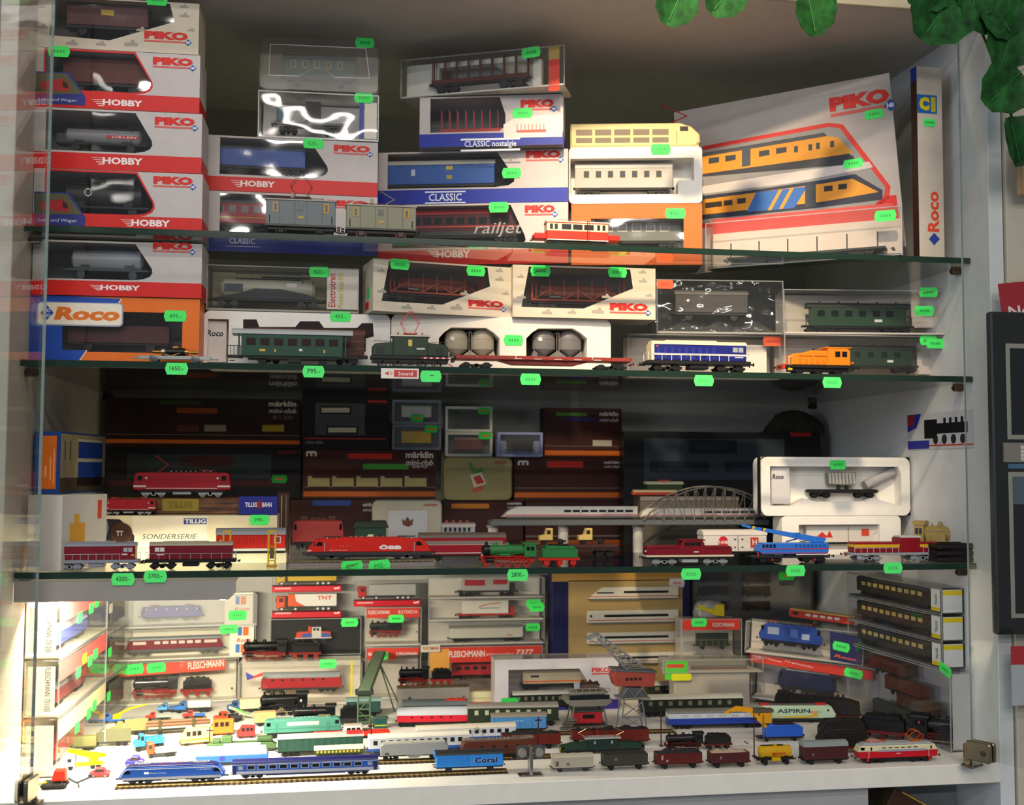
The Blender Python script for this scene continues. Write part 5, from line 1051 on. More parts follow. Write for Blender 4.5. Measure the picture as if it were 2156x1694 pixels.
# engines along the shelf front
T = put('diesel_engine', 'maroon diesel engine with pale grey frame and cab at its far end', 'locomotive', 112, 296, .068, Z3+.0003, 150, 48, ytop=1138)
build(T, hooddiesel('#7a1424/.35', '#8a8c94/.45', '#8a8c98/.45', '#b8b8bc', cab=1, wc='#a8b0b0/.15')+"number b 44 54 -13.8 -13.3 25 27 #e0d8d8\nyellow_plate b 60 66 -13.6 -13 23 26 #c8903c\nroof_edge b -66 67 -12.8 12.8 39.4 41 #90929c\n")
T = put('diesel_engine', 'maroon diesel engine with black frame and cream roof', 'locomotive', 304, 500, .068, Z3+.0003, 150, 48, ytop=1137)
build(T, hooddiesel('#741424/.35', '#a89c84/.45', '#161415/.45', '#b0a8a8', cab=-1, wc='#d8d4c8/.15')+"number b -54 -42 -13.8 -13.3 24 26 #c8b8b8\n")
T = Thing('display_track', 'grey track plinth carrying the red express engine', 'track', (P(762, 1195, .085).x, .085, Z3)); xc, ln = span(608, 915, 1195, .085); hl = ln*500
build(T, f"bed b {-hl:.1f} {hl:.1f} -17 17 0 5 #857c74/.5 c=1\nsleeper b {-hl+4:.1f} {-hl+8:.1f} -13 13 5 6 #4a4038 n=24 d={(2*hl-14)/23:.2f}\nrail b {-hl:.1f} {hl:.1f} -9 -8 6 8 #a89878/m\nrail b {-hl:.1f} {hl:.1f} 8 9 6 8 #a89878/m\nend_panel b {-hl-2:.1f} {-hl:.1f} -17 -4 0 6 #5a5c60\n")
q = P(741, 1190, .066)
tag(T, 741, 1190, '4000.-', w=26, h=11, y=-18.5, strike=True, rot=.06); tag(T, 799, 1190, '4450.-', w=26, h=13, y=-18.5, rot=.08)
T = put('electric_engine', 'bright red rounded express engine with white lettering on a track plinth', 'locomotive', 640, 912, .085, Z3+.0082, 194, 45, ytop=1127)
build(T, """body p -15 15 -92,14 92,14 93,18 86,30 80,37 72,40 -72,40 -80,37 -86,30 -93,18 #d8281c/.3 c=2
skirt p -14.5 14.5 -95,8 95,8 93,15 -93,15 #3a3436 c=.6
cab_window p -15.6 -14.6 -80,27 -70,27 -70,34 -76,35 #14161a/.15
cab_window p -15.6 -14.6 80,27 70,27 70,34 76,35 #14161a/.15
door b -66 -58 -15.4 -15 16 35 #c8241a
door b 58 66 -15.4 -15 16 35 #c8241a
handrail t .4 -67,-15.8,16 -67,-15.8,33 #c8c0c0
handrail t .4 67,-15.8,16 67,-15.8,33 #c8c0c0
lettering T 31 24 34 9 -15.6 'ÖBB' #f0e8e4 c=.06
slogan T -46 18.5 26 2.4 -15.6 'part_of_the_best' #f0dcd8
star b -44 -43 -15.5 -15 26 27 #f0e0dc n=4 d=5
roof_panel b -50 54 -10 10 39.4 41.4 #c82a22 c=.6
roof_bar b -40 44 -5 -4 41.4 43 #b82018
pantograph pf -56 41 6 14 #2a2a2c
pantograph pf 56 41 6 14 #2a2a2c
insulator cz -28 -4 41.4 1 3 #c8c0b8 n=7 d=8
mirror b -83 -81 -16 -15 28 33 #2a2a2a
stripe b -92 -86 -15.4 -15 17 19 #e0d0c8
underframe b -60 60 -11 11 4.5 8 #3a3634
buffer_set buf 99 12 8 2.6 #222
"""+bogies((-56, 56), 28, 6, 12.5, '#2c2a2a'))
T = put('passenger_coach', 'maroon coach with grey roof behind the green steam engine chimney', 'coach', 880, 1064, .145, Z3+.0003, 150, 46, ytop=1120)
build(T, coachcar('#9c1626/.35', '#6a5c50/.5', '#1c1a1a', L=148, nw=1, x0=-72, ww=140, wz=(28, 33), wc='#8a8078/.2', bands=((13, 14.5, '#c8c0b8'), (26.5, 27.5, '#c8a8a0')), door=None)+"red_nose b 66 75 -14 14 30 40 #b82024 c=2\n")
T = put('steam_engine', 'bright green steam engine with black smokebox, red frames and green tender', 'locomotive', 1010, 1268, .068, Z3+.0003, 230, 46, ytop=1138)
build(T, steamloco('#2c7a3c/.4', '#c8281c/.4', '#c8281c/.4', 4, '#2c7a3c/.4', roofc='#2a6a38'))
T = put('diesel_engine', 'maroon centre-cab diesel with a cream line and silver bogies', 'locomotive', 1352, 1543, .062, Z3+.0003, 150, 45, ytop=1134)
build(T, """long_hood p -12 12 -70,17 -12,17 -12,34 -66,34 -70,31 #7a1220/.35 c=1
short_hood p -12 12 22,17 70,17 70,30 66,33 22,33 #7a1220/.35 c=1
cab p -13 13 -14,17 24,17 24,38 20,43 -10,43 -14,38 #7a1220/.35 c=1
> cab_window b -9 -1 -13.5 -12.8 34 40 #1c1c20/.2 n=3 d=9.5
cab_roof b -16 26 -13.4 13.4 42.5 44.5 #701420 c=.8
cream_line b -72 72 -13.6 13.6 14.5 17.5 #ddd0b0
frame b -72 72 -13 13 11 14.5 #171516
louvre b -62 -18 -12.4 -12 29 30.5 #5a0e18
louvre b 28 64 -12.4 -12 28 29.5 #5a0e18
nameplate b 6 14 -13.6 -13.1 22 24 #d8d0c8
tank b -12 14 -11 11 4 11 #a8a8a4 c=.8
headlight cx -71 -6 24 1.8 2 #d8d0c0
buffer_set buf 77 13 8 2.6 #1c1a1a
"""+bogies((-42, 42), 26, 5.8, 12.5, '#8a8c8c'))
T = put('rail_crane', 'bright blue rail crane with a long jib and yellow-black tip marks', 'crane', 1580, 1745, .075, Z3+.0003, 130, 42, ytop=1135)
build(T, """chassis b -62 62 -12 12 9 13 #222426 c=.5
upper_body p -13 13 -50,16 58,16 60,22 60,36 -46,36 -54,30 -56,22 #2f74d0/.35 c=1
red_line b -52 60 -13.4 -12.9 25 26.4 #c02a30
red_line b -52 58 -13.4 -12.9 18 19 #c02a30
cab_window b -50 -46 -13.5 -12.8 28 34 #122440/.2 n=4 d=6
side_grille b 4 8 -13.4 -12.9 28 34 #2258a8 n=8 d=6.6
jib p -4 4 56,36 60,44 -60,66 -78,70 -79,67 -60,61 40,36 #2f74d0/.35 c=.6
> jib_joint b 8 16 -5 5 48 54 #2868c0
> stripe_band p -4.4 4.4 -64,62 -60,61.4 -58,66 -62,67 #d8b828 n=2 d=18,0,-3.6
> stripe_band p -4.5 4.5 -66,62.6 -64.6,62.2 -62.6,67 -64,67.4 #222 n=2 d=18,0,-3.6
jib_ram t 1.4 -6,0,38 22,0,46 #2258a8
hook t .8 -77,0,68 -77,0,60 #222
turntable cz 0 0 13 10 3 #1c1e20
red_step b -58 -56 -13 -12 12 20 #b82a2c
wheel_hub cy -34 -12.8 6 2 .8 #b82a2c n=2 d=70
buffer_set buf 70 12 8 2.6 #1c1c1c
"""+bogies((-36, 36), 24, 6, 12, '#1a1b1d'))
T = put('diesel_engine', 'red and yellow diesel engine with white-topped cab and pale grey frame', 'locomotive', 1780, 1975, .085, Z3+.0003, 150, 44, ytop=1126)
build(T, """body b -66 70 -12 12 15 33 #8e1622/.35 c=1
yellow_band b -67 71 -12.4 12.4 24 29 #d8a824
cab b 6 40 -13 13 15 40 #8e1622/.35 c=1
cab_roof b 8 42 -12 12 39.5 43 #c8c8c0 c=1
louvre b -56 -54.6 -12.6 -12.2 17 23 #6a101a n=9 d=6
frame b -72 74 -13.5 13.5 11 15 #9a9ca0 c=.4
railing rail -66 4 -13.6 15 23 8 .45 #c8c4c4
railing rail 44 70 -13.6 15 23 4 .45 #c8c4c4
step b -62 -56 -14 -12 4 10 #9a9ca0
step b 58 64 -14 -12 4 10 #9a9ca0
headlight cx -67 -6 27 1.8 2 #e0d8c8
buffer_set buf 79 12 8 2.6 #8a2a2c
"""+bogies((-42, 44), 26, 5.6, 12.5, '#8a8c90'))
T = Thing('steam_engine', 'brass-coloured steam engine turned towards the viewer near the side wall', 'locomotive', (P(1958, 1140, .125).x, .13, Z3+.0003), -.75, None, (-.6, .95, 1.1)); build(T, steamloco('#a08a4c/.3', '#6a1c1c/.4', '#5a1a1a', 3, '#a08a4c/.3', False, '#a08a4c/.3', '#7a2020'))
for k in range(3):
    T = Thing('track_piece', ['bottom black track piece of the little stack at the shelf end', 'middle black track piece of the little stack at the shelf end', 'top black track piece of the little stack at the shelf end'][k], 'track', (P(2006, 1185, .062).x, .066, Z3+.0004+k*.0082), 0, 'black track pieces')
    build(T, "bed b -26 26 -17 17 0 6 #1e1a1a/.6 c=1.6\nrail b -26 26 -14 -12.6 6 7.8 #4a4440/m\nrail b -26 26 12.6 14 6 7.8 #4a4440/m\nsleeper b -24 -21 -16 16 6 6.8 #141212 n=6 d=9\n")
# viaduct, bridge and what is behind the front row
T = Thing('viaduct', 'grey model viaduct deck on round white pillars carrying a white train', 'viaduct', (0, .27, Z3)); zd = (P(1200, 1094, .27).z-Z3)*1000
xa, xb = P(1030, 1095, .27).x*1000, P(1610, 1095, .27).x*1000
build(T, f"deck b {xa:.1f} {xb:.1f} -17 17 {zd-7:.1f} {zd:.1f} #5a5c60/.5 c=.8\nrail b {xa+4:.1f} {xb:.1f} -5.4 -4.6 {zd:.1f} {zd+1.2:.1f} #8a8478/m\nrail b {xa+4:.1f} {xb:.1f} 4.6 5.4 {zd:.1f} {zd+1.2:.1f} #8a8478/m\n")
for px in (1038, 1186, 1343): build(T, f"pillar cz {P(px, 1130, .27).x*1000:.1f} 0 0 7.2 {zd-7:.1f} #b8b0a8 16\n> pillar_head cz {P(px, 1130, .27).x*1000:.1f} 0 {zd-10:.1f} 9 3 #8a8680 16\n")
T = Thing('arch_bridge', 'grey steel arch bridge with slanting struts over the viaduct deck', 'bridge', (0, .27, Z3)); x0, x1 = P(1348, 1090, .27).x*1000, P(1640, 1090, .27).x*1000; za = (P(1490, 1024, .27).z-Z3)*1000-zd; n = 14; mb = []
for y in (-19, 18):
    mb = MB(); pts = [(x0+(x1-x0)*i/20, y+.5, zd+za*math.sin(math.pi*i/20)**.75) for i in range(21)]; mb.tube(pts, 1.3, '#6e665e', 5); T.part('arch', mb)
    for i in range(1, n):
        x = x0+(x1-x0)*i/n; z = zd+za*math.sin(math.pi*i/n)**.75; mb = MB(); mb.cyl((x, y+.5, zd), (x, y+.5, z), .7, '#6e665e', 4)
        if i < n-1: xx = x0+(x1-x0)*(i+(1 if i < n/2 else -1))/n; mb.cyl((xx, y+.5, zd), (x, y+.5, z), .6, '#6e665e', 4)
        T.part('strut', mb)
mb = MB()
for i in range(4, 17, 2): x = x0+(x1-x0)*i/20; z = zd+za*math.sin(math.pi*i/20)**.75; mb.cyl((x, -18, z), (x, 18, z), .7, '#6e665e', 4)
o = T.part('cross_brace', mb); o['kind'] = 'stuff'
ICE = lambda f: f"body p -10 10 {-100 if f else -100},4 100,4 100,22 {-78 if f else -88},22 {-92 if f else -97},14 #c9c3ba/.35 c=1.5\nred_line b -96 100 -10.4 -9.9 6.5 8 #b83040\nwindow_band b -10 92 -10.4 -9.9 12 16 #26262a/.2\n> window_post b 0 2.4 -10.6 -10.2 12 16 #c9c3ba n=7 d=13\nskirt b -94 100 -9 9 1.5 4 #4a4a4c\nseam b 14 15 -10.5 -9.9 4 22 #8a8680\n"
T = put('express_train', 'white express train with pointed nose and red line on the viaduct', 'train', 1056, 1340, .27, Z3+zd*.001+.0013, 200, 23, ytop=1064); build(T, ICE(1))
T = put('express_train', 'white express train passing under the steel arch bridge', 'train', 1346, 1640, .27, Z3+zd*.001+.0013, 200, 23, ytop=1068); build(T, ICE(0))
T = Thing('high_ramp', 'upper grey ramp block behind the steel arch', 'ramp', (P(1425, 1060, .36).x, .36, Z3)); zr_ = (P(1420, 1044, .36).z-Z3)*1000; build(T, f"block b -62 90 -20 20 0 {zr_:.1f} #5c5650/.6 c=.8\nedge_strip b -62 90 -21 -20 {zr_-6:.1f} {zr_:.1f} #7a726a\n")
T = put('railcar', 'cream-roofed red railcar on the upper ramp behind the steel arch', 'railcar', 1332, 1425, .348, Z3+zr_*.001+.0003, 70, 14, ytop=1029); build(T, "body b -34 34 -8 8 2 8 #a83a2c c=.8\nroof r -34 34 8.4 8 13 #d8c090/.4\nnose b -36 -33 -7 7 2 9 #c8442c c=1\nframe b -32 32 -6 6 0 2 #222\n")
T = put('electric_engine', 'small green engine with cream and red roof above the arch bridge', 'locomotive', 1358, 1436, .372, Z3+zr_*.001+.0003, 70, 30, ytop=1003); build(T, "body b -33 33 -9 9 8 18 #3a4a28 c=1\nroof r -35 35 9.5 18 23 #d8ccb0\nred_vent b -10 12 -4 4 22 25 #b83a28 c=.6\nframe b -33 33 -7 7 4 8 #1c1c1a\n"+wheels((-22, 22), 4, 6))
T = put('railcar', 'dim cream and red railcar in front of the black presentation box', 'railcar', 1510, 1640, .372, Z3+zr_*.001+.0003, 110, 36, ytop=1008) if False else None
T = put('flat_wagon', 'brown flat wagon loaded with two cream lorry cabs', 'wagon', 1126, 1300, .165, Z3+.0003, 150, 16, ytop=1143); build(T, "deck b -72 72 -13 13 12 15 #4a2a20 c=.4\nside_sill b -72 72 -13.4 -12.8 9 12 #2a1a16\nbuffer_set buf 77 11 8 2.4 #1c1a1a\n"+bogies((-48, 48), 20, 5, 11))
zz = Z3+.0003+.015*T.sc[2]; lx = [(1132, 1164), (1214, 1248)]
for (a, b), nm in zip(lx, ('cream lorry cab chassis over the green tender', 'cream lorry cab chassis nearer the viaduct pillar')):
    K = put('toy_lorry', nm+' on the flat wagon', 'lorry', a, b+24, .165, zz+.0003, 44, 26, ytop=1110, group='cream lorry cabs'); build(K, "cab p -7 7 -20,6 2,6 2,25 -8,25 -11,15 -20,13 #d8b86a/.4 c=1\n> cab_window b -8 -2 -7.4 -6.8 16 22 #2a2420\nchassis b -18 24 -4 4 3 6 #3a2018\nwheelset w -12 4 6 #1c1a18\nwheelset w 16 4 6 #1c1a18\n")
T = put('refrigerator_van', 'white refrigerator van with a red oval sign behind the maroon centre-cab diesel', 'wagon', 1470, 1612, .13, Z3+.0003, 112, 40, ytop=1112)
build(T, vancar('#d6cec4/.4', '#cfc6bc/.4', L=112, ribs=0, zt=32, zr=39)+"red_oval cy -20 -14.3 23 8 .6 #c0282c\n> lettering T -20 23 22 4 -14.8 'TT-HOBBY' #efe6e0 c=.02\nred_square b 25 38 -14.5 -14 16 29 #c0382c\n> lettering T 31.5 23 7 7 -14.8 'H' #efe6e0 c=.02\ndoor_line b 4 4.8 -14.4 -14 12 31 #6a645c\nhinge b -2 1 -14.5 -14 26 27.4 #3a3430 n=2 d=12\nhinge b -2 1 -14.5 -14 16 17.4 #3a3430 n=2 d=12\n")
T = q1 = box_frame('foam_tray', 'lower white foam tray with a white van under a blue roof', 'box', (1646, 1084), (1896, 1088), 1162, .2, 32, Z3, 0)
foam_tray(T, [(.14, .12), (.82, .12), (.82, .78), (.14, .78)], r=6)
inbox('refrigerator_van', 'white van with a blue roof and red emblem lying in the lower foam tray', 'wagon', 1688, 1866, 1094, 1156, .215, 0, 112, 43, vancar('#d2cac0/.4', '#3a6498/.4', L=112, ribs=0)+"red_emblem p -14.6 -14 -40,18 -32,26 -26,20 -22,28 -18,18 #c83028\nred_label b 20 30 -14.6 -14 20 30 #c84a38\ndoor_line b 2 3 -14.5 -14 12 34 #8a847c\nswirl t .4 36,-14.5,22 42,-14.5,28 48,-14.5,22 #8a8a8c\n", ty=.5)
T = box_frame('foam_tray', 'upper white foam tray with a short tippler wagon and a leaflet', 'box', (1602, 960), (1915, 964), 1083, .2, 30, q1.zt+EP, 0)
foam_tray(T, [(.06, .17), (.20, .17), (.28, .30), (.36, .24), (.70, .24), (.75, .30), (.94, .16), (.94, .72), (.92, .84), (.66, .84), (.60, .84), (.06, .84)], r=10, sleeve='#1c1a18', deep=.7)
prect(T, 1624, 981, 1663, 1060, '#d8d0d0', y=6, name='leaflet'); ptext(T, 'Roco', 1626, 998, 1650, 1008, '#2a2424', y=5.5, sub=True, shear=.2); tag(T, 1764, 978, None, w=25)
mb = MB(); a, b = T.lp(1822, 1022, 10), T.lp(1900, 985, 10); mb.cyl((a[0], 12, a[1]), (b[0], 16, b[1]), 7, '#a8a4a4/.3', 12); T.part('foil_roll', mb)
inbox('tippler_wagon', 'black tippler wagon with a slatted grey box lying in the upper foam tray', 'wagon', 1697, 1846, 990, 1048, .212, 0, 104, 44, "chassis b -50 50 -11 11 8 14 #1c1c1c c=.5\nbox_body p -10 10 -20,22 18,20 20,42 -22,40 #8a8478 c=.6\nslat p -10.6 -10 -20,23 -17,23 -18,40 -21,40 #c8c0b4 n=8 d=5\nsupport b -6 -3 -6 6 14 22 #2a2826 n=2 d=12\nbuffer_set buf 52 11 7 2.4 #1c1c1c\n"+bogies((-32, 32), 18, 5, 10), ty=.5)
T = put('electric_engine', 'pinkish red engine low behind the express engine, beside a small green shed', 'locomotive', 612, 726, .36, Z3+.0003, 176, 44, ytop=1090); build(T, eloco('#a83a38/.4', '#7a3430', L=170, panto='f', pcol='#8a5a4c'))
T = put('model_shed', 'small dark green model shed between the pinkish engine and the pale tin', 'shed', 742, 816, .34, Z3+.0003, 50, 34, ytop=1092); build(T, "wall b -22 22 -12 12 0 25 #1e3a2c/.5 c=.5\nroof p -14 14 -26,25 26,25 22,32 -22,32 #24322a/.5 c=.5\nplate b -4 4 -12.5 -12 12 18 #c8c8b0\n> plate_line b -3 3 -12.7 -12.5 14.5 15.5 #4a4a40\ndoor b 10 17 -12.4 -12 1 18 #182c22\n")
T = put('railcar', 'small blue and white railcar low behind the viaduct end', 'railcar', 928, 1000, .34, Z3+.0003, 80, 32, ytop=1091); build(T, "body b -38 38 -10 10 8 18 #232a4c c=.8\nupper b -38 38 -9.8 9.8 18 24 #9a9aa4 c=.6\nwindow b -34 -28 -10.4 -9.6 19 23 #1c1c24 n=6 d=11\nroof r -39 39 10.3 24 28 #b8aca4\nroof_vent b -30 -24 -3 3 28 30 #b04a3c n=4 d=16\n"+wheels((-24, 24), 4.5, 6.5))
# ================================================================== bottom board: boxed stock along the back and the side walls
FRED = '#d8341f/.45'
def case_loco(label, name, px0, px1, yt, yb_, Y, rz, L, H, s, cat='locomotive', ty=.6): return inbox(name, label, cat, px0, px1, yt, yb_, Y, rz, L, H, s, None, ty)
R5 = .12
T = s1 = box_frame('display_case', 'plastic case with a red header and black steam engine, lowest of the pale stack', 'box', (246, 1398), (502, 1382), 0, .49, 34, 0.0, R5)
clear_case(T, '@clear', '#e8e0cc', '#e4dcc8/.6'); ppoly(T, [(252, 1401), (474, 1386), (474, 1409), (252, 1425)], '#e0503a/.5', y=.6, name='red_header'); ptext(T, 'FLEISCHMANN', 396, 1392, 471, 1404, '#f0e4d8', y=.3, bold=.02, sub=True, rot=.05); ptext(T, 'N', 484, 1396, 492, 1408, '#e8e0d8', y=.4, bold=.05)
tag(T, 282, 1408, None, w=28, h=15, rot=.05); tag(T, 329, 1405, None, w=28, h=14, rot=.05)
case_loco('black and red steam engine inside the lowest pale case', 'steam_engine', 278, 490, 1418, 1466, .505, R5, 230, 46, steamloco())
T = s2 = box_frame('display_case', 'plastic case with orange and blue marks holding a maroon railcar', 'box', (238, 1330), (538, 1314), 0, .49, 34, s1.zt+EP, R5)
clear_case(T, '@clear', '#ece4d0', '#e8e0cc/.6')
def orange_blue(T, x, y, w=22, h=17): prect(T, x, y, x+w*.38, y+h, '#3a78c8', y=.5, name='printed_mark'); prect(T, x+w*.5, y, x+w, y+h, '#ec6a28', y=.5, name='printed_mark')
prect(T, 484, 1316, 534, 1378, '#f0e8d8', y=.8, name='end_card'); orange_blue(T, 501, 1320); orange_blue(T, 496, 1356); ptext(T, 'Roco', 498, 1343, 528, 1351, '#e8604a', y=.3, bold=.02, shear=.2); tag(T, 482, 1324, None, w=28, h=13)
case_loco('maroon railcar with slanting ends inside the middle pale case', 'railcar', 258, 478, 1336, 1376, .505, R5, 180, 46, "body p -13 13 -84,14 84,14 78,36 -78,36 #7a1c24/.4 c=1\nroof r -79 79 13.4 36 44 #7a8284/.4\nwindow b -72 -50 -13.5 -12.8 26 33 #d8ccc0/.3 n=2 d=122\nwindow b -36 -26 -13.5 -12.8 26 33 #d8ccc0/.3 n=6 d=14\nframe b -82 82 -11 11 8 14 #5a5a58\nbuffer_set buf 88 12 7 2.4 #444\n"+bogies((-58, 58), 22, 5.4, 12, '#4a4a4a'))
T = s3 = box_frame('display_case', 'plastic case with a violet-blue engine, topmost of the pale stack', 'box', (236, 1262), (541, 1245), 0, .49, 34, s2.zt+EP, R5)
clear_case(T, '@milky', '#e8e4dc', '#e0dcd4/.6'); prect(T, 474, 1248, 532, 1312, '#f0e8da', y=.8, name='end_card'); orange_blue(T, 496, 1255); ptext(T, 'Roco', 494, 1278, 526, 1285, '#e8604a', y=.3, bold=.02, shear=.2); tag(T, 500, 1295, None, w=28, h=15)
case_loco('violet-blue engine inside the topmost pale case', 'electric_engine', 292, 430, 1272, 1306, .505, R5, 180, 46, eloco('#3c3ea8/.4', '#5a5a8c', L=172, panto='f', under='#6a6a68')+"lamp cy -70 -14.4 34 2.2 .6 #e8e4c8 n=6 d=28\n")
# Czech flag case
T = s4 = box_frame('display_case', 'plastic case with a small Czech flag print and a red engine under a grey roof', 'box', (502, 1397), (762, 1385), 0, .455, 50, 0.0, -.02)
clear_case(T, '@clear', '#e6dcc8', '#dcd2c0/.6', 4); ppoly(T, [(517, 1414), (536, 1424), (520, 1432)], '#3a4aa8', y=.4, name='flag_blue'); ppoly(T, [(534, 1423), (553, 1415), (553, 1422), (522, 1431)], '#d83030', y=.5, sub=True, name='flag_red'); prect(T, 738, 1388, 742, 1464, '#d8c820', y=.4, name='yellow_tape'); tag(T, 690, 1397, None, w=27, h=13)
case_loco('red engine with a pale grey roof inside the flag case', 'diesel_engine', 545, 724, 1412, 1456, .48, -.02, 168, 44, "body p -13 13 -80,10 80,10 78,30 72,32 -72,32 -78,30 #a81c24/.4 c=1\nroof r -76 76 13.2 31 43 #8a8e90/.4\nwindow b -60 -54 -13.5 -12.8 25 29 #2a1c1c n=6 d=20\nframe b -78 78 -11 11 6 10 #2a2826\nbuffer_set buf 84 9 7 2.4 #2a2826\n"+bogies((-52, 52), 24, 5, 12))
T = s5 = box_frame('display_case', 'clear case with black card and a small orange and blue shunter', 'box', (567, 1302), (760, 1300), 0, .50, 34, s4.zt+EP, 0)
clear_case(T, '@clear', '#1c1a1a', '#171516/.6'); tag(T, 736, 1310, None, w=27, h=13)
case_loco('small orange, white and blue shunter inside the black-carded case', 'shunting_engine', 618, 702, 1312, 1350, .515, 0, 92, 42, "hood p -10 10 -40,10 40,10 40,22 30,24 -34,24 -40,20 #d8441c/.4 c=1\nblue_side b -26 -3 -10.6 -9.9 11 20 #3a5aa8\nblue_side b 18 38 -10.6 -9.9 11 20 #3a5aa8\ncab b -4 18 -11 11 10 34 #d0ccc4/.4 c=.8\n> cab_window b -1 5 -11.5 -10.8 26 32 #1c1c1c n=2 d=8\nchimney b -12 -6 -3 3 24 36 #d8441c c=.6\nsill b -42 42 -10.4 10.4 8 10 #d8d8d8\n"+wheels((-24, 0, 24), 4.6, 7.5))
T = put('steam_engine', 'long black steam engine with red wheels standing on the flag case', 'locomotive', 510, 716, .478, s4.zt+.0004, 230, 46, ytop=1342); build(T, steamloco(BK2, '#7a2018/.4', '#8a281c/.4', 4))
# lorry boxes
def lorry_box(label, x0, y0, x1, y1, zb, cab, trailer, name2, lab2, Y=.505, extra=None):
    T = box_frame('lorry_box', label, 'box', (x0, y0), (x1, y0), y1, Y, 26, zb, 0)
    w, h = T.w/2, T.h; mb = MB(); mb.box(-w, w, .4, 25, 0, 8.5, '#c81e2c/.45', .4); T.part('red_base', mb, False, 0); mb = MB(); mb.box(-w, w, .8, 26, 8.5, h-.2, '@clear'); T.part('clear_cover', mb, False, 0)
    ppoly(T, [(x1-16, y1-9), (x1-10, y1-8), (x1-4, y1-11), (x1-5, y1-6), (x1-15, y1-5)], '#f0d8d8', y=.2, name='white_logo'); prect(T, x0+6, y1-8, x0+40, y1-5, '#e8a0a0', y=.2, name='printed_line')
    K = Thing('toy_lorry', lab2, 'lorry', T.p+Vector((0, .012, .0089)), 0, None, (T.w/100*.98, .62, (h-10)/34))
    build(K, f"cab b -45 -32 -9 9 5 27 {cab} c=1.5\n> windscreen b -46 -44.6 -7 7 17 25 #1c2024\n> cab_window b -41 -35 -9.4 -8.8 17 24 #2a2024\ntrailer b -28 44 -9 9 9 31 {trailer} c=.6\nchassis b -44 42 -6 6 4 8 #2a2a2c\nwheel cy -37 -8 4.4 4 3 #2a2a2c n=2 d=20\n> hub cy -37 -9.8 4.4 2 .6 #d8d4cc n=2 d=20\nwheel cy 16 -8 4.4 4 3 #2a2a2c n=3 d=8\n> hub cy 16 -9.8 4.4 2 .6 #d8d4cc n=3 d=8\n"+(extra or ''))
    return T
zb = s5.zt+EP
a = lorry_box('red-based clear box with an orange and white lorry', 573, 1246, 719, 1297, zb, '#e0501c/.4', '#e8e4dc/.4', 1, 'orange lorry with an orange and white curved trailer in a red-based box', extra="orange_side p -9.5 -8.9 -28,9 -2,9 -16,18 -18,31 -28,31 #e0561c\nlettering T 26 24 22 7 -9.6 'TNT' #d85030 c=.03\n")
b_ = lorry_box('red-based clear box with a yellow lorry just below the glass shelf', 573, 1196, 719, 1245, a.zt+EP, '#c8a018/.4', '#c8a41c/.4', 1, 'yellow lorry with a yellow trailer in a red-based box')
# middle columns
T = u1 = box_frame('display_case', 'red-headed case low beneath the black tank engine case', 'box', (770, 1361), (886, 1361), 0, .48, 40, 0.0, 0)
clear_case(T, '@clear', '#d8d0c0', '#c8beb0/.6'); ppoly(T, [(772, 1364), (883, 1363), (882, 1377), (840, 1378), (832, 1388), (772, 1388)], FRED, y=.5, name='red_header'); ptext(T, 'FLEISCHMANN', 834, 1373, 878, 1378, '#f0e0d8', y=.2, sub=True); ptext(T, 'N', 776, 1373, 782, 1380, '#f0e0d8', y=.2, bold=.05, sub=True); tag(T, 802, 1380, None, w=24, h=12)
T = u2 = box_frame('display_case', 'red-headed case with a black tank engine beside the lorry boxes', 'box', (769, 1278), (887, 1278), 0, .48, 40, u1.zt+EP, 0)
clear_case(T, '@clear', '#e0d8c8', '#cfc6b6/.6'); prect(T, 772, 1280, 884, 1299, FRED, y=.5, name='red_header'); ptext(T, 'FLEISCHMANN', 775, 1285, 820, 1292, '#f0e0d8', y=.2, sub=True, bold=.02); ptext(T, '837083A', 838, 1284, 880, 1291, '#f0b8a8', y=.2, sub=True); tag(T, 834, 1302, None, w=25, h=12)
case_loco('black tank engine with red wheels in a red-headed case', 'tank_engine', 776, 880, 1304, 1340, .50, 0, 154, 46, steamloco(BK2, '#8a2018', '#8a2018', 4, None, False))
a = lorry_box('red-based clear box with a red lorry and grey trailer', 746, 1226, 886, 1275, u2.zt+EP, '#b82024/.4', '#a8a8a4/.4', 1, 'red lorry with a plain grey trailer in a red-based box', .49)
T = v1 = box_frame('display_case', 'wide red-headed case printed 7377 with a red coach in it', 'box', (903, 1360), (1142, 1358), 0, .475, 44, 0.0, 0)
clear_case(T, '@clear', '#d8ccb8', '#c8b8a4/.6'); prect(T, 905, 1362, 1140, 1390, FRED, y=.5, name='red_header'); ptext(T, 'FLEISCHMANN', 945, 1370, 1021, 1382, '#f0d8cc', y=.2, bold=.03, sub=True); ptext(T, 'piccolo', 1024, 1374, 1082, 1379, '#f0b8a8', y=.2, sub=True); ptext(T, '7377', 1086, 1367, 1124, 1377, '#f0d8cc', y=.2, bold=.02, shear=.2, sub=True); prect(T, 904, 1366, 946, 1410, '#e8a040', y=.35, name='orange_label')
case_loco('red coach inside the wide case printed 7377', 'passenger_coach', 950, 1040, 1392, 1428, .50, 0, 150, 46, coachcar('#b82830/.4', '#a83038/.4', L=146, nw=4), 'coach')
T = Thing('name_plate', 'small cream name plate with red lettering before the wide red-headed case', 'sign', (P(907, 1365, .47).x, .4735, P(907, 1373, .47).z)); build(T, "plate b -15 15 -1 0 0 11 #cfc8b0 c=.4\nlettering T 0 6 24 5 -1.3 'FLEISCHMANN' #c04a3a c=.02\n")
def van_case(label, y0, y1, zb, lab2, s, L, x0=903, x1=1146):
    T = box_frame('display_case', label, 'box', (x0, y0), (x1, y0), y1, .48, 36, zb, 0); clear_case(T, '@clear', '#d6cec2', '#d2cabf/.6')
    return T
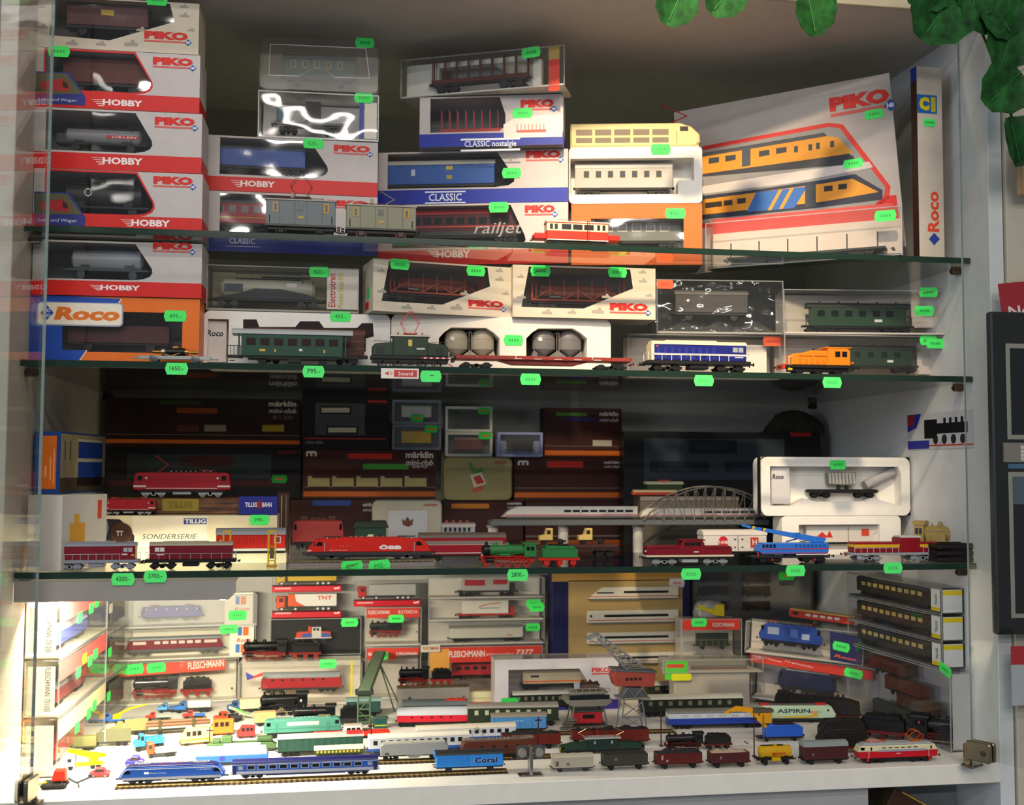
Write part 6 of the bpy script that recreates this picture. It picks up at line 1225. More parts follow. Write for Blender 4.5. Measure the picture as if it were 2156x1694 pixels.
a = van_case('clear case with a plain grey-white van, lowest of three', 1308, 1352, v1.zt+EP, '', '', 0); tag(a, 1122, 1320, None, w=24, h=12)
case_loco('plain grey-white bogie van in the lowest of three clear cases', 'goods_wagon', 942, 1104, 1316, 1350, .498, 0, 160, 42, vancar('#c8c2b4/.4', '#8a8880/.5', L=160, ribs=0)+"orange_mark b 42 54 -14.5 -14 16 18.4 #c8502c\n", 'wagon')
a2 = van_case('clear case with a white container wagon, middle of three', 1261, 1306, a.zt+EP, '', '', 0); tag(a2, 1124, 1270, None, w=25, h=13); tag(a2, 1130, 1278, None, w=25, h=13, y=-1.1)
cont = lambda c, f: f"container b -48 44 -13 13 14 41 {c} c=.5\nfloor b -58 58 -12 12 10 14 {f} c=.5\nend_post b 48 56 -10 10 14 28 {f}\nbuffer_set buf 62 11 7 2.4 #222\n"+bogies((-40, 40), 18, 5, 10)
case_loco('white container with an orange swoosh on a red wagon in a clear case', 'container_wagon', 958, 1088, 1262, 1304, .498, 0, 124, 42, cont('#dcd6ca/.4', '#b02820/.4')+"swoosh t .9 -16,-13.4,26 -10,-13.4,31 6,-13.4,34 28,-13.4,36 #d84a24\nlettering_line b -14 26 -13.4 -13 24.5 26 #5a6a7a\n", 'wagon')
a3 = van_case('clear case with a grey and red container wagon, right under the glass', 1216, 1259, a2.zt+EP, '', '', 0)
case_loco('grey container with a red panel on a black wagon under the glass', 'container_wagon', 958, 1090, 1213, 1256, .498, 0, 124, 42, cont('#a8a4a0/.4', '#2c2624')+"red_panel b -44 -4 -13.6 -13 24 36 #a82430\nred_panel b 12 40 -13.6 -13 26 36 #a82430\n", 'wagon')
# tan set box with four white trains
T = n1 = box_frame('train_set_carton', 'tall tan and navy set carton showing four white express cars', 'box', (1164, 1204), (1452, 1210), 0, .46, 40, 0.0, 0)
T.h = (Z3-TH-.002)*1000; solid_box(T, '#1c1c48/.45'); prect(T, 1197, 1222, 1438, 1480, '#a88c5c/.55', name='tan_tray'); prect(T, 1162, 1205, 1440, 1221, '#b08444', name='tan_lid'); tag(T, 1425, 1227, None, col='#c8c8cc/.6', w=26, h=14)
for i, (y0, y1, nose) in enumerate(((1233, 1262, 1), (1282, 1312, 0), (1328, 1356, 0), (1372, 1398, 0))):
    K = inbox('express_car', ['white express car with slanting nose at the top of the tan set carton', 'white express car second from top in the tan set carton', 'white express car third from top in the tan set carton', 'white express car lowest in the tan set carton'][i], 'railcar', 1236, 1428, y0, y1, .4575, 0, 196, 29, f"body p -3 3 -98,3 98,3 98,27 {-66 if nose else -96},27 {-80 if nose else -98},{16 if nose else 20} #d2cabc/.4 c=.8\nred_line b -96 98 -3.3 -2.9 7 8.6 #b83828\nwindow_band b {-20 if nose else -62} 76 -3.3 -2.9 14 19 #1c1a1a/.2\n> side_window b {-78 if nose else -92} {-42 if nose else -88} -3.3 -2.9 14 {17 if nose else 19} #1c1a1a/.2\nskirt b -92 96 -2.6 2.6 0 3 #6a665e\n", 'express cars in the tan set carton', .9)
T = box_frame('display_case', 'red-headed case with a dark green tank engine under the yellow bag', 'box', (1434, 1299), (1561, 1306), 0, .40, 44, .062, -.05); o1 = T
clear_case(T, '@clear', '#d8d0c8', '#b8b0a8/.6'); prect(T, 1437, 1303, 1558, 1325, FRED, y=.5, name='red_header'); ptext(T, 'FLEISCHMANN', 1500, 1311, 1546, 1319, '#f0d8d0', y=.2, bold=.02, shear=.1, sub=True); tag(T, 1472, 1310, None, w=25, h=13)
case_loco('dark green-black engine with yellow railings inside the red-headed case', 'diesel_engine', 1456, 1542, 1330, 1366, .42, -.05, 92, 42, "body b -36 36 -10 10 12 34 #1c2a28/.4 c=1\nroof r -36 36 10.4 34 40 #1c2422\nrailing rail -40 40 -11 8 24 7 .5 #8a8038\nframe b -42 42 -10 10 8 12 #2a2a26\n"+wheels((-22, 22), 5, 7.5))
T = Thing('case_riser', 'stack of pale foam sheets under the red-headed tank engine case', 'foam', (o1.p.x, .405, 0), -.05); build(T, f"sheet b -38 38 0 36 0 30 #bdb4a8/.8 c=1\nsheet b -38 38 0 36 30.4 61.6 #c4bbb0/.8 c=1\n")
T = Thing('yellow_bag', 'crumpled clear bag with yellow paper on the red-headed case', 'bag', (P(1496, 1290, .41).x, .42, o1.zt+.0005)); mb = MB(); n = 20; rg = []
for k, (r, z) in enumerate(((22, 0), (25, 7), (24, 16), (21, 22), (14, 25))): rg.append([((r+2*math.sin(5*t+k))*math.cos(t), (r*.4)*math.sin(t), z+1.5*math.sin(3*t)*(k > 0)) for t in [2*math.pi*i/n for i in range(n)]])
mb.loft(rg, '@milky'); T.part('plastic_bag', mb, False, 60); build(T, "paper p -10.5 -10 -20,14 -6,10 6,4 22,2 22,20 8,20 6,12 -8,16 -20,21 #d8c020/.5\nfolded_sheet b -16 12 -4 4 1 18 #cfc8b8 c=2\n")
T = box_frame('display_case', 'dim grey set case with six dark brown wagons at the back', 'box', (1462, 1206), (1712, 1212), 0, .48, 40, 0.0, 0); T.h = (Z3-TH-.002)*1000
mb = MB(); w, h = T.w/2, T.h; mb.box(-w, w, 10, 40, 0, h, '#6a686c/.6'); T.part('card_tray', mb, False, 0); mb = MB(); mb.box(-w, w, 0, .6, 0, h, '@clear'); T.part('cover', mb, False, 0); q = T.lp(1655, 1212); tag(T, 1656, 1212, None, w=28, h=14, y=-1, col='#28b848/.6')
i = 0
for py in (1212, 1240, 1272):
    for px in (1500, 1592):
        if py == 1212 and px == 1500: px0 = 1486
        i += 1; inbox('goods_wagon', ['dark brown wagon in the dim set case, upper row beside the tan carton', 'dark brown wagon in the dim set case, upper row by the side wall', 'dark brown wagon in the dim set case, middle row beside the tan carton', 'dark brown wagon in the dim set case, middle row by the side wall', 'dark brown wagon in the dim set case, lower row beside the tan carton', 'dark brown wagon in the dim set case, lower row by the side wall'][i-1], 'wagon', px-42+10, px+32, py-8, py+14, .4855, 0, 110, 30, "body b -50 50 -3 3 8 28 #2c1716/.5 c=.6\nframe b -54 54 -2 2 5 8 #1a1212\nwheel cy -32 -2.4 5 5 1 #1a1212 n=2 d=64\n", 'dark brown wagons in the dim set case', .9)
# slanting stack with the blue box
T = z1 = box_frame('display_case', 'slanting red-headed case with a dark blue engine, beneath the violet-ended box', 'box', (1580, 1372), (1842, 1410), 0, .325, 40, .004, -.56, ry=.05)
clear_case(T, '@clear', '#d0c8c0', '#bdb6b0/.6'); ppoly(T, [(1580, 1374), (1838, 1412), (1838, 1432), (1580, 1392)], FRED, y=.5, name='red_header'); ptext(T, 'FLEISCHMANN', 1586, 1381, 1646, 1391, '#f0d0c8', y=.2, bold=.02, rot=-.12); ptext(T, 'N-piccolo', 1652, 1392, 1712, 1404, '#f0d0c8', y=.2, bold=.02, rot=-.12, shear=.15); tag(T, 1797, 1417, None, w=27, h=13, rot=-.12)
T2 = inbox('electric_engine', 'dark blue engine with a pale roof inside the slanting red-headed case', 'locomotive', 1632, 1764, 1408, 1462, .335, -.56, 180, 46, eloco('#1c2040/.35', '#a8a4a0', L=172, panto='f'), None, .5); T2.o.rotation_euler[1] = .06
T = z2 = box_frame('display_case', 'slanting white box with a violet end panel and a pictured blue engine', 'box', (1568, 1298), (1815, 1338), 0, .325, 40, z1.zt+.003, -.56, ry=.05)
clear_case(T, '@clear', '#cfc8c0', '#c8c0b8/.6'); ppoly(T, [(1747, 1328), (1814, 1340), (1814, 1400), (1748, 1388)], '#1c1a58/.4', y=.4, name='violet_panel'); ptext(T, 'Roco', 1756, 1378, 1804, 1390, '#e8583c', y=.1, bold=.04, shear=.25, rot=-.1); tag(T, 1771, 1361, None, w=25, h=13, rot=-.12)
T2 = inbox('electric_engine', 'blue patterned engine inside the slanting white box', 'locomotive', 1592, 1736, 1320, 1376, .335, -.56, 180, 46, eloco('#28428c/.35', '#2a2c34', L=172, panto='f', bands=((-60, -30, 22, 34, '#8a94b0'), (0, 20, 20, 34, '#4a6ab0'), (30, 50, 18, 28, '#9aa4bc')), prof=[(-82, 12), (82, 12), (84, 22), (70, 38), (62, 41), (-62, 41), (-70, 38), (-84, 22)]), None, .5); T2.o.rotation_euler[1] = .05; T2.o.location.z += .008; T2.o.scale[1] *= .6
T = put('railcar', 'small red railcar with a cream roof on the slanting white box', 'railcar', 1660, 1802, .325, z2.zt+.0045, 140, 40, py=1310, ytop=1284, rz=-.5); T.o.rotation_euler[1] = .09; build(T, "body b -66 66 -12 12 8 26 #b8382c/.4 c=1.2\nupper b -66 66 -11.8 11.8 26 32 #b03a2c/.4 c=.8\nwindow b -34 -24 -12.4 -11.6 17 25 #c8c8bc/.3 n=5 d=15\nend_window b -62 -50 -12.4 -11.6 17 25 #3a1c1a/.3\nroof r -66 66 12.4 31 37 #c8a860/.4\nnose b -69 -64 -10 10 10 36 #c8442c c=2\nframe b -64 64 -10 10 4 8 #1c1a1a\n"+wheels((-40, 40), 4.4, 8))
T = box_frame('display_case', 'clear case with a bright green card and a grey coach beside the crane house', 'box', (1396, 1386), (1606, 1388), 0, .36, 40, .05, -.06); o2 = T
clear_case(T, '@clear', '#b0a89c', '#8a857c/.6'); prect(T, 1400, 1391, 1448, 1430, '#58c83c/.5', y=.6, name='green_card'); prect(T, 1404, 1398, 1440, 1405, '#d8402c', y=.4, sub=True); prect(T, 1414, 1418, 1456, 1432, '#d8d828', y=.3, name='yellow_card', r=3)
case_loco('dark grey coach inside the clear case with the green card', 'passenger_coach', 1454, 1572, 1400, 1442, .38, -.06, 150, 46, coachcar('#3a3c38/.4', '#6a6864/.3', L=146, nw=5, bands=((40, 41.5, '#8a2a2c'),)), 'coach')
T = Thing('case_riser', 'pale foam block under the clear case with the green card', 'foam', (o2.p.x, .365, 0), -.06); build(T, "block b -58 58 0 34 0 49.6 #a8a096/.8 c=1\n")
T = pk = box_frame('display_case', 'white-framed clear case with a cream railcar behind the signal cabin', 'box', (1042, 1384), (1302, 1388), 0, .37, 46, 0.0, -.02)
w, h = T.w/2, T.h; mb = MB(); mb.plate([(-w, 0), (w, 0), (w, h), (-w, h)], [[(-w+20, 16), (w*.36, 16), (w*.52, h*.5), (w*.36, h-15), (-w+20, h-15)]], 0, .6, '#cdc6c8/.5'); mb.box(-w, w, 40, 46, 0, h, '#a8a0a0'); mb.box(-w, -w+.6, .6, 40, 0, h, '#b8b0b4'); mb.box(-w, w, .6, 40, h-.6, h, '@clear'); T.part('carton', mb, False, 0); mb = MB(); mb.box(-w, w, -.2, 0, 0, 14, '#3a3490/.45'); T.part('violet_band', mb, False, 0); mb = MB(); mb.box(-w+18, w*.6, .8, 1, 15, h-12, '@film'); T.part('window_film', mb, False, 0)
ptext(T, 'PIKO', 1246, 1405, 1284, 1414, '#d83a30', bold=.04); prect(T, 1246, 1417, 1284, 1419, '#d83a30', sub=True)
case_loco('cream railcar with an orange line inside the white-framed case', 'railcar', 1098, 1240, 1402, 1448, .395, -.02, 150, 44, coachcar('#bfb294/.4', '#a8a094/.4', L=146, nw=1, x0=-56, ww=18, wz=(24, 28), bands=((14, 17, '#d85a24'),))+"roof_unit b -20 20 -5 5 44 47 #d8d4cc\n", 'railcar')
# cases along the side walls
def wall_case(label, x, y, rz, L, z0, z1, d, fill, ends=None):
    T = Thing('wall_case', label, 'box', (x, y, z0), rz); T.w, T.h, T.d = L, (z1-z0)*1000-.5, d; clear_case(T, '@clear', fill[0], fill[1])
    return T
zt = [0.0, XW(2030, 1400, 1.11).z, XW(2030, 1341, 1.11).z, XW(2030, 1276, 1.11).z, XW(2030, 1217, 1.11).z]; zt = [0, .100, .1345, .169, .2035]
for k in range(3):
    z0, z1 = zt[k+1], zt[k+2]; T = wall_case(['dim clear coach case at the side wall, lowest of three alike', 'dim clear coach case at the side wall, between two alike', 'dim clear coach case at the side wall, topmost of three'][k], 1.108, .185, -1.50, 232, z0, z1, 36, ('#4a4a50', '#3a3a40'))
    mb = MB(); mb.box(T.w/2-22, T.w/2-3, -.3, .2, 4, T.h-2, '#d8d8d4'); mb.box(T.w/2-.4, T.w/2+.3, 2, 30, 3, T.h-2, '#d0d0cc'); T.part('end_label', mb, False, 0); mb = MB(); mb.box(T.w/2-22, T.w/2-3, -.4, -.3, 4, 9, '#d8c020'); mb.box(T.w/2+.3, T.w/2+.5, 2, 30, T.h-9, T.h-3, '#d8c020'); T.part('yellow_strip', mb, True, 0)
    lettering(T, 'TILLIG', T.w/2-11, T.h*.55, 14, 5, -.5, '#2a7a3c', .03, 0, math.pi/2)
    K = Thing('passenger_coach', ['brown-grey coach with cream windows in the lowest wall case', 'brown-grey coach with cream windows in the middle wall case', 'brown-grey coach with cream windows in the topmost wall case'][k], 'coach', T.p+Vector((.0152, .010, .0035)), -1.50, 'coaches in the side wall cases', (.98, .72, .60))
    build(K, coachcar('#2e2a24/.5', '#3c3c3c/.5', L=186, nw=10, wc='#c8b06a/.4', ww=10, pitch=16, x0=-78))
T = wall_case('large clear wall case with three rust wagons and two dark ones', 1.108, .178, -1.50, 250, 0.0005, .0995, 38, ('#9a989c', '#a8a6ac')); tag(T, 1990, 1410, None, w=26, h=13, rot=-.3)
mb = MB(); mb.box(T.w/2-.4, T.w/2+.3, 3, 34, 3, T.h-2, '#b4b4b0'); T.part('end_label', mb, False, 0)
for k, (u, z, L, c, lab) in enumerate(((-30, 66, 95, '#4a1816', 'dark red van high in the large wall case'), (8, 44, 92, '#5a2a20', 'rust open wagon in the middle of the large wall case'), (36, 26, 90, '#4a2a20', 'brown wagon below it in the large wall case'), (-24, 5, 92, '#3a3c3c', 'dark grey van low in the large wall case'), (66, 3, 88, '#1c2230', 'blue-black van at the end of the large wall case'))):
    c_, s_ = math.cos(-1.5), math.sin(-1.5); K = Thing('goods_wagon', lab, 'wagon', T.p+Vector((c_*u*.001-s_*.012, s_*u*.001+c_*.012, z*.001)), -1.5, None, (.86, .5, .75)); build(K, vancar(c+'/.5', c+'/.5', L=L/.86, ribs=4, zt=28, zr=34))
for k in range(3):
    z0 = .0005+k*.0665; T = wall_case(['pale clear case at the lit wall, lowest of three, with blurred red wagons', 'pale clear case at the lit wall, middle of three, with an orange sticker', 'pale clear case at the lit wall, topmost of three, right under the lamp'][k], .043, .215, 1.545, 245, z0, z0+.066, 40, ('#e8e0c8', '#dcd4b8'))
    mb = MB(); mb.box(-T.w/2+2, T.w/2-2, -.3, 0, T.h*.62, T.h-3, '#e0605a/.5' if k else '#d8d0a0/.5'); T.part('printed_header', mb, False, 0); mb = MB(); mb.box(-T.w/2-.5, -T.w/2, 4, 34, 8, T.h-7, '#d8d4c8/.6'); T.part('end_card', mb, False, 0)
    if k:
        vs, fs = text_mesh('FLEISCHMANN  731'+('1' if k == 1 else '2')+'03', .0); mb = MB(); mb.add([(-T.w/2-.7, 12-v*6, T.h/2-u*(T.h-16)) for u, v in vs], fs, '#55554f'); T.part('lettering', mb, True, 0)
    for j, (u, c) in enumerate(((-20, GREEN), (40, GREEN), (70, GREEN), (10, '#f0a030/.6'))[:3+(k == 1)]): mb = MB(); x = -T.w/2+110+u; mb.plate([(x+a*1.0, T.h*.55+b+j*4) for a, b in tag_outline(24, 13)], [], -.7, -.4, c); T.part('price_sticker', mb, False, 0)
    K = Thing('goods_wagon', ['red wagon blurred in the lowest case at the lit wall', 'red and grey wagon in the middle case at the lit wall', 'blue and white wagon in the topmost case at the lit wall'][k], 'wagon', (.022, .20, z0+.0035), 1.545, None, (1, .7, .62)); build(K, vancar(['#b83a34/.4', '#8a3a38/.4', '#4a5ab0/.4'][k], ['#c8625a', '#8a8a88', '#c8c8d0'][k], L=150, ribs=0))
for k in range(3):
    z0 = .0005+k*.0605; T = wall_case(['greyish clear case farther along the lit wall, lowest of three', 'greyish clear case farther along the lit wall, middle of three', 'greyish clear case farther along the lit wall, topmost of three'][k], .047, .43, 1.50, 150, z0, z0+.06, 40, ('#b8b4a0', '#a8a490'))
    mb = MB(); mb.box(-T.w/2+50, T.w/2-20, 6, 7, 12, T.h-12, '#6a6858/.6'); T.part('dark_card', mb, False, 0); mb = MB(); x = -T.w/2+22; mb.plate([(x+a*.8, T.h*.6+b) for a, b in tag_outline(24, 13)], [], -.7, -.4, GREEN if k != 2 else '#d8d0c8'); T.part('price_sticker', mb, False, 0)
    K = Thing('goods_wagon', ['brown wagon in the lowest greyish case by the lit wall', 'grey wagon in the middle greyish case by the lit wall', 'slate wagon in the topmost greyish case by the lit wall'][k], 'wagon', (.024, .44, z0+.0035), 1.50, None, (.8, .6, .55)); build(K, vancar(['#5a4636/.5', '#6a6a62/.5', '#5a6070/.5'][k], '#5a5850', L=130, ribs=0))
# ================================================================== bottom board: models standing free
def fl(name, label, cat, px0, px1, ytop, ybase, L, H, s, rz=0, off=.008, group=None, z=0.0003):
    Y = G((px0+px1)/2, ybase, 0).y+off
    T = put(name, label, cat, px0, px1, Y, z, L, H, py=(ytop+ybase)/2, ytop=ytop, rz=rz, group=group); build(T, s); return T
def track(label, px0, py0, px1, py1, z=0.0):
    A, B = G(px0, py0, 0), G(px1, py1, 0); d = B-A; L = d.length*1000; T = Thing('track', label, 'track', (A+B)/2, math.atan2(d.y, d.x)); n = max(4, int(L/6.2))
    build(T, f"ballast_strip b {-L/2:.1f} {L/2:.1f} -8.5 8.5 0 .5 #5a4c3c/.8\nsleeper b {-L/2+1:.1f} {-L/2+3.4:.1f} -9 9 .3 1.4 #2c241c/.7 n={n} d={(L-4.4)/(n-1):.3f}\nrail b {-L/2:.1f} {L/2:.1f} -5 -4.2 1.4 3.1 #a89060/m\nrail b {-L/2:.1f} {L/2:.1f} 4.2 5 1.4 3.1 #a89060/m\n"); return T
track('long track with close sleepers along the front edge of the board', 243, 1658, 1068, 1624); track('second track behind the blue van carrying the grey hopper', 795, 1606, 1190, 1592)
TR = .0033
T = fl('electric_engine', 'royal blue express engine with navy roof at the front of the board', 'locomotive', 248, 478, 1606, 1655, 190, 42, """body p -14 14 -88,10 88,10 92,16 88,26 80,36 72,39 -72,39 -80,36 -88,26 -92,16 #1a4a9e/.3 c=2
roof p -12.5 12.5 -80,36 80,36 70,42 -70,42 #1a1c50/.35 c=1.5
grey_skirt b -86 86 -14.5 14.5 10 16 #8a8e9a/.4 c=.5
silver_line b -78 78 -14.4 -13.9 33.5 35 #b8bcc8
silver_bow t .6 -88,-14.2,18 -84,-14.2,28 -78,-14.2,34 #c8ccd4
silver_bow t .6 88,-14.2,18 84,-14.2,28 78,-14.2,34 #c8ccd4
cab_window p -14.5 -13.6 -84,24 -72,24 -72,31 -79,32 #10141c/.15
cab_window p -14.5 -13.6 84,24 72,24 72,31 79,32 #10141c/.15
emblem b -48 -40 -14.4 -13.9 23 28 #d8e0f0
lettering T -24 25 28 3.4 -14.6 'České_dráhy' #d8e0f0
lettering T 56 30 24 3 -14.6 'railjet' #c8d4ec
pantograph pf -52 42 6 13 #b8b8b0
pantograph pf 50 42 6 13 #b8b8b0
insulator cz -30 -4 41.5 1.2 3 #c8483c n=6 d=9
underframe b -84 84 -11 11 6 10 #20223c
equipment_box b -18 -6 -13 13 4 9 #c8c8c4 c=.6
equipment_box b 10 24 -13 13 4 9 #c8c8c4 c=.6
coupler b -98 -88 -2 2 9 12 #1c1c1c
coupler b 88 98 -2 2 9 12 #1c1c1c
"""+bogies((-54, 54), 27, 5.6, 12, '#1a1c30'), z=TR)
T = fl('passenger_coach', 'royal blue coach with eleven framed windows on the front track', 'coach', 487, 798, 1593, 1641, 262, 46, coachcar('#1e4ca4/.3', '#1b1d56/.35', '#1c2038', L=258, nw=11, wc='#16181c/.15', ww=12, pitch=18.9, x0=-102, wz=(24.5, 33), fr='#9aa4b8', bands=((12, 19.5, '#9aa0b0'), (35.5, 37, '#b0b8c8')), door='#1c1e48')+"small_window b -118 -110 -15.6 -15 24 33 #8a9098 n=2 d=228\nskirt b -70 70 -14 14 6.5 11.5 #22264c c=.5\n", z=TR)
T = fl('goods_wagon', 'bright blue van with dark lettering and black roof on the front track', 'wagon', 912, 1062, 1578, 1630, 112, 42, vancar('#2e86d8/.35', '#2c2c2c/.5', '#20243c', L=112, ribs=0)+"side_plank b -50 -2 -14.4 -14 16 17 #2874c0 n=5 d=0,0,4\ndoor_frame b -3 -1 -14.6 -14 12 35 #2874c0\nlettering T 24 24 36 11 -14.8 'Coral' #d8e8f8 c=.05\nlettering T 24.4 24 35.6 10.8 -15.1 'Coral' #1c1448 c=.035\nbrake_hut b -55 -51 -10 10 30 41 #2e86d8 c=.5\n", z=TR)
fl('hopper_wagon', 'plain grey hooded hopper wagon on the second track', 'wagon', 797, 945, 1559, 1606, 140, 42, "body p -13 13 -66,12 66,12 68,32 60,40 -60,40 -68,32 #8a8c8e/.4 c=1\nridge b -62 62 -8 8 39 41.5 #a8a698 c=.6\nside_mark b -58 -50 -13.5 -12.9 15 19 #3a3a3c\nchute p -10 10 -18,12 18,12 8,5 -8,5 #8a8c88\nframe b -68 68 -9 9 9 12 #2a2a2c\nbuffer_set buf 73 10 7 2.4 #2a2a2c\n"+bogies((-46, 46), 20, 5, 11), z=TR)
fl('electric_engine', 'white and blue engine behind the royal blue one', 'locomotive', 412, 566, 1570, 1612, 150, 42, "body b -74 74 -13 13 8 24 #2e66c8/.35 c=1\nroof p -12.5 12.5 -72,24 72,24 68,40 -68,40 #e6e2d8/.4 c=1.5\nblue_oval cy -20 -13.4 17 6 .6 #3a3a90\nframe b -70 70 -10 10 4 8 #2a2c3a\n"+wheels((-50, -30, 30, 50), 4.6, 8))
fl('goods_wagon', 'dark green ribbed van under a pale grey roof with a red end', 'wagon', 580, 768, 1541, 1590, 160, 44, vancar('#24483c/.45', '#a0a09a/.45', L=160, ribs=12)+"red_roof_end b 46 76 -12 12 36.5 43.6 #b82a2c c=1.5\n", rz=.05)
fl('trailer_coach', 'low cream-roofed green trailer with gold windows', 'coach', 660, 766, 1566, 1592, 100, 26, "body b -48 48 -9 9 5 15 #2c4428 c=.6\nwindow b -44 -40 -9.4 -8.8 8 13 #b89a30 n=12 d=7.4\nroof r -49 49 9.6 15 25 #cfc8a8/.5\nroof_vent cz -30 -2 23 .8 3 #4a4438 n=4 d=20\nframe b -46 46 -7 7 3 5 #1c1c1a\n"+wheels((-30, 30), 3, 6), rz=.03)
fl('electric_engine', 'sea-green electric engine with a pale side panel', 'locomotive', 551, 722, 1508, 1552, 172, 44, eloco('#4a8a78/.4', '#5a9484', L=168, panto='d', pcol='#8a7c5a')+"pale_panel b -34 34 -14.6 -13.9 27 36 #a8b4b0\nseam b -82 82 -14.4 -13.9 21 22 #3a7464\ndoor b -58 -52 -14.5 -13.9 14 34 #427e6e n=2 d=108\n", rz=.07)
fl('diesel_engine', 'flat bright red diesel with a white trapezoid cab', 'locomotive', 654, 824, 1524, 1556, 150, 34, "long_hood p -11 11 -72,6 -16,6 -16,17 -68,17 -72,13 #d82c20/.35 c=1\nshort_hood p -11 11 20,6 72,6 72,13 68,17 20,17 #d82c20/.35 c=1\ncab p -12 12 -18,6 24,6 18,32 -12,32 #d0ccc4/.4 c=.8\n> cab_window b -9 -2 -12.5 -11.8 20 28 #1c2024/.2 n=3 d=9\ncab_roof b -14 20 -11 11 31.5 33.5 #b0a89c c=.6\nframe b -72 72 -11 11 3 6 #2a1a18\n"+wheels((-50, -30, 30, 50), 4, 8), rz=.04)
fl('steam_engine', 'large black tank engine behind the second black engine', 'tank engine', 545, 696, 1452, 1506, 154, 46, steamloco(BK2, '#232425', '#232425', 4, None, False)+"white_plate b 10 14 -14 -13.3 26 30 #e8c8c8\n", rz=.08)
fl('steam_engine', 'black steam engine with red-tipped smokebox in front of the first', 'steam engine', 632, 800, 1478, 1528, 190, 46, steamloco(BK2, '#2a2a2b', '#2a2a2b', 4)+"red_star cy -62 -9.8 33 1.6 .6 #c8302c\n", rz=.0)
fl('passenger_coach', 'white and blue coach with small dark windows, nearer of two alike', 'coach', 773, 988, 1540, 1588, 206, 46, coachcar('#c4c6cc/.35', '#dcd4c6/.4', '#30406a', L=202, nw=12, wc='#20242a/.15', ww=8, pitch=15.4, x0=-92, bands=((11, 17, '#2a50a0'),)), rz=.06)
fl('passenger_coach', 'white and blue coach with small dark windows, farther of two alike', 'coach', 874, 1086, 1523, 1566, 206, 46, coachcar('#c2c6ce/.35', '#d8ccba/.4', '#30406a', L=202, nw=12, wc='#20242a/.15', ww=8, pitch=15.4, x0=-92, bands=((11, 17, '#2a50a0'),)), rz=.04)
fl('electric_engine', 'brown electric engine with a grey roof and lowered pantographs', 'locomotive', 966, 1130, 1550, 1600, 168, 46, eloco('#5a2c1e/.4', '#6a6258', L=164, panto='d', pcol='#7a6a54', cabwin=False)+"window b -40 -34 -14.6 -13.9 26 31 #1c120e n=4 d=26\nroof_box b -76 -50 -9 9 41 44 #7a7064 c=.6\nroof_box b 56 76 -9 9 41 45 #7a7064 c=.6\nbody_panel b -70 74 -14.5 -13.9 14 24 #4a2418\n", rz=.03)
GRN = lambda c: opencar('#6a2018/.5', BK, L=128, zt=30, load=c, ribs=6)
fl('open_wagon', 'rust-red wagon heaped with coal behind the brown electric engine', 'wagon', 1050, 1184, 1538, 1578, 132, 34, GRN('#242424/.9'), rz=.0)
fl('open_wagon', 'rust-red wagon heaped with coal behind the green crocodile engine', 'wagon', 1252, 1368, 1528, 1572, 132, 34, GRN('#1c1a1c/.9'), rz=.0)
fl('open_wagon', 'coal wagon half hidden behind the crocodile engine pantographs', 'wagon', 1200, 1262, 1532, 1566, 70, 34, opencar('#6a2018/.5', BK, L=70, zt=30, load='#1c1a1c/.9', ribs=4, axles=(-20, 20)), rz=.0)
fl('electric_engine', 'dark green crocodile engine with long sloping bonnets and raised pantographs', 'locomotive', 1172, 1362, 1548, 1588, 190, 40, """bonnet p -10 10 -88,10 -32,10 -32,27 -60,26 -84,21 -88,18 #20382c/.4 c=1
bonnet p -10 10 32,10 88,10 88,18 84,21 60,26 32,27 #20382c/.4 c=1
cab b -32 32 -13 13 10 35 #1c2e2c/.4 c=1
> cab_window b -20 -16 -13.5 -12.8 24 31 #8a9a94/.2 n=2 d=36
roof b -38 38 -13.5 13.5 35 38 #a8a8a4/.4 c=.8
roof_frame rail -36 36 -8 38 42 7 .6 #8a4a3c
pantograph ps -36 40 8 18 -14 #c8a878/m
pantograph ps 30 40 8 18 16 #c8a878/m
lamp_post b -90 -87 -8 -5 10 18 #b8a828
lamp_post b -84 -81 -10 -8 10 18 #b8a828
lamp_post b 82 85 -10 -8 10 18 #b8a828
frame b -88 88 -9 9 6 10 #181a18
"""+wheels((-72, -52, -24, 24, 52, 72), 5, 8.5), rz=.0)
# front row of goods wagons
fl('goods_wagon', 'beige two-axle van with dark blue frame beside the door catch', 'wagon', 1157, 1252, 1586, 1626, 92, 42, vancar('#aaa290/.5', '#b4ac98/.5', '#2a2e40', L=90, ribs=0)+"side_mark b -36 -30 -14.4 -14 16 28 #5a564c\nside_mark b -14 -8 -14.4 -14 17 23 #6a665c\n")
fl('open_wagon', 'dark grey empty open wagon next to the beige van', 'wagon', 1262, 1366, 1580, 1622, 104, 32, opencar('#3a3832/.5', BK, L=100, ribs=0)+"side_mark b -24 -18 -14 -13.4 18 23 #6a665c\nrust_floor b -44 44 -11 11 12 22 #3a2c22\n", )
fl('open_wagon', 'dark red open wagon filled with coal in the front row', 'wagon', 1374, 1480, 1576, 1619, 104, 34, opencar('#5a1a18/.5', BK, L=100, ribs=0, load='#26282a/.9')+"side_mark b -38 -34 -14 -13.4 18 26 #b08a88\nside_mark b -28 -24 -14 -13.4 14 18 #b08a88\n")
fl('open_wagon', 'dark red open wagon filled with pale gravel in the front row', 'wagon', 1487, 1579, 1575, 1617, 92, 34, opencar('#4c1c1e/.5', BK, L=88, ribs=0, load='#b09c84/.9')+"side_mark b -22 -18 -14 -13.4 17 23 #8a6a6a\n")
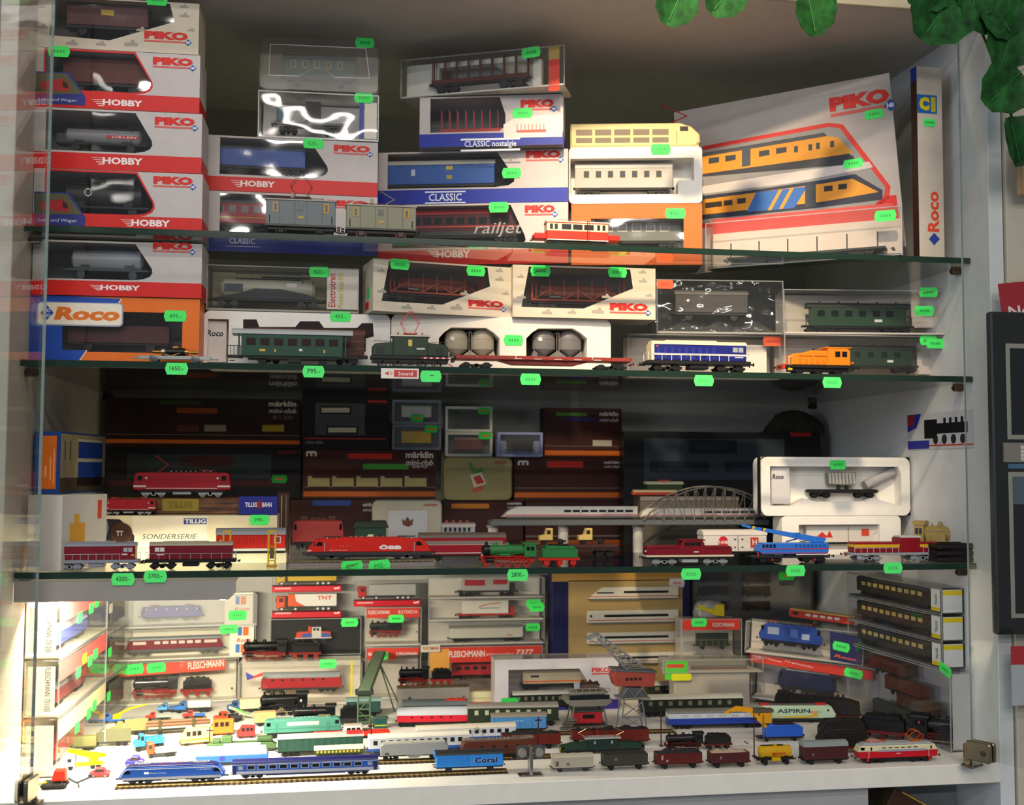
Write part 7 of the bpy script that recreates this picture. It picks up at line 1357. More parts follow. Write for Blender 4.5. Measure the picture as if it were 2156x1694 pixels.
fl('tank_wagon', 'yellow tank wagon with red lettering in the front row', 'wagon', 1590, 1672, 1563, 1612, 96, 40, tankcar('#c89a10/.35', BK, 96, (-26, 26), False)+"filler cz 0 0 34 5 3 #c89a10\nwalkway b -34 20 -4 4 35.4 36.2 #2a2418\nlettering T 6 22 34 5 -12.4 'MINOL' #c83a20 c=.03\nyellow_box b -12 10 -10.5 -9 8 15 #c89a10\n")
fl('goods_wagon', 'dark brown van with a rounded grey roof in the front row', 'wagon', 1682, 1785, 1557, 1610, 104, 46, vancar('#471c1e/.5', '#8a928e/.45', L=100, ribs=0, zr=46)+"side_mark b -30 -26 -14.4 -14 18 24 #7a5a58\n")
T = fl('electric_engine', 'red and cream electric engine with bright orange pantographs', 'locomotive', 1800, 1970, 1560, 1606, 168, 44, """lower_body p -14 14 -80,12 80,12 82,26 -82,26 #c41a24/.3 c=1
upper_body p -13.6 13.6 -82,26 82,26 76,39 -76,39 #ddd4a8/.35 c=1.5
roof p -12 12 -76,38 76,38 66,44 -66,44 #a8aaac/.35 c=2
grey_panel b -42 56 -14.3 -13.6 25.5 30 #9a9cb0
vent b -34 -26 -13.9 -13.2 33 35 #1c1c1c n=6 d=13
cab_window b -78 -70 -13.6 -12.6 30 36 #1c2428/.2
door_window b -58 -55 -14.2 -13.4 29 36 #1c2428/.2 n=2 d=124
handrail t .5 -62,-14.6,12 -62,-14.6,28 #e0d8d8
handrail t .5 62,-14.6,12 62,-14.6,28 #e0d8d8
pantograph pf -42 45 7 18 #e0601c
pantograph pd 40 46 8 22 16 #e0601c
roof_pipe t .5 -20,-2,45 0,-2,46 20,-2,45 #c8b8a8
nameplate b -6 4 -14.5 -13.9 20 22 #d8b8b8
red_step b -66 -62 -14.6 -12 5 14 #c41a24 n=2 d=128
underframe b -70 70 -11 11 5 12 #1c1a1c
buffer_set buf 88 13 8 3 #2a1c1c
"""+bogies((-46, 46), 26, 5.4, 12))
# middle and rear rows
fl('steam_engine', 'black steam engine with tender behind the coal and gravel wagons', 'steam engine', 1400, 1572, 1537, 1580, 230, 46, steamloco('#1c1a1a/.5', '#5a1a16', '#2a1c1a', 5), rz=.0)
fl('passenger_coach', 'blue and white coach with grey roof behind the black steam engine', 'coach', 1403, 1612, 1490, 1534, 206, 46, coachcar('#24409a/.35', '#7a766c/.5', L=202, nw=6, wc='#b8b8b8/.3', ww=14, pitch=26, x0=-76, wz=(28, 35), bands=((26, 37, '#c8ccd2'),)), rz=-.05)
fl('works_wagon', 'royal blue works wagon with an angled yellow excavator arm', 'crane', 1592, 1690, 1522, 1562, 120, 32, """chassis b -58 58 -10 10 6 9 #1c1c1e
blue_body p -12 12 -40,9 56,9 56,26 40,31 -30,31 -40,22 #2a5cc0/.35 c=1.2
black_hatch b -14 34 -8 8 30.5 33 #1c1c1e c=.6
arm p -4 4 -24,14 -14,12 -70,62 -110,66 -138,56 -140,52 -112,58 -76,54 #e8a018/.35 c=.6
> arm_grip t .8 -130,-4.2,52 -126,-4.2,58 #4a3410
yellow_cab b -52 -22 -9 9 34 54 #d8981c/.4 c=1
> cab_roof b -70 -18 -10 10 54 60 #5a5248 c=.8
mast t 1.2 -46,-12,0 -46,-12,50 #6a6460
coupler b 56 64 -2 2 8 11 #1c1c1e
"""+wheels((-36, 36), 4.6, 8), rz=-.03)
fl('electric_engine', 'pale mint advertising engine with dark lettering and yellow swoosh', 'locomotive', 1592, 1758, 1479, 1522, 170, 42, """body p -13 13 -80,10 80,10 84,18 74,36 66,38 -74,38 -80,34 #b8d0b4/.35 c=1.5
lettering T -8 27 70 9 -13.6 'ASPIRIN' #2a3a40 c=.02
lettering T 40 24 24 5 -13.6 'PLUS_C' #4a5a58
yellow_swoosh p -13.6 -13 -50,15 20,16 46,21 44,15 10,11 #d8b020
orange_disc cy 36 -13.4 23 5 .4 #e0a070
cab_window b 64 68 -13.6 -12.8 26 30 #1c1c1c
red_roof_block b -78 -58 -6 6 37.5 42 #b8282c
red_roof_block b 42 64 -6 6 37.5 42 #b8282c
roof_deck b -56 40 -8 8 37.5 39.5 #6a6660
skirt b -78 80 -12 12 5 10 #2a2826
"""+wheels((-54, -32, 32, 54), 4.6, 8), rz=-.12)
for lab, a, b, y0, y1 in (('black tender wagon behind the brown van, nearest of three', 1718, 1824, 1530, 1588), ('black tender wagon behind the brown van, middle of three', 1722, 1822, 1510, 1560)):
    fl('tender', lab, 'wagon', a, b, y0, y1, 110, 46, "body p -12 12 -52,14 52,14 50,34 40,44 -36,44 -52,28 #1c1a1a/.5 c=1\nbunker_edge b -34 38 -12.4 -11.8 38 39.4 #2c2a2a\ncoal heap -30 34 -8 8 42 4 #121212/.9\nframe b -52 52 -10 10 9 14 #6a1a16\n"+wheels((-34, 0, 34), 5, 8.5), rz=-.05)
fl('diesel_engine', 'flat black engine lying behind the mint advertising engine', 'locomotive', 1622, 1816, 1454, 1512, 180, 34, "body p -11 11 -86,6 86,6 84,22 60,26 -40,28 -64,33 -80,26 #211d1c/.5 c=1\nroof_bump b -30 -24 -6 6 26 30 #2a2624 n=9 d=10\ncab b -76 -52 -11.4 11.4 8 32 #1c1a1a c=1\nframe b -84 84 -9 9 3 6 #4a1816\n"+wheels((-60, -36, 30, 56), 4, 8), rz=-.42)
Y = G(1900, 1560, 0).y; T = put('steam_engine', 'black steam engine with red trim standing aslant near the side wall', 'steam engine', 1830, 1985, .115, .0003, 190, 46, ytop=1488, rz=-.62); T.o.scale = (-.84, .84, .88); build(T, steamloco(BK2, '#5a1a18', '#3a1a18', 4)+"red_lamp cy -22 -13.6 33 1.8 .6 #c83028\n")
fl('passenger_coach', 'red and white coach with rounded ends behind the white coaches', 'coach', 834, 986, 1487, 1530, 150, 42, coachcar('#c42030/.35', '#b8bac0/.4', L=146, nw=5, wc='#2a1c20/.2', ww=5, pitch=20, x0=-44, wz=(20, 23), zt=26, zr=42), rz=-.07)
fl('goods_wagon', 'light blue van with a tan-grey roof in the middle of the board', 'wagon', 1029, 1154, 1500, 1545, 128, 42, vancar('#4a88c0/.4', '#8a8072/.5', L=124, ribs=5)+"lettering_line b -12 8 -14.5 -14 27 28.4 #a8c4dc\n", rz=-.02)
fl('passenger_coach', 'dark green coach with silver roof and cream windows behind the light blue van', 'coach', 982, 1176, 1478, 1530, 196, 46, coachcar('#2a3424/.4', '#8a847a/.3', L=192, nw=8, wc='#b8b498/.3', ww=8, pitch=22, x0=-82), rz=-.05)
fl('passenger_coach', 'grey-roofed coach with a bright red roof panel', 'coach', 846, 986, 1470, 1500, 146, 30, "body b -70 70 -12 12 4 16 #1c2022 c=.6\nroof r -72 72 12.6 16 29 #5a6466/.4\nred_panel b 24 66 -8.5 8.5 22 29.4 #d82c24 c=1.2\n> roof_vent b 34 38 -6 -2 29 30.6 #6a1412 n=2 d=16\nwindow b -62 -52 -12.4 -11.8 8 13 #3a4448 n=8 d=15\n"+wheels((-50, 50), 3.4, 8), rz=-.05)
fl('passenger_coach', 'pale cream long-roofed coach with a red sill at the back', 'coach', 896, 1052, 1454, 1484, 150, 30, "body b -72 72 -11 11 6 14 #c8c09a c=.6\nred_sill b -72 72 -11.5 11.5 4 6 #d84a28\nroof p -11.5 11.5 -76,14 76,14 74,28 68,30 -68,30 -76,26 #cfc59a/.4 c=2\nend_window b -70 -58 -11.5 -10.8 8 13 #8a8a88 n=2 d=128\n"+wheels((-48, 48), 3.4, 7), rz=-.05)
T = Thing('display_track', 'short grey plinth with a track under the black tender engine', 'track', (P(912, 1455, .43).x, .43, 0)); zt_ = P(912, 1445, .43).z*1000; build(T, f"plinth b -54 54 -12 12 0 {zt_:.1f} #8a847c/.5 c=.8\nbolt cy -36 -12.4 {zt_*.5:.1f} 2 1 #b8b4a8/m n=2 d=80\nsleeper b -50 -47.6 -9 9 {zt_:.1f} {zt_+1:.1f} #3a3028 n=16 d=6.4\nrail b -54 54 -5 -4.2 {zt_+1:.1f} {zt_+2.4:.1f} #a89468/m\nrail b -54 54 4.2 5 {zt_+1:.1f} {zt_+2.4:.1f} #a89468/m\n")
T = put('steam_engine', 'small black tender engine with red frames on the short grey plinth', 'locomotive', 838, 980, .43, zt_*.001+.0027, 230, 46, ytop=1400); build(T, steamloco(BK2, '#8a241c/.45', '#7a2018', 4))
for lab, a, b, y0, y1, rz in (('silver-roofed dark coach before the white-framed case', 1076, 1226, 1452, 1496, 0), ('silver-roofed dark coach behind the blue and white coach', 1345, 1562, 1460, 1508, -.04), ('second silver-roofed coach low at the back by the green card', 1356, 1600, 1432, 1470, -.04)):
    fl('passenger_coach', lab, 'coach', a, b, y0, y1, 190, 46, coachcar('#20241f/.4', '#b4b0a8/.25', L=186, nw=9, wc='#6a6a5a/.3', ww=7, pitch=18, x0=-80), rz=rz)
fl('diesel_engine', 'low black engine with a bright red nose and frame', 'locomotive', 1392, 1560, 1446, 1478, 170, 34, "body p -10 10 -60,8 82,8 80,22 -40,24 -52,28 -60,20 #1c1818 c=1\nred_nose b -84 -58 -9 9 6 14 #d02a24 c=1\nred_frame b -84 82 -9.5 9.5 4 8 #a02020\n"+wheels((-60, -30, 30, 60), 4, 7.5), rz=-.02)
track('track beside the crane legs', 1000, 1548, 1420, 1540)
# signal cabin on a platform
T = fl('signal_cabin', 'grey raised platform building over a small red house', 'model building', 1186, 1284, 1428, 1537, 66, 76, """base b -30 30 -20 20 0 3 #6a645a/.7 c=.5
red_house b -20 20 -12 12 8 26 #a82028/.5 c=.6
> house_window b -8 8 -12.6 -11.8 16 22 #14181a/.3
> grey_edge b -22 22 -13 13 26 29 #3a4442
leg t 1.2 -26,-16,3 -20,-14,36 #5a5e60
leg t 1.2 26,-16,3 20,-14,36 #5a5e60
leg t 1.2 -26,16,3 -20,14,36 #5a5e60
leg t 1.2 26,16,3 20,14,36 #5a5e60
deck p -20 20 -24,36 24,36 32,42 32,46 -32,46 -32,42 #7a7468/.6 c=.6
window_band b -28 28 -20.5 -19.6 47 54 #1c2228/.2
upper_deck b -30 30 -20 20 45.5 47 #8a8478
gallery b -27 27 -18 18 55 58 #8a8478/.6 c=.5
railing rail -28 28 -19 58 64 7 .6 #8a8478
cabin b -16 16 -10 10 58 68 #5a4a40/.6 c=1
coal heap -12 18 -9 9 67 8 #3a2c24/.9
louvre b -20 -12 -12 -10 62 72 #9aa0a4 c=.6
stair b -40 -26 -18 -12 2 4 #6a645c n=4 d=3,0,4
""", off=.02)
# jib crane
T = fl('jib_crane', 'grey lattice jib crane with a red crane house on tall legs', 'crane', 1296, 1362, 1402, 1548, 46, 96, """leg t 1.1 -20,-14,0 -13,-10,50 #6a6e72
leg t 1.1 20,-14,0 13,-10,50 #6a6e72
leg t 1.1 -20,14,0 -13,10,50 #6a6e72
leg t 1.1 20,14,0 13,10,50 #6a6e72
brace t .8 -20,-14,4 14,-10,26 -14,-10,46 #6a6e72
brace t .8 20,-14,4 -14,-10,26 14,-10,46 #6a6e72
tie b -17 17 -12.5 -11.5 24 26 #6a6e72
platform b -22 24 -15 15 50 53 #7a746a/.6 c=.5
machinery p -11 11 -16,53 18,53 14,66 -10,68 #54565a c=.6
truss t .8 -18,-13,53 -8,-13,66 2,-13,53 12,-13,66 22,-13,53 #6a6e72
crane_house p -14 14 -26,70 30,68 32,88 -26,92 -30,84 #9a4238/.5 c=.6
> house_window b -12 -8 -14.5 -13.8 78 82 #2a1c1a n=4 d=6.4
> house_roof p -15 15 -30,92 34,88 34,90 -30,95 #5a5c60
""", off=.016)
mb = MB(); TIP = (-52, 146); BASE = (18, 94); n = 9
for y in (-8, 8):
    for o_ in (0, 1):
        a = Vector((BASE[0]-o_*26, y, BASE[1]-o_*2)); b = Vector((TIP[0]+o_*4, y*.35, TIP[1]-o_*10)); mb = MB(); mb.cyl(a, b, .9, '#7c8084', 5); T.part('jib_chord', mb)
    for i in range(n):
        t0, t1 = i/n, (i+1)/n; up = lambda t: Vector((BASE[0]+(TIP[0]-BASE[0])*t, y*(1-.65*t), BASE[1]+(TIP[1]-BASE[1])*t)); lo = lambda t: Vector((BASE[0]-26+(TIP[0]+4-BASE[0]+26)*t, y*(1-.65*t), BASE[1]-2+(TIP[1]-10-BASE[1]+2)*t))
        mb = MB(); mb.cyl(up(t0), lo((t0+t1)/2), .6, '#7c8084', 4); mb.cyl(lo((t0+t1)/2), up(t1), .6, '#7c8084', 4); T.part('jib_lattice', mb)
build(T, f"jib_deck p -5 5 {BASE[0]},{BASE[1]+1} {TIP[0]},{TIP[1]+1} {TIP[0]},{TIP[1]+2.4} {BASE[0]},{BASE[1]+2.4} #8a8680\njib_tip p -3 3 {TIP[0]},{TIP[1]} {TIP[0]-14},{TIP[1]-6} {TIP[0]-12},{TIP[1]-10} {TIP[0]},{TIP[1]-6} #7c8084\nrope t .4 {TIP[0]-12},0,{TIP[1]-8} 10,0,98 #4a4a4a\n")
# green gantry crane
q = G(760, 1545, 0); T = Thing('gantry_crane', 'grey-green lattice gantry crane with a long sloping beam', 'crane', (q.x+.004, q.y, 0)); g = '#4a6048/.5'
ht = P(762, 1462, q.y).z*1000; far = P(800, 1388, q.y+.20); build(T, f"""post t 1.2 -8,0,0 -8,0,{ht:.1f} {g}
post t 1.2 8,0,0 8,0,{ht:.1f} {g}
post t 1.2 -8,12,0 -8,12,{ht:.1f} {g}
post t 1.2 8,12,0 8,12,{ht:.1f} {g}
rung b -8 8 -.8 .8 6 8 {g} n=6 d=0,0,{ht/6:.1f}
cross_brace t .7 -8,0,8 8,0,{ht*.33:.1f} -8,0,{ht*.6:.1f} 8,0,{ht*.9:.1f} {g}
head b -12 12 -4 16 {ht:.1f} {ht+5:.1f} #2a3028/.5 c=.6
foot b -12 12 -3 15 0 2.4 {g} c=.5
""")
a = Vector((0, -4, ht+6)); b = Vector(((far.x-T.p.x)*1000, 200, ht+24))
for x in (-8, 8):
    mb = MB(); mb.cyl(a+Vector((x, 0, 0)), b+Vector((x, 0, 0)), 1.4, g, 5); T.part('beam_rail', mb)
mb = MB()
for i in range(14):
    p = a+(b-a)*(i/13); mb.cyl(p+Vector((-8, 0, 0)), p+Vector((8, 0, 0)), .9, g, 4)
o = T.part('beam_slat', mb); o['kind'] = 'stuff'
mb = MB(); mb.add([a+Vector((-7, 0, 1)), a+Vector((7, 0, 1)), b+Vector((7, 0, 1)), b+Vector((-7, 0, 1)), a+Vector((-7, 0, 2)), a+Vector((7, 0, 2)), b+Vector((7, 0, 2)), b+Vector((-7, 0, 2))], [(0, 1, 2, 3), (7, 6, 5, 4), (0, 4, 5, 1), (1, 5, 6, 2), (2, 6, 7, 3), (3, 7, 4, 0)], '#667a60/.5'); T.part('beam_plate', mb, False, 0)
c = a+(b-a)*.62
for x0, x1 in ((-8, -14), (8, 30)):
    mb = MB(); mb.cyl(c+Vector((x0, 0, 0)), Vector((c.x+x1, c.y+10, 0)), 1.1, g, 5); mb.cyl(c+Vector((x0, 20, 0)), Vector((c.x+x1+10, c.y+40, 0)), 1.1, g, 5); T.part('far_leg', mb)
fl('machine_house', 'small teal crane cabin with a yellow stripe under the gantry', 'model building', 784, 816, 1506, 1534, 24, 20, "cabin b -11 11 -7 7 0 16 #2a6058/.4 c=.8\nyellow_stripe b -11.3 11.3 -7.3 7.3 4 6 #c8c030\nroof b -12 12 -8 8 16 18 #4a6a60 c=.6\n")
fl('goods_wagon', 'dull teal van half hidden behind the gantry leg', 'wagon', 724, 806, 1468, 1510, 100, 42, vancar('#2c4a44/.5', '#7a9490/.5', L=96, ribs=5), rz=-.02)
# masts
for lab, px, yb_, yt in (('thin dark signal mast beside the white coach end', 781, 1590, 1520), ('thin dark red signal mast in front of the coal wagon', 1133, 1592, 1508), ('thin brown mast beside the black steam engine', 1392, 1570, 1498), ('thin pale mast beside the yellow tank wagon', 1588, 1592, 1505), ('thin dark mast among the green vehicles', 441, 1572, 1530)):
    q = G(px, yb_, 0); h = (P(px, yt, q.y).z)*1000; T = Thing('signal_mast', lab, 'mast', (q.x, q.y, 0)); build(T, f"pole cz 0 0 0 .8 {h:.1f} #4a1c18 6\narm b -4 4 -.6 .6 {h-5:.1f} {h-3.6:.1f} #2a1a18\nfoot cz 0 0 0 3 1 #2a2420 8\n")
T = Thing('price_flag', 'green price flag on a thin stick over the light blue van', 'price tag', G(1073, 1540, 0)+Vector((0, .05, 0))); q = P(1088, 1475, T.p.y); build(T, f"stick cz 0 0 0 .5 {q.z*1000:.1f} #2a2420 6\n"); mb = MB(); mb.plate([(a+8, b*.7+q.z*1000) for a, b in tag_outline(25, 13)], [], -.4, .2, '#3ad058/.6'); T.part('card', mb, False, 0)
# ------------------------------------------------------------------ toy road vehicles
def veh(name, label, px0, px1, ytop, ybase, L, H, s, rz=0, grp='toy road vehicles'): return fl(name, label, 'toy vehicle', px0, px1, ytop, ybase, L, H, s, rz, .005, grp)
def lorry(cab, body, kind='box', L=56, ch='#3a3a38', hood=True):
    s = f"chassis b {-L/2+2} {L/2} -5 5 4 6.5 {ch}\n"
    s += (f"cab p -8 8 {-L/2},6 {-L/2+19},6 {-L/2+19},20 {-L/2+11},21 {-L/2+8},14 {-L/2},12.5 {cab} c=1\n" if hood else f"cab b {-L/2} {-L/2+13} -8 8 5 22 {cab} c=1.6\n")
    s += f"> side_window b {-L/2+11 if hood else -L/2+3} {-L/2+16 if hood else -L/2+9} -8.4 -7.8 14 19 #2a2e32/.2\n> windscreen b {-L/2+8 if hood else -L/2-.4} {-L/2+9 if hood else -L/2+.4} -6 6 14 19 #2a2e32/.2\n"
    b0 = -L/2+21 if hood else -L/2+15
    if kind == 'box': s += f"cargo_body b {b0} {L/2} -8.5 8.5 6.5 24 {body} c=.8\n"
    elif kind == 'tarp': s += f"tarpaulin q {b0} {L/2} -8.5,6.5 8.5,6.5 8.5,18 6,23 -6,23 -8.5,18 {body} c=.6\n"
    elif kind == 'flat': s += f"bed b {b0} {L/2} -8.5 8.5 6.5 9 {body} c=.4\nside_board b {b0} {L/2} -8.6 -8 9 13 {body}\nside_board b {b0} {L/2} 8 8.6 9 13 {body}\n"
    elif kind == 'dump': s += f"bed b {b0} {L/2} -8.5 8.5 8 10 {body} c=.4\nside_board b {b0} {L/2} -8.6 -7.6 10 16 {body}\nside_board b {b0} {L/2} 7.6 8.6 10 16 {body}\nload heap {b0+1} {L/2-1} -7 7 11 4 #c8a064/.9\n"
    elif kind == 'tank': s += f"tank l {(b0+L/2)/2} 0 15 {-(L/2-b0)/2:.1f},4 {-(L/2-b0)/2+2:.1f},8 {(L/2-b0)/2-2:.1f},8 {(L/2-b0)/2:.1f},4 {body}\n"
    elif kind == 'crane': s += f"turret b {b0+2} {b0+16} -7 7 8 18 {body} c=1\njib p -3 3 {b0+4},17 {b0+12},16 {L/2-4},27 {L/2+26},35 {L/2+26},37 {L/2-6},31 {body} c=.5\nbed b {b0} {L/2} -8 8 6.5 8 {cab} c=.4\n"
    return s+f"wheelset w {-L/2+8} 4 6.8 #222\nwheelset w {L/2-8} 4 6.8 #222\nwheelset w {L/2-17} 4 6.8 #222\n"
def car(c, L=34): return f"body p -7 7 {-L/2},2.5 {L/2},2.5 {L/2},6 {L/2-4},8.5 {-L/2+4},8.5 {-L/2},6 {c} c=1.4\ncabin p -6 6 {-L*.3:.1f},8 {L*.32:.1f},8 {L*.2:.1f},13 {-L*.16:.1f},13.4 {c} c=1.4\n> side_window p -6.6 -5.6 {-L*.22:.1f},8.6 {L*.24:.1f},8.6 {L*.16:.1f},12 {-L*.13:.1f},12.2 #3a2a30/.2\nwheelset w {-L*.3:.1f} 3 5.6 #8a8484\nwheelset w {L*.3:.1f} 3 5.6 #8a8484\n"
def van(c, L=40, H=20, r=None): return f"body p -8 8 {-L/2},3 {L/2},3 {L/2},{H-1} {-L/2+10},{H} {-L/2+4},{H*.62:.1f} {-L/2},{H*.5:.1f} {c} c=1.2\nside_window b {-L/2+9} {-L/2+15} -8.4 -7.8 {H*.58:.1f} {H*.86:.1f} #2a2428/.2\nside_window b {-L/2+18} {-L/2+24} -8.4 -7.8 {H*.58:.1f} {H*.86:.1f} #2a2428/.2 n=2 d=8\nbumper b {-L/2-.6} {-L/2+1} -7.5 7.5 3 5 #3a3634\nwheelset w {-L*.3:.1f} 3.6 6.4 #2a2826\nwheelset w {L*.3:.1f} 3.6 6.4 #2a2826\n"
T = fl('toy_excavator', 'small red-cabbed excavator on black crawler tracks with a grey arm', 'toy vehicle', 88, 150, 1618, 1661, 40, 26, "crawler b -20 16 -13 -5 0 8 #2c2a28/.6 c=3\ncrawler b -20 16 5 13 0 8 #2c2a28/.6 c=3\ntread b -17 -15.6 -13.5 -13 1 7 #1c1a1a n=9 d=4\ncabin p -8 8 -6,10 14,10 12,25 -2,25 #d8301c/.4 c=1.5\nturntable cz 2 0 7 7 3 #2a2826\narm t 1.6 16,0,12 28,-4,6 46,-8,14 #4a4c52\nbucket p -5 -1 44,12 50,12 49,18 44,17 #4a4c52\nprop t 1.2 30,-4,6 32,-6,0 #5a5c60\n", group='toy road vehicles')
veh('toy_car', 'small red beetle-shaped car near the excavator', 188, 232, 1614, 1637, 36, 14, car('#d83a40/.35', 36)); veh('toy_car', 'dark violet car behind the royal blue engine nose', 264, 304, 1589, 1614, 36, 14, car('#3a3490/.35', 36))
T = veh('toy_crane_lorry', 'silver crane lorry with a bright yellow jib', 138, 218, 1590, 1622, 60, 24, lorry('#b8b8b4/.35', '#e8b010/.4', 'flat', 60, '#8a8a88', False)+"turret b 6 22 -6 6 10 20 #e8b010 c=1\njib p -3 3 -28,32 -26,38 34,26 34,20 10,18 #e8b010/.4 c=.6\nexhaust cz -14 -6 6 1 20 #6a6a6a\n", rz=math.pi+.1)
veh('toy_trailer', 'olive canvas-topped trailer behind the army lorry', 151, 206, 1548, 1580, 42, 22, "bed b -19 19 -8 8 5 7 #4a4a2c\ntarpaulin q -19 19 -8.5,7 8.5,7 8.5,17 6,22 -6,22 -8.5,17 #7a7848/.6 c=.6\nwheelset w -8 3.6 6.6 #222\nwheelset w 8 3.6 6.6 #222\ndrawbar t .8 19,0,5 28,0,5 #333\n", rz=.08)
veh('toy_lorry', 'olive army lorry with a square canvas body', 190, 276, 1532, 1573, 56, 25, lorry('#6a6a4c/.6', '#6e6e52/.6', 'box', 56), rz=math.pi+.05)
veh('toy_lorry', 'olive and yellow army lorry pulling a log trailer', 232, 312, 1510, 1550, 56, 25, lorry('#8a8a50/.6', '#8a8858/.6', 'tarp', 56), rz=math.pi+.1)
T = veh('toy_log_trailer', 'long trailer carrying brown logs among the lorries', 306, 438, 1514, 1546, 90, 18, "pole b -44 44 -1.4 1.4 5 7 #2a2a24\nlog cx 2 -3 13 2.4 92 #7a5236 8\nlog cx 4 3 13 2.4 88 #6e4a30 8\nlog cx 0 0 16.4 2.2 86 #8a5e40 8\nbolster b -26 -22 -8 8 7 18 #4a4a30 n=2 d=48\nwheelset w -24 3.6 6.6 #222\nwheelset w 24 3.6 6.6 #222\n", rz=.16)
veh('toy_crane_lorry', 'blue crane lorry with a yellow crane cab at the back', 210, 282, 1486, 1524, 60, 34, lorry('#3a78d0/.4', '#e0b818/.4', 'crane', 60, '#2c5ca8'), rz=math.pi+.08)
veh('toy_lorry', 'sky-blue tipper lorry with a sandy load', 282, 344, 1541, 1580, 54, 22, lorry('#3a90c8/.4', '#3a84b8/.4', 'dump', 54), rz=.35); veh('toy_lorry', 'orange-red flatbed lorry with a grey bed', 309, 372, 1560, 1594, 54, 22, lorry('#e0502c/.4', '#a8ac9c/.5', 'flat', 54, hood=False), rz=.25)
veh('toy_lorry', 'white and blue tanker lorry at the back', 368, 446, 1472, 1500, 62, 24, lorry('#3a74c0/.4', '#dcdcd8/.4', 'tank', 62), rz=.05); veh('toy_lorry', 'light blue flat lorry beside the tanker', 332, 382, 1478, 1500, 46, 22, lorry('#5aa0d0/.4', '#4a6a98/.4', 'flat', 46), rz=.05)
veh('toy_lorry', 'red lorry with a grey body in the second row', 306, 360, 1496, 1518, 48, 22, lorry('#d8382c/.4', '#98a094/.5', 'flat', 48), rz=math.pi+.1); veh('toy_lorry', 'small red and blue pickup in the second row', 384, 432, 1495, 1514, 40, 20, lorry('#d83c30/.4', '#3a68b0/.4', 'flat', 40), rz=math.pi+.05)
veh('toy_van', 'orange delivery van standing high among the lorries', 440, 492, 1513, 1548, 40, 26, van('#ec7a2c/.4', 40, 26), rz=.1); veh('toy_lorry', 'red lorry cab behind the orange van', 452, 506, 1495, 1522, 40, 22, lorry('#e04a28/.4', '#3a3a3c/.5', 'flat', 40), rz=.4)
veh('toy_van', 'cream ambulance van with an orange side line', 379, 446, 1531, 1568, 50, 22, van('#e8d080/.4', 50, 22)+"orange_line b -25.4 24 -8.5 -7.9 7 8.6 #e88a38\nroof_light b -12 -6 -4 4 22 24 #f0e8c8 c=.5\n", rz=.25); veh('toy_van', 'red minibus beside the sea-green engine', 499, 537, 1526, 1554, 36, 20, van('#d83838/.4', 36, 20), rz=.1)
veh('toy_lorry', 'dark blue lorry with a cream and red load', 478, 548, 1470, 1500, 56, 24, lorry('#2c5ca0/.4', '#cfc4a0/.5', 'box', 56), rz=.12); veh('toy_trailer', 'sandy box trailer beside the sea-green engine', 534, 582, 1496, 1528, 34, 24, "body b -16 16 -8 8 6 23 #d8b070/.5 c=.6\nchassis b -16 16 -5 5 4 6 #3a64a8\nwheelset w -8 3.4 6.4 #222\nwheelset w 8 3.4 6.4 #222\n", rz=.1)
veh('toy_conveyor', 'pale yellow conveyor belt with a bright green stripe', 482, 528, 1486, 1516, 40, 20, "belt p -4 4 -20,18 20,4 20,7 -20,21 #d8d098/.5 c=.5\ngreen_stripe p -4.3 -3.9 -8,16 18,6.4 18,8 -8,18.6 #58e060\nframe t .8 -6,-3,12 -2,-3,0 #8a8a70\nframe t .8 10,-3,7 6,-3,0 #8a8a70\nwheelset w 2 2.6 4 #333\n")
veh('toy_tank', 'green armoured vehicle carrying a white cylinder', 432, 584, 1545, 1582, 110, 26, "hull p -9 9 -52,3 52,3 54,9 46,14 -46,14 -54,9 #48643c/.5 c=1\nturret b -14 -30 -7 7 14 20 #48643c c=1\ndeck_block b -30 -14 -7 7 14 24 #4c6a40 c=1\ndeck_block b 24 48 -7 7 14 22 #3e5836 c=2\nwhite_cylinder cx 2 -10 8 6.5 56 #e0dcd0\ncrawler b -50 50 -9.5 -6 0 6 #2c3428 c=2\ncrawler b -50 50 6 9.5 0 6 #2c3428 c=2\n".replace('b -14 -30', 'b -44 -32'))
fl('toy_digger_arm', 'thin bright yellow toy arm beside the crawler tracks', 'toy vehicle', 66, 100, 1643, 1662, 22, 10, "arm t 1.4 -10,0,1.5 0,0,5 10,0,8 #e8d020\njoint cy 0 0 5 2 3 #c8b018\n", group='toy road vehicles')
# ================================================================== around the cabinet
# vine hanging over the upper corner
def leaf(T, px, py, Y, r, ang, fold=.35, asp=1.0):
    c = P(px, py, Y); n = 22; mb = MB(); vs = []; rows = 5
    for j in range(rows+1):
        for i in range(n+1):
            t = math.pi*2*i/n; k = j/rows; rad = r*k*(1+.05*math.sin(i*math.pi)*0+(.045 if i % 2 else -.02)*(j == rows))*(.86+.14*math.cos(t))
            x, z = rad*math.cos(t)*asp, rad*math.sin(t); a, b = math.cos(ang), math.sin(ang)
            vs.append((x*a-z*b, -abs(z)*fold+x*x/r*.12*(1 if fold > 0 else -1), x*b+z*a))
    fs = [(j*(n+1)+i, j*(n+1)+i+1, (j+1)*(n+1)+i+1, (j+1)*(n+1)+i) for j in range(rows) for i in range(n)]
    mb.add(vs, fs, '@leaf'); o = T.part('leaf', mb, False, 70); q = (c-T.p); o.location = q
    s = MB(); s.cyl((math.cos(ang)*r*.8, -.6, math.sin(ang)*r*.8), (-math.cos(ang)*r*.86, -.3, -math.sin(ang)*r*.86), .5, '#3c7a3c/.5', 4); s = T.part('midrib', s, True)
T = Thing('hanging_vine', 'dark green leafy artificial vine hanging over the upper corner of the cabinet', 'plant', (1.0, -.06, .97))
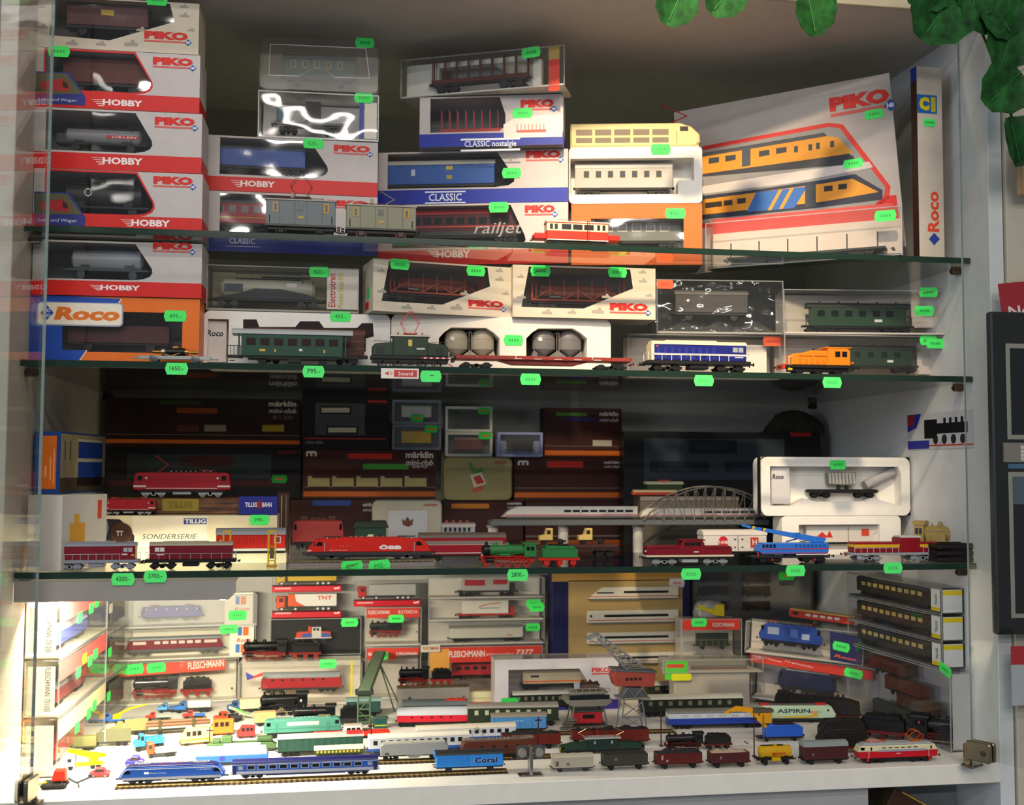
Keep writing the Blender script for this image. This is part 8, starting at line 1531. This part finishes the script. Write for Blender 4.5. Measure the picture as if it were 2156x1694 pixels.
st = [P(x, y, -.06)-T.p for x, y in ((1330, -40), (1500, -20), (1700, -25), (1900, -12), (2050, 30), (2090, 120), (2125, 210), (2140, 330))]; mb = MB(); mb.tube([tuple(v*1000) for v in st], 1.6, '#4a3a22/.7', 6); T.part('stem', mb)
for a in ((1425, 5, 36, 4.3), (1530, -10, 36, 4.0), (1708, 25, 36, 4.9, .5), (1735, -8, 26, 3.6), (1985, 18, 58, 4.1), (1960, -20, 40, 3.4), (2060, 15, 42, 5.2), (2125, 80, 48, 4.4), (2120, 180, 46, 3.9), (2100, 30, 40, 5.4), (2136, 290, 44, 4.9, .9), (2150, 20, 46, 4.2), (2050, -10, 36, 4.6)):
    leaf(T, a[0], a[1], -.06-.012*rnd.random(), a[2]/1.25, a[3], a[4] if len(a) > 4 else .3)
for a, b in (((2068, 45), (2120, 95)), ((2100, 120), (2120, 160)), ((2120, 215), (2136, 270))):
    mb = MB(); mb.tube([tuple((P(*a, -.06)-T.p)*1000), tuple((P(*b, -.06)-T.p)*1000)], .8, '#3a4a22/.7', 5); T.part('tendril', mb)
# neighbouring cabinet front with framed pictures, beyond the open door
x0 = W+.019
slab('wall_beside', x0+.002, x0+.50, -.004, .02, -.45, 1.05, '#cdbfae/.5')
YF = -.03
def frame(label, px0, py0, px1, py1, s, lean=0):
    A, B = P(px0, py0, YF), P(px1, py1, YF); T = Thing('picture_frame', label, 'picture', (A.x+.1, YF, B.z)); h = (A.z-B.z)*1000
    build(T, f"frame_board b -100 100 0 12 0 {h:.1f} #1c1b1c/.35 c=2\n"+s(h)); return T
T = frame('black frame with two mounted train pictures on the neighbouring cabinet', 2086, 655, 2156, 1335, lambda h: f"picture_mount b -82 90 -1.5 0 {h*.05:.1f} {h*.50:.1f} #9a948a/.4 c=.8\n> picture b -77 85 -2 -1.5 {h*.065:.1f} {h*.485:.1f} #1c1a1c/.3\n> pictured_train b -60 80 -2.2 -2 {h*.20:.1f} {h*.30:.1f} #2a1c1e/.4\n> pictured_sky b -77 85 -2.2 -2 {h*.40:.1f} {h*.485:.1f} #55606c/.4\npicture_mount b -82 90 -1.5 0 {h*.60:.1f} {h*.90:.1f} #9a948a/.4 c=.8\n> picture b -77 85 -2 -1.5 {h*.615:.1f} {h*.885:.1f} #15161c/.3\n> pictured_light p -2.2 -2 -60,{h*.70:.1f} 85,{h*.80:.1f} 85,{h*.84:.1f} -60,{h*.73:.1f} #3a4a80\ncalendar_strip b -88 90 -2.2 0 {h*.53:.1f} {h*.59:.1f} #8a8078/.4\n> printed_number b -66 -60 -2.5 -2.2 {h*.535:.1f} {h*.545:.1f} #d8d0c8 n=4 d=0,0,{h*.012:.1f}\nblue_print b -82 90 -1.4 0 {h*.51:.1f} {h*.525:.1f} #4a6a8a\n")
A, B = P(2108, 600, YF), P(2156, 650, YF); T = Thing('red_poster', 'red banner poster edge with white lettering above the black frame', 'poster', (A.x+.1, YF+.003, B.z), ry=-.12); h = (A.z-B.z)*1000+14
build(T, f"sheet b -98 100 0 .6 -8 {h:.1f} #a81c28/.5\n"); lettering(T, 'Nol', -72, 7, 34, 13, -.4, '#e8dcd8', .02, 0, 0, True)
A, B = P(2110, 1362, YF), P(2156, 1500, YF); T = Thing('red_white_card', 'red and white card edge hanging below the black frame', 'poster', (A.x+.1, YF+.004, B.z)); h = (A.z-B.z)*1000; build(T, f"sheet b -86 100 0 .8 {h*.72:.1f} {h:.1f} #b82028/.5\n> white_field b -86 100 .1 .9 {h*.1:.1f} {h*.72:.1f} #b8b8bc/.5\n")
A = P(2150, 400, YF); T = Thing('wooden_plaque', 'tan wooden plaque edge among the vine leaves', 'plaque', (A.x+.045, YF+.004, A.z)); build(T, "board b -46 50 0 6 -6 78 #a8845a/.5 c=3\nbevel_line b -40 50 -.5 0 0 72 #b8946a c=.2\n")
# below the bottom board
slab('baseboard_lower', 0, W, .10, .11, -.45, BZ-.026, '#8d9296/.6')
q = P(1830, 1670, .05); T = Thing('dark_board', 'dark brown board slanting under the bottom shelf', 'board', (P(1985, 1690, .02).x, .02, BZ-.040), -.0, ry=.5); build(T, "plank b -70 60 0 60 -34 0 #3a2416/.5 c=1\nyellow_edge b -60 60 -.6 0 -1.6 0 #b08a30\n")
T = Thing('moss_strip', 'dark green bristly moss strip under the bottom shelf', 'moss', (P(1835, 1690, .04).x, .04, BZ-.037), 0, ry=.5); mb = MB()
for i in range(160): x, y = rnd.uniform(-50, 50), rnd.uniform(-10, 10); mb.cyl((x, y, 0), (x+rnd.uniform(-3, 3), y+rnd.uniform(-3, 3), rnd.uniform(4, 9)), .9, '#1c2c18/.8', 4, .2)
mb.box(-52, 52, -12, 12, -6, 1, '#1a2216/.9'); T.part('bristles', mb)
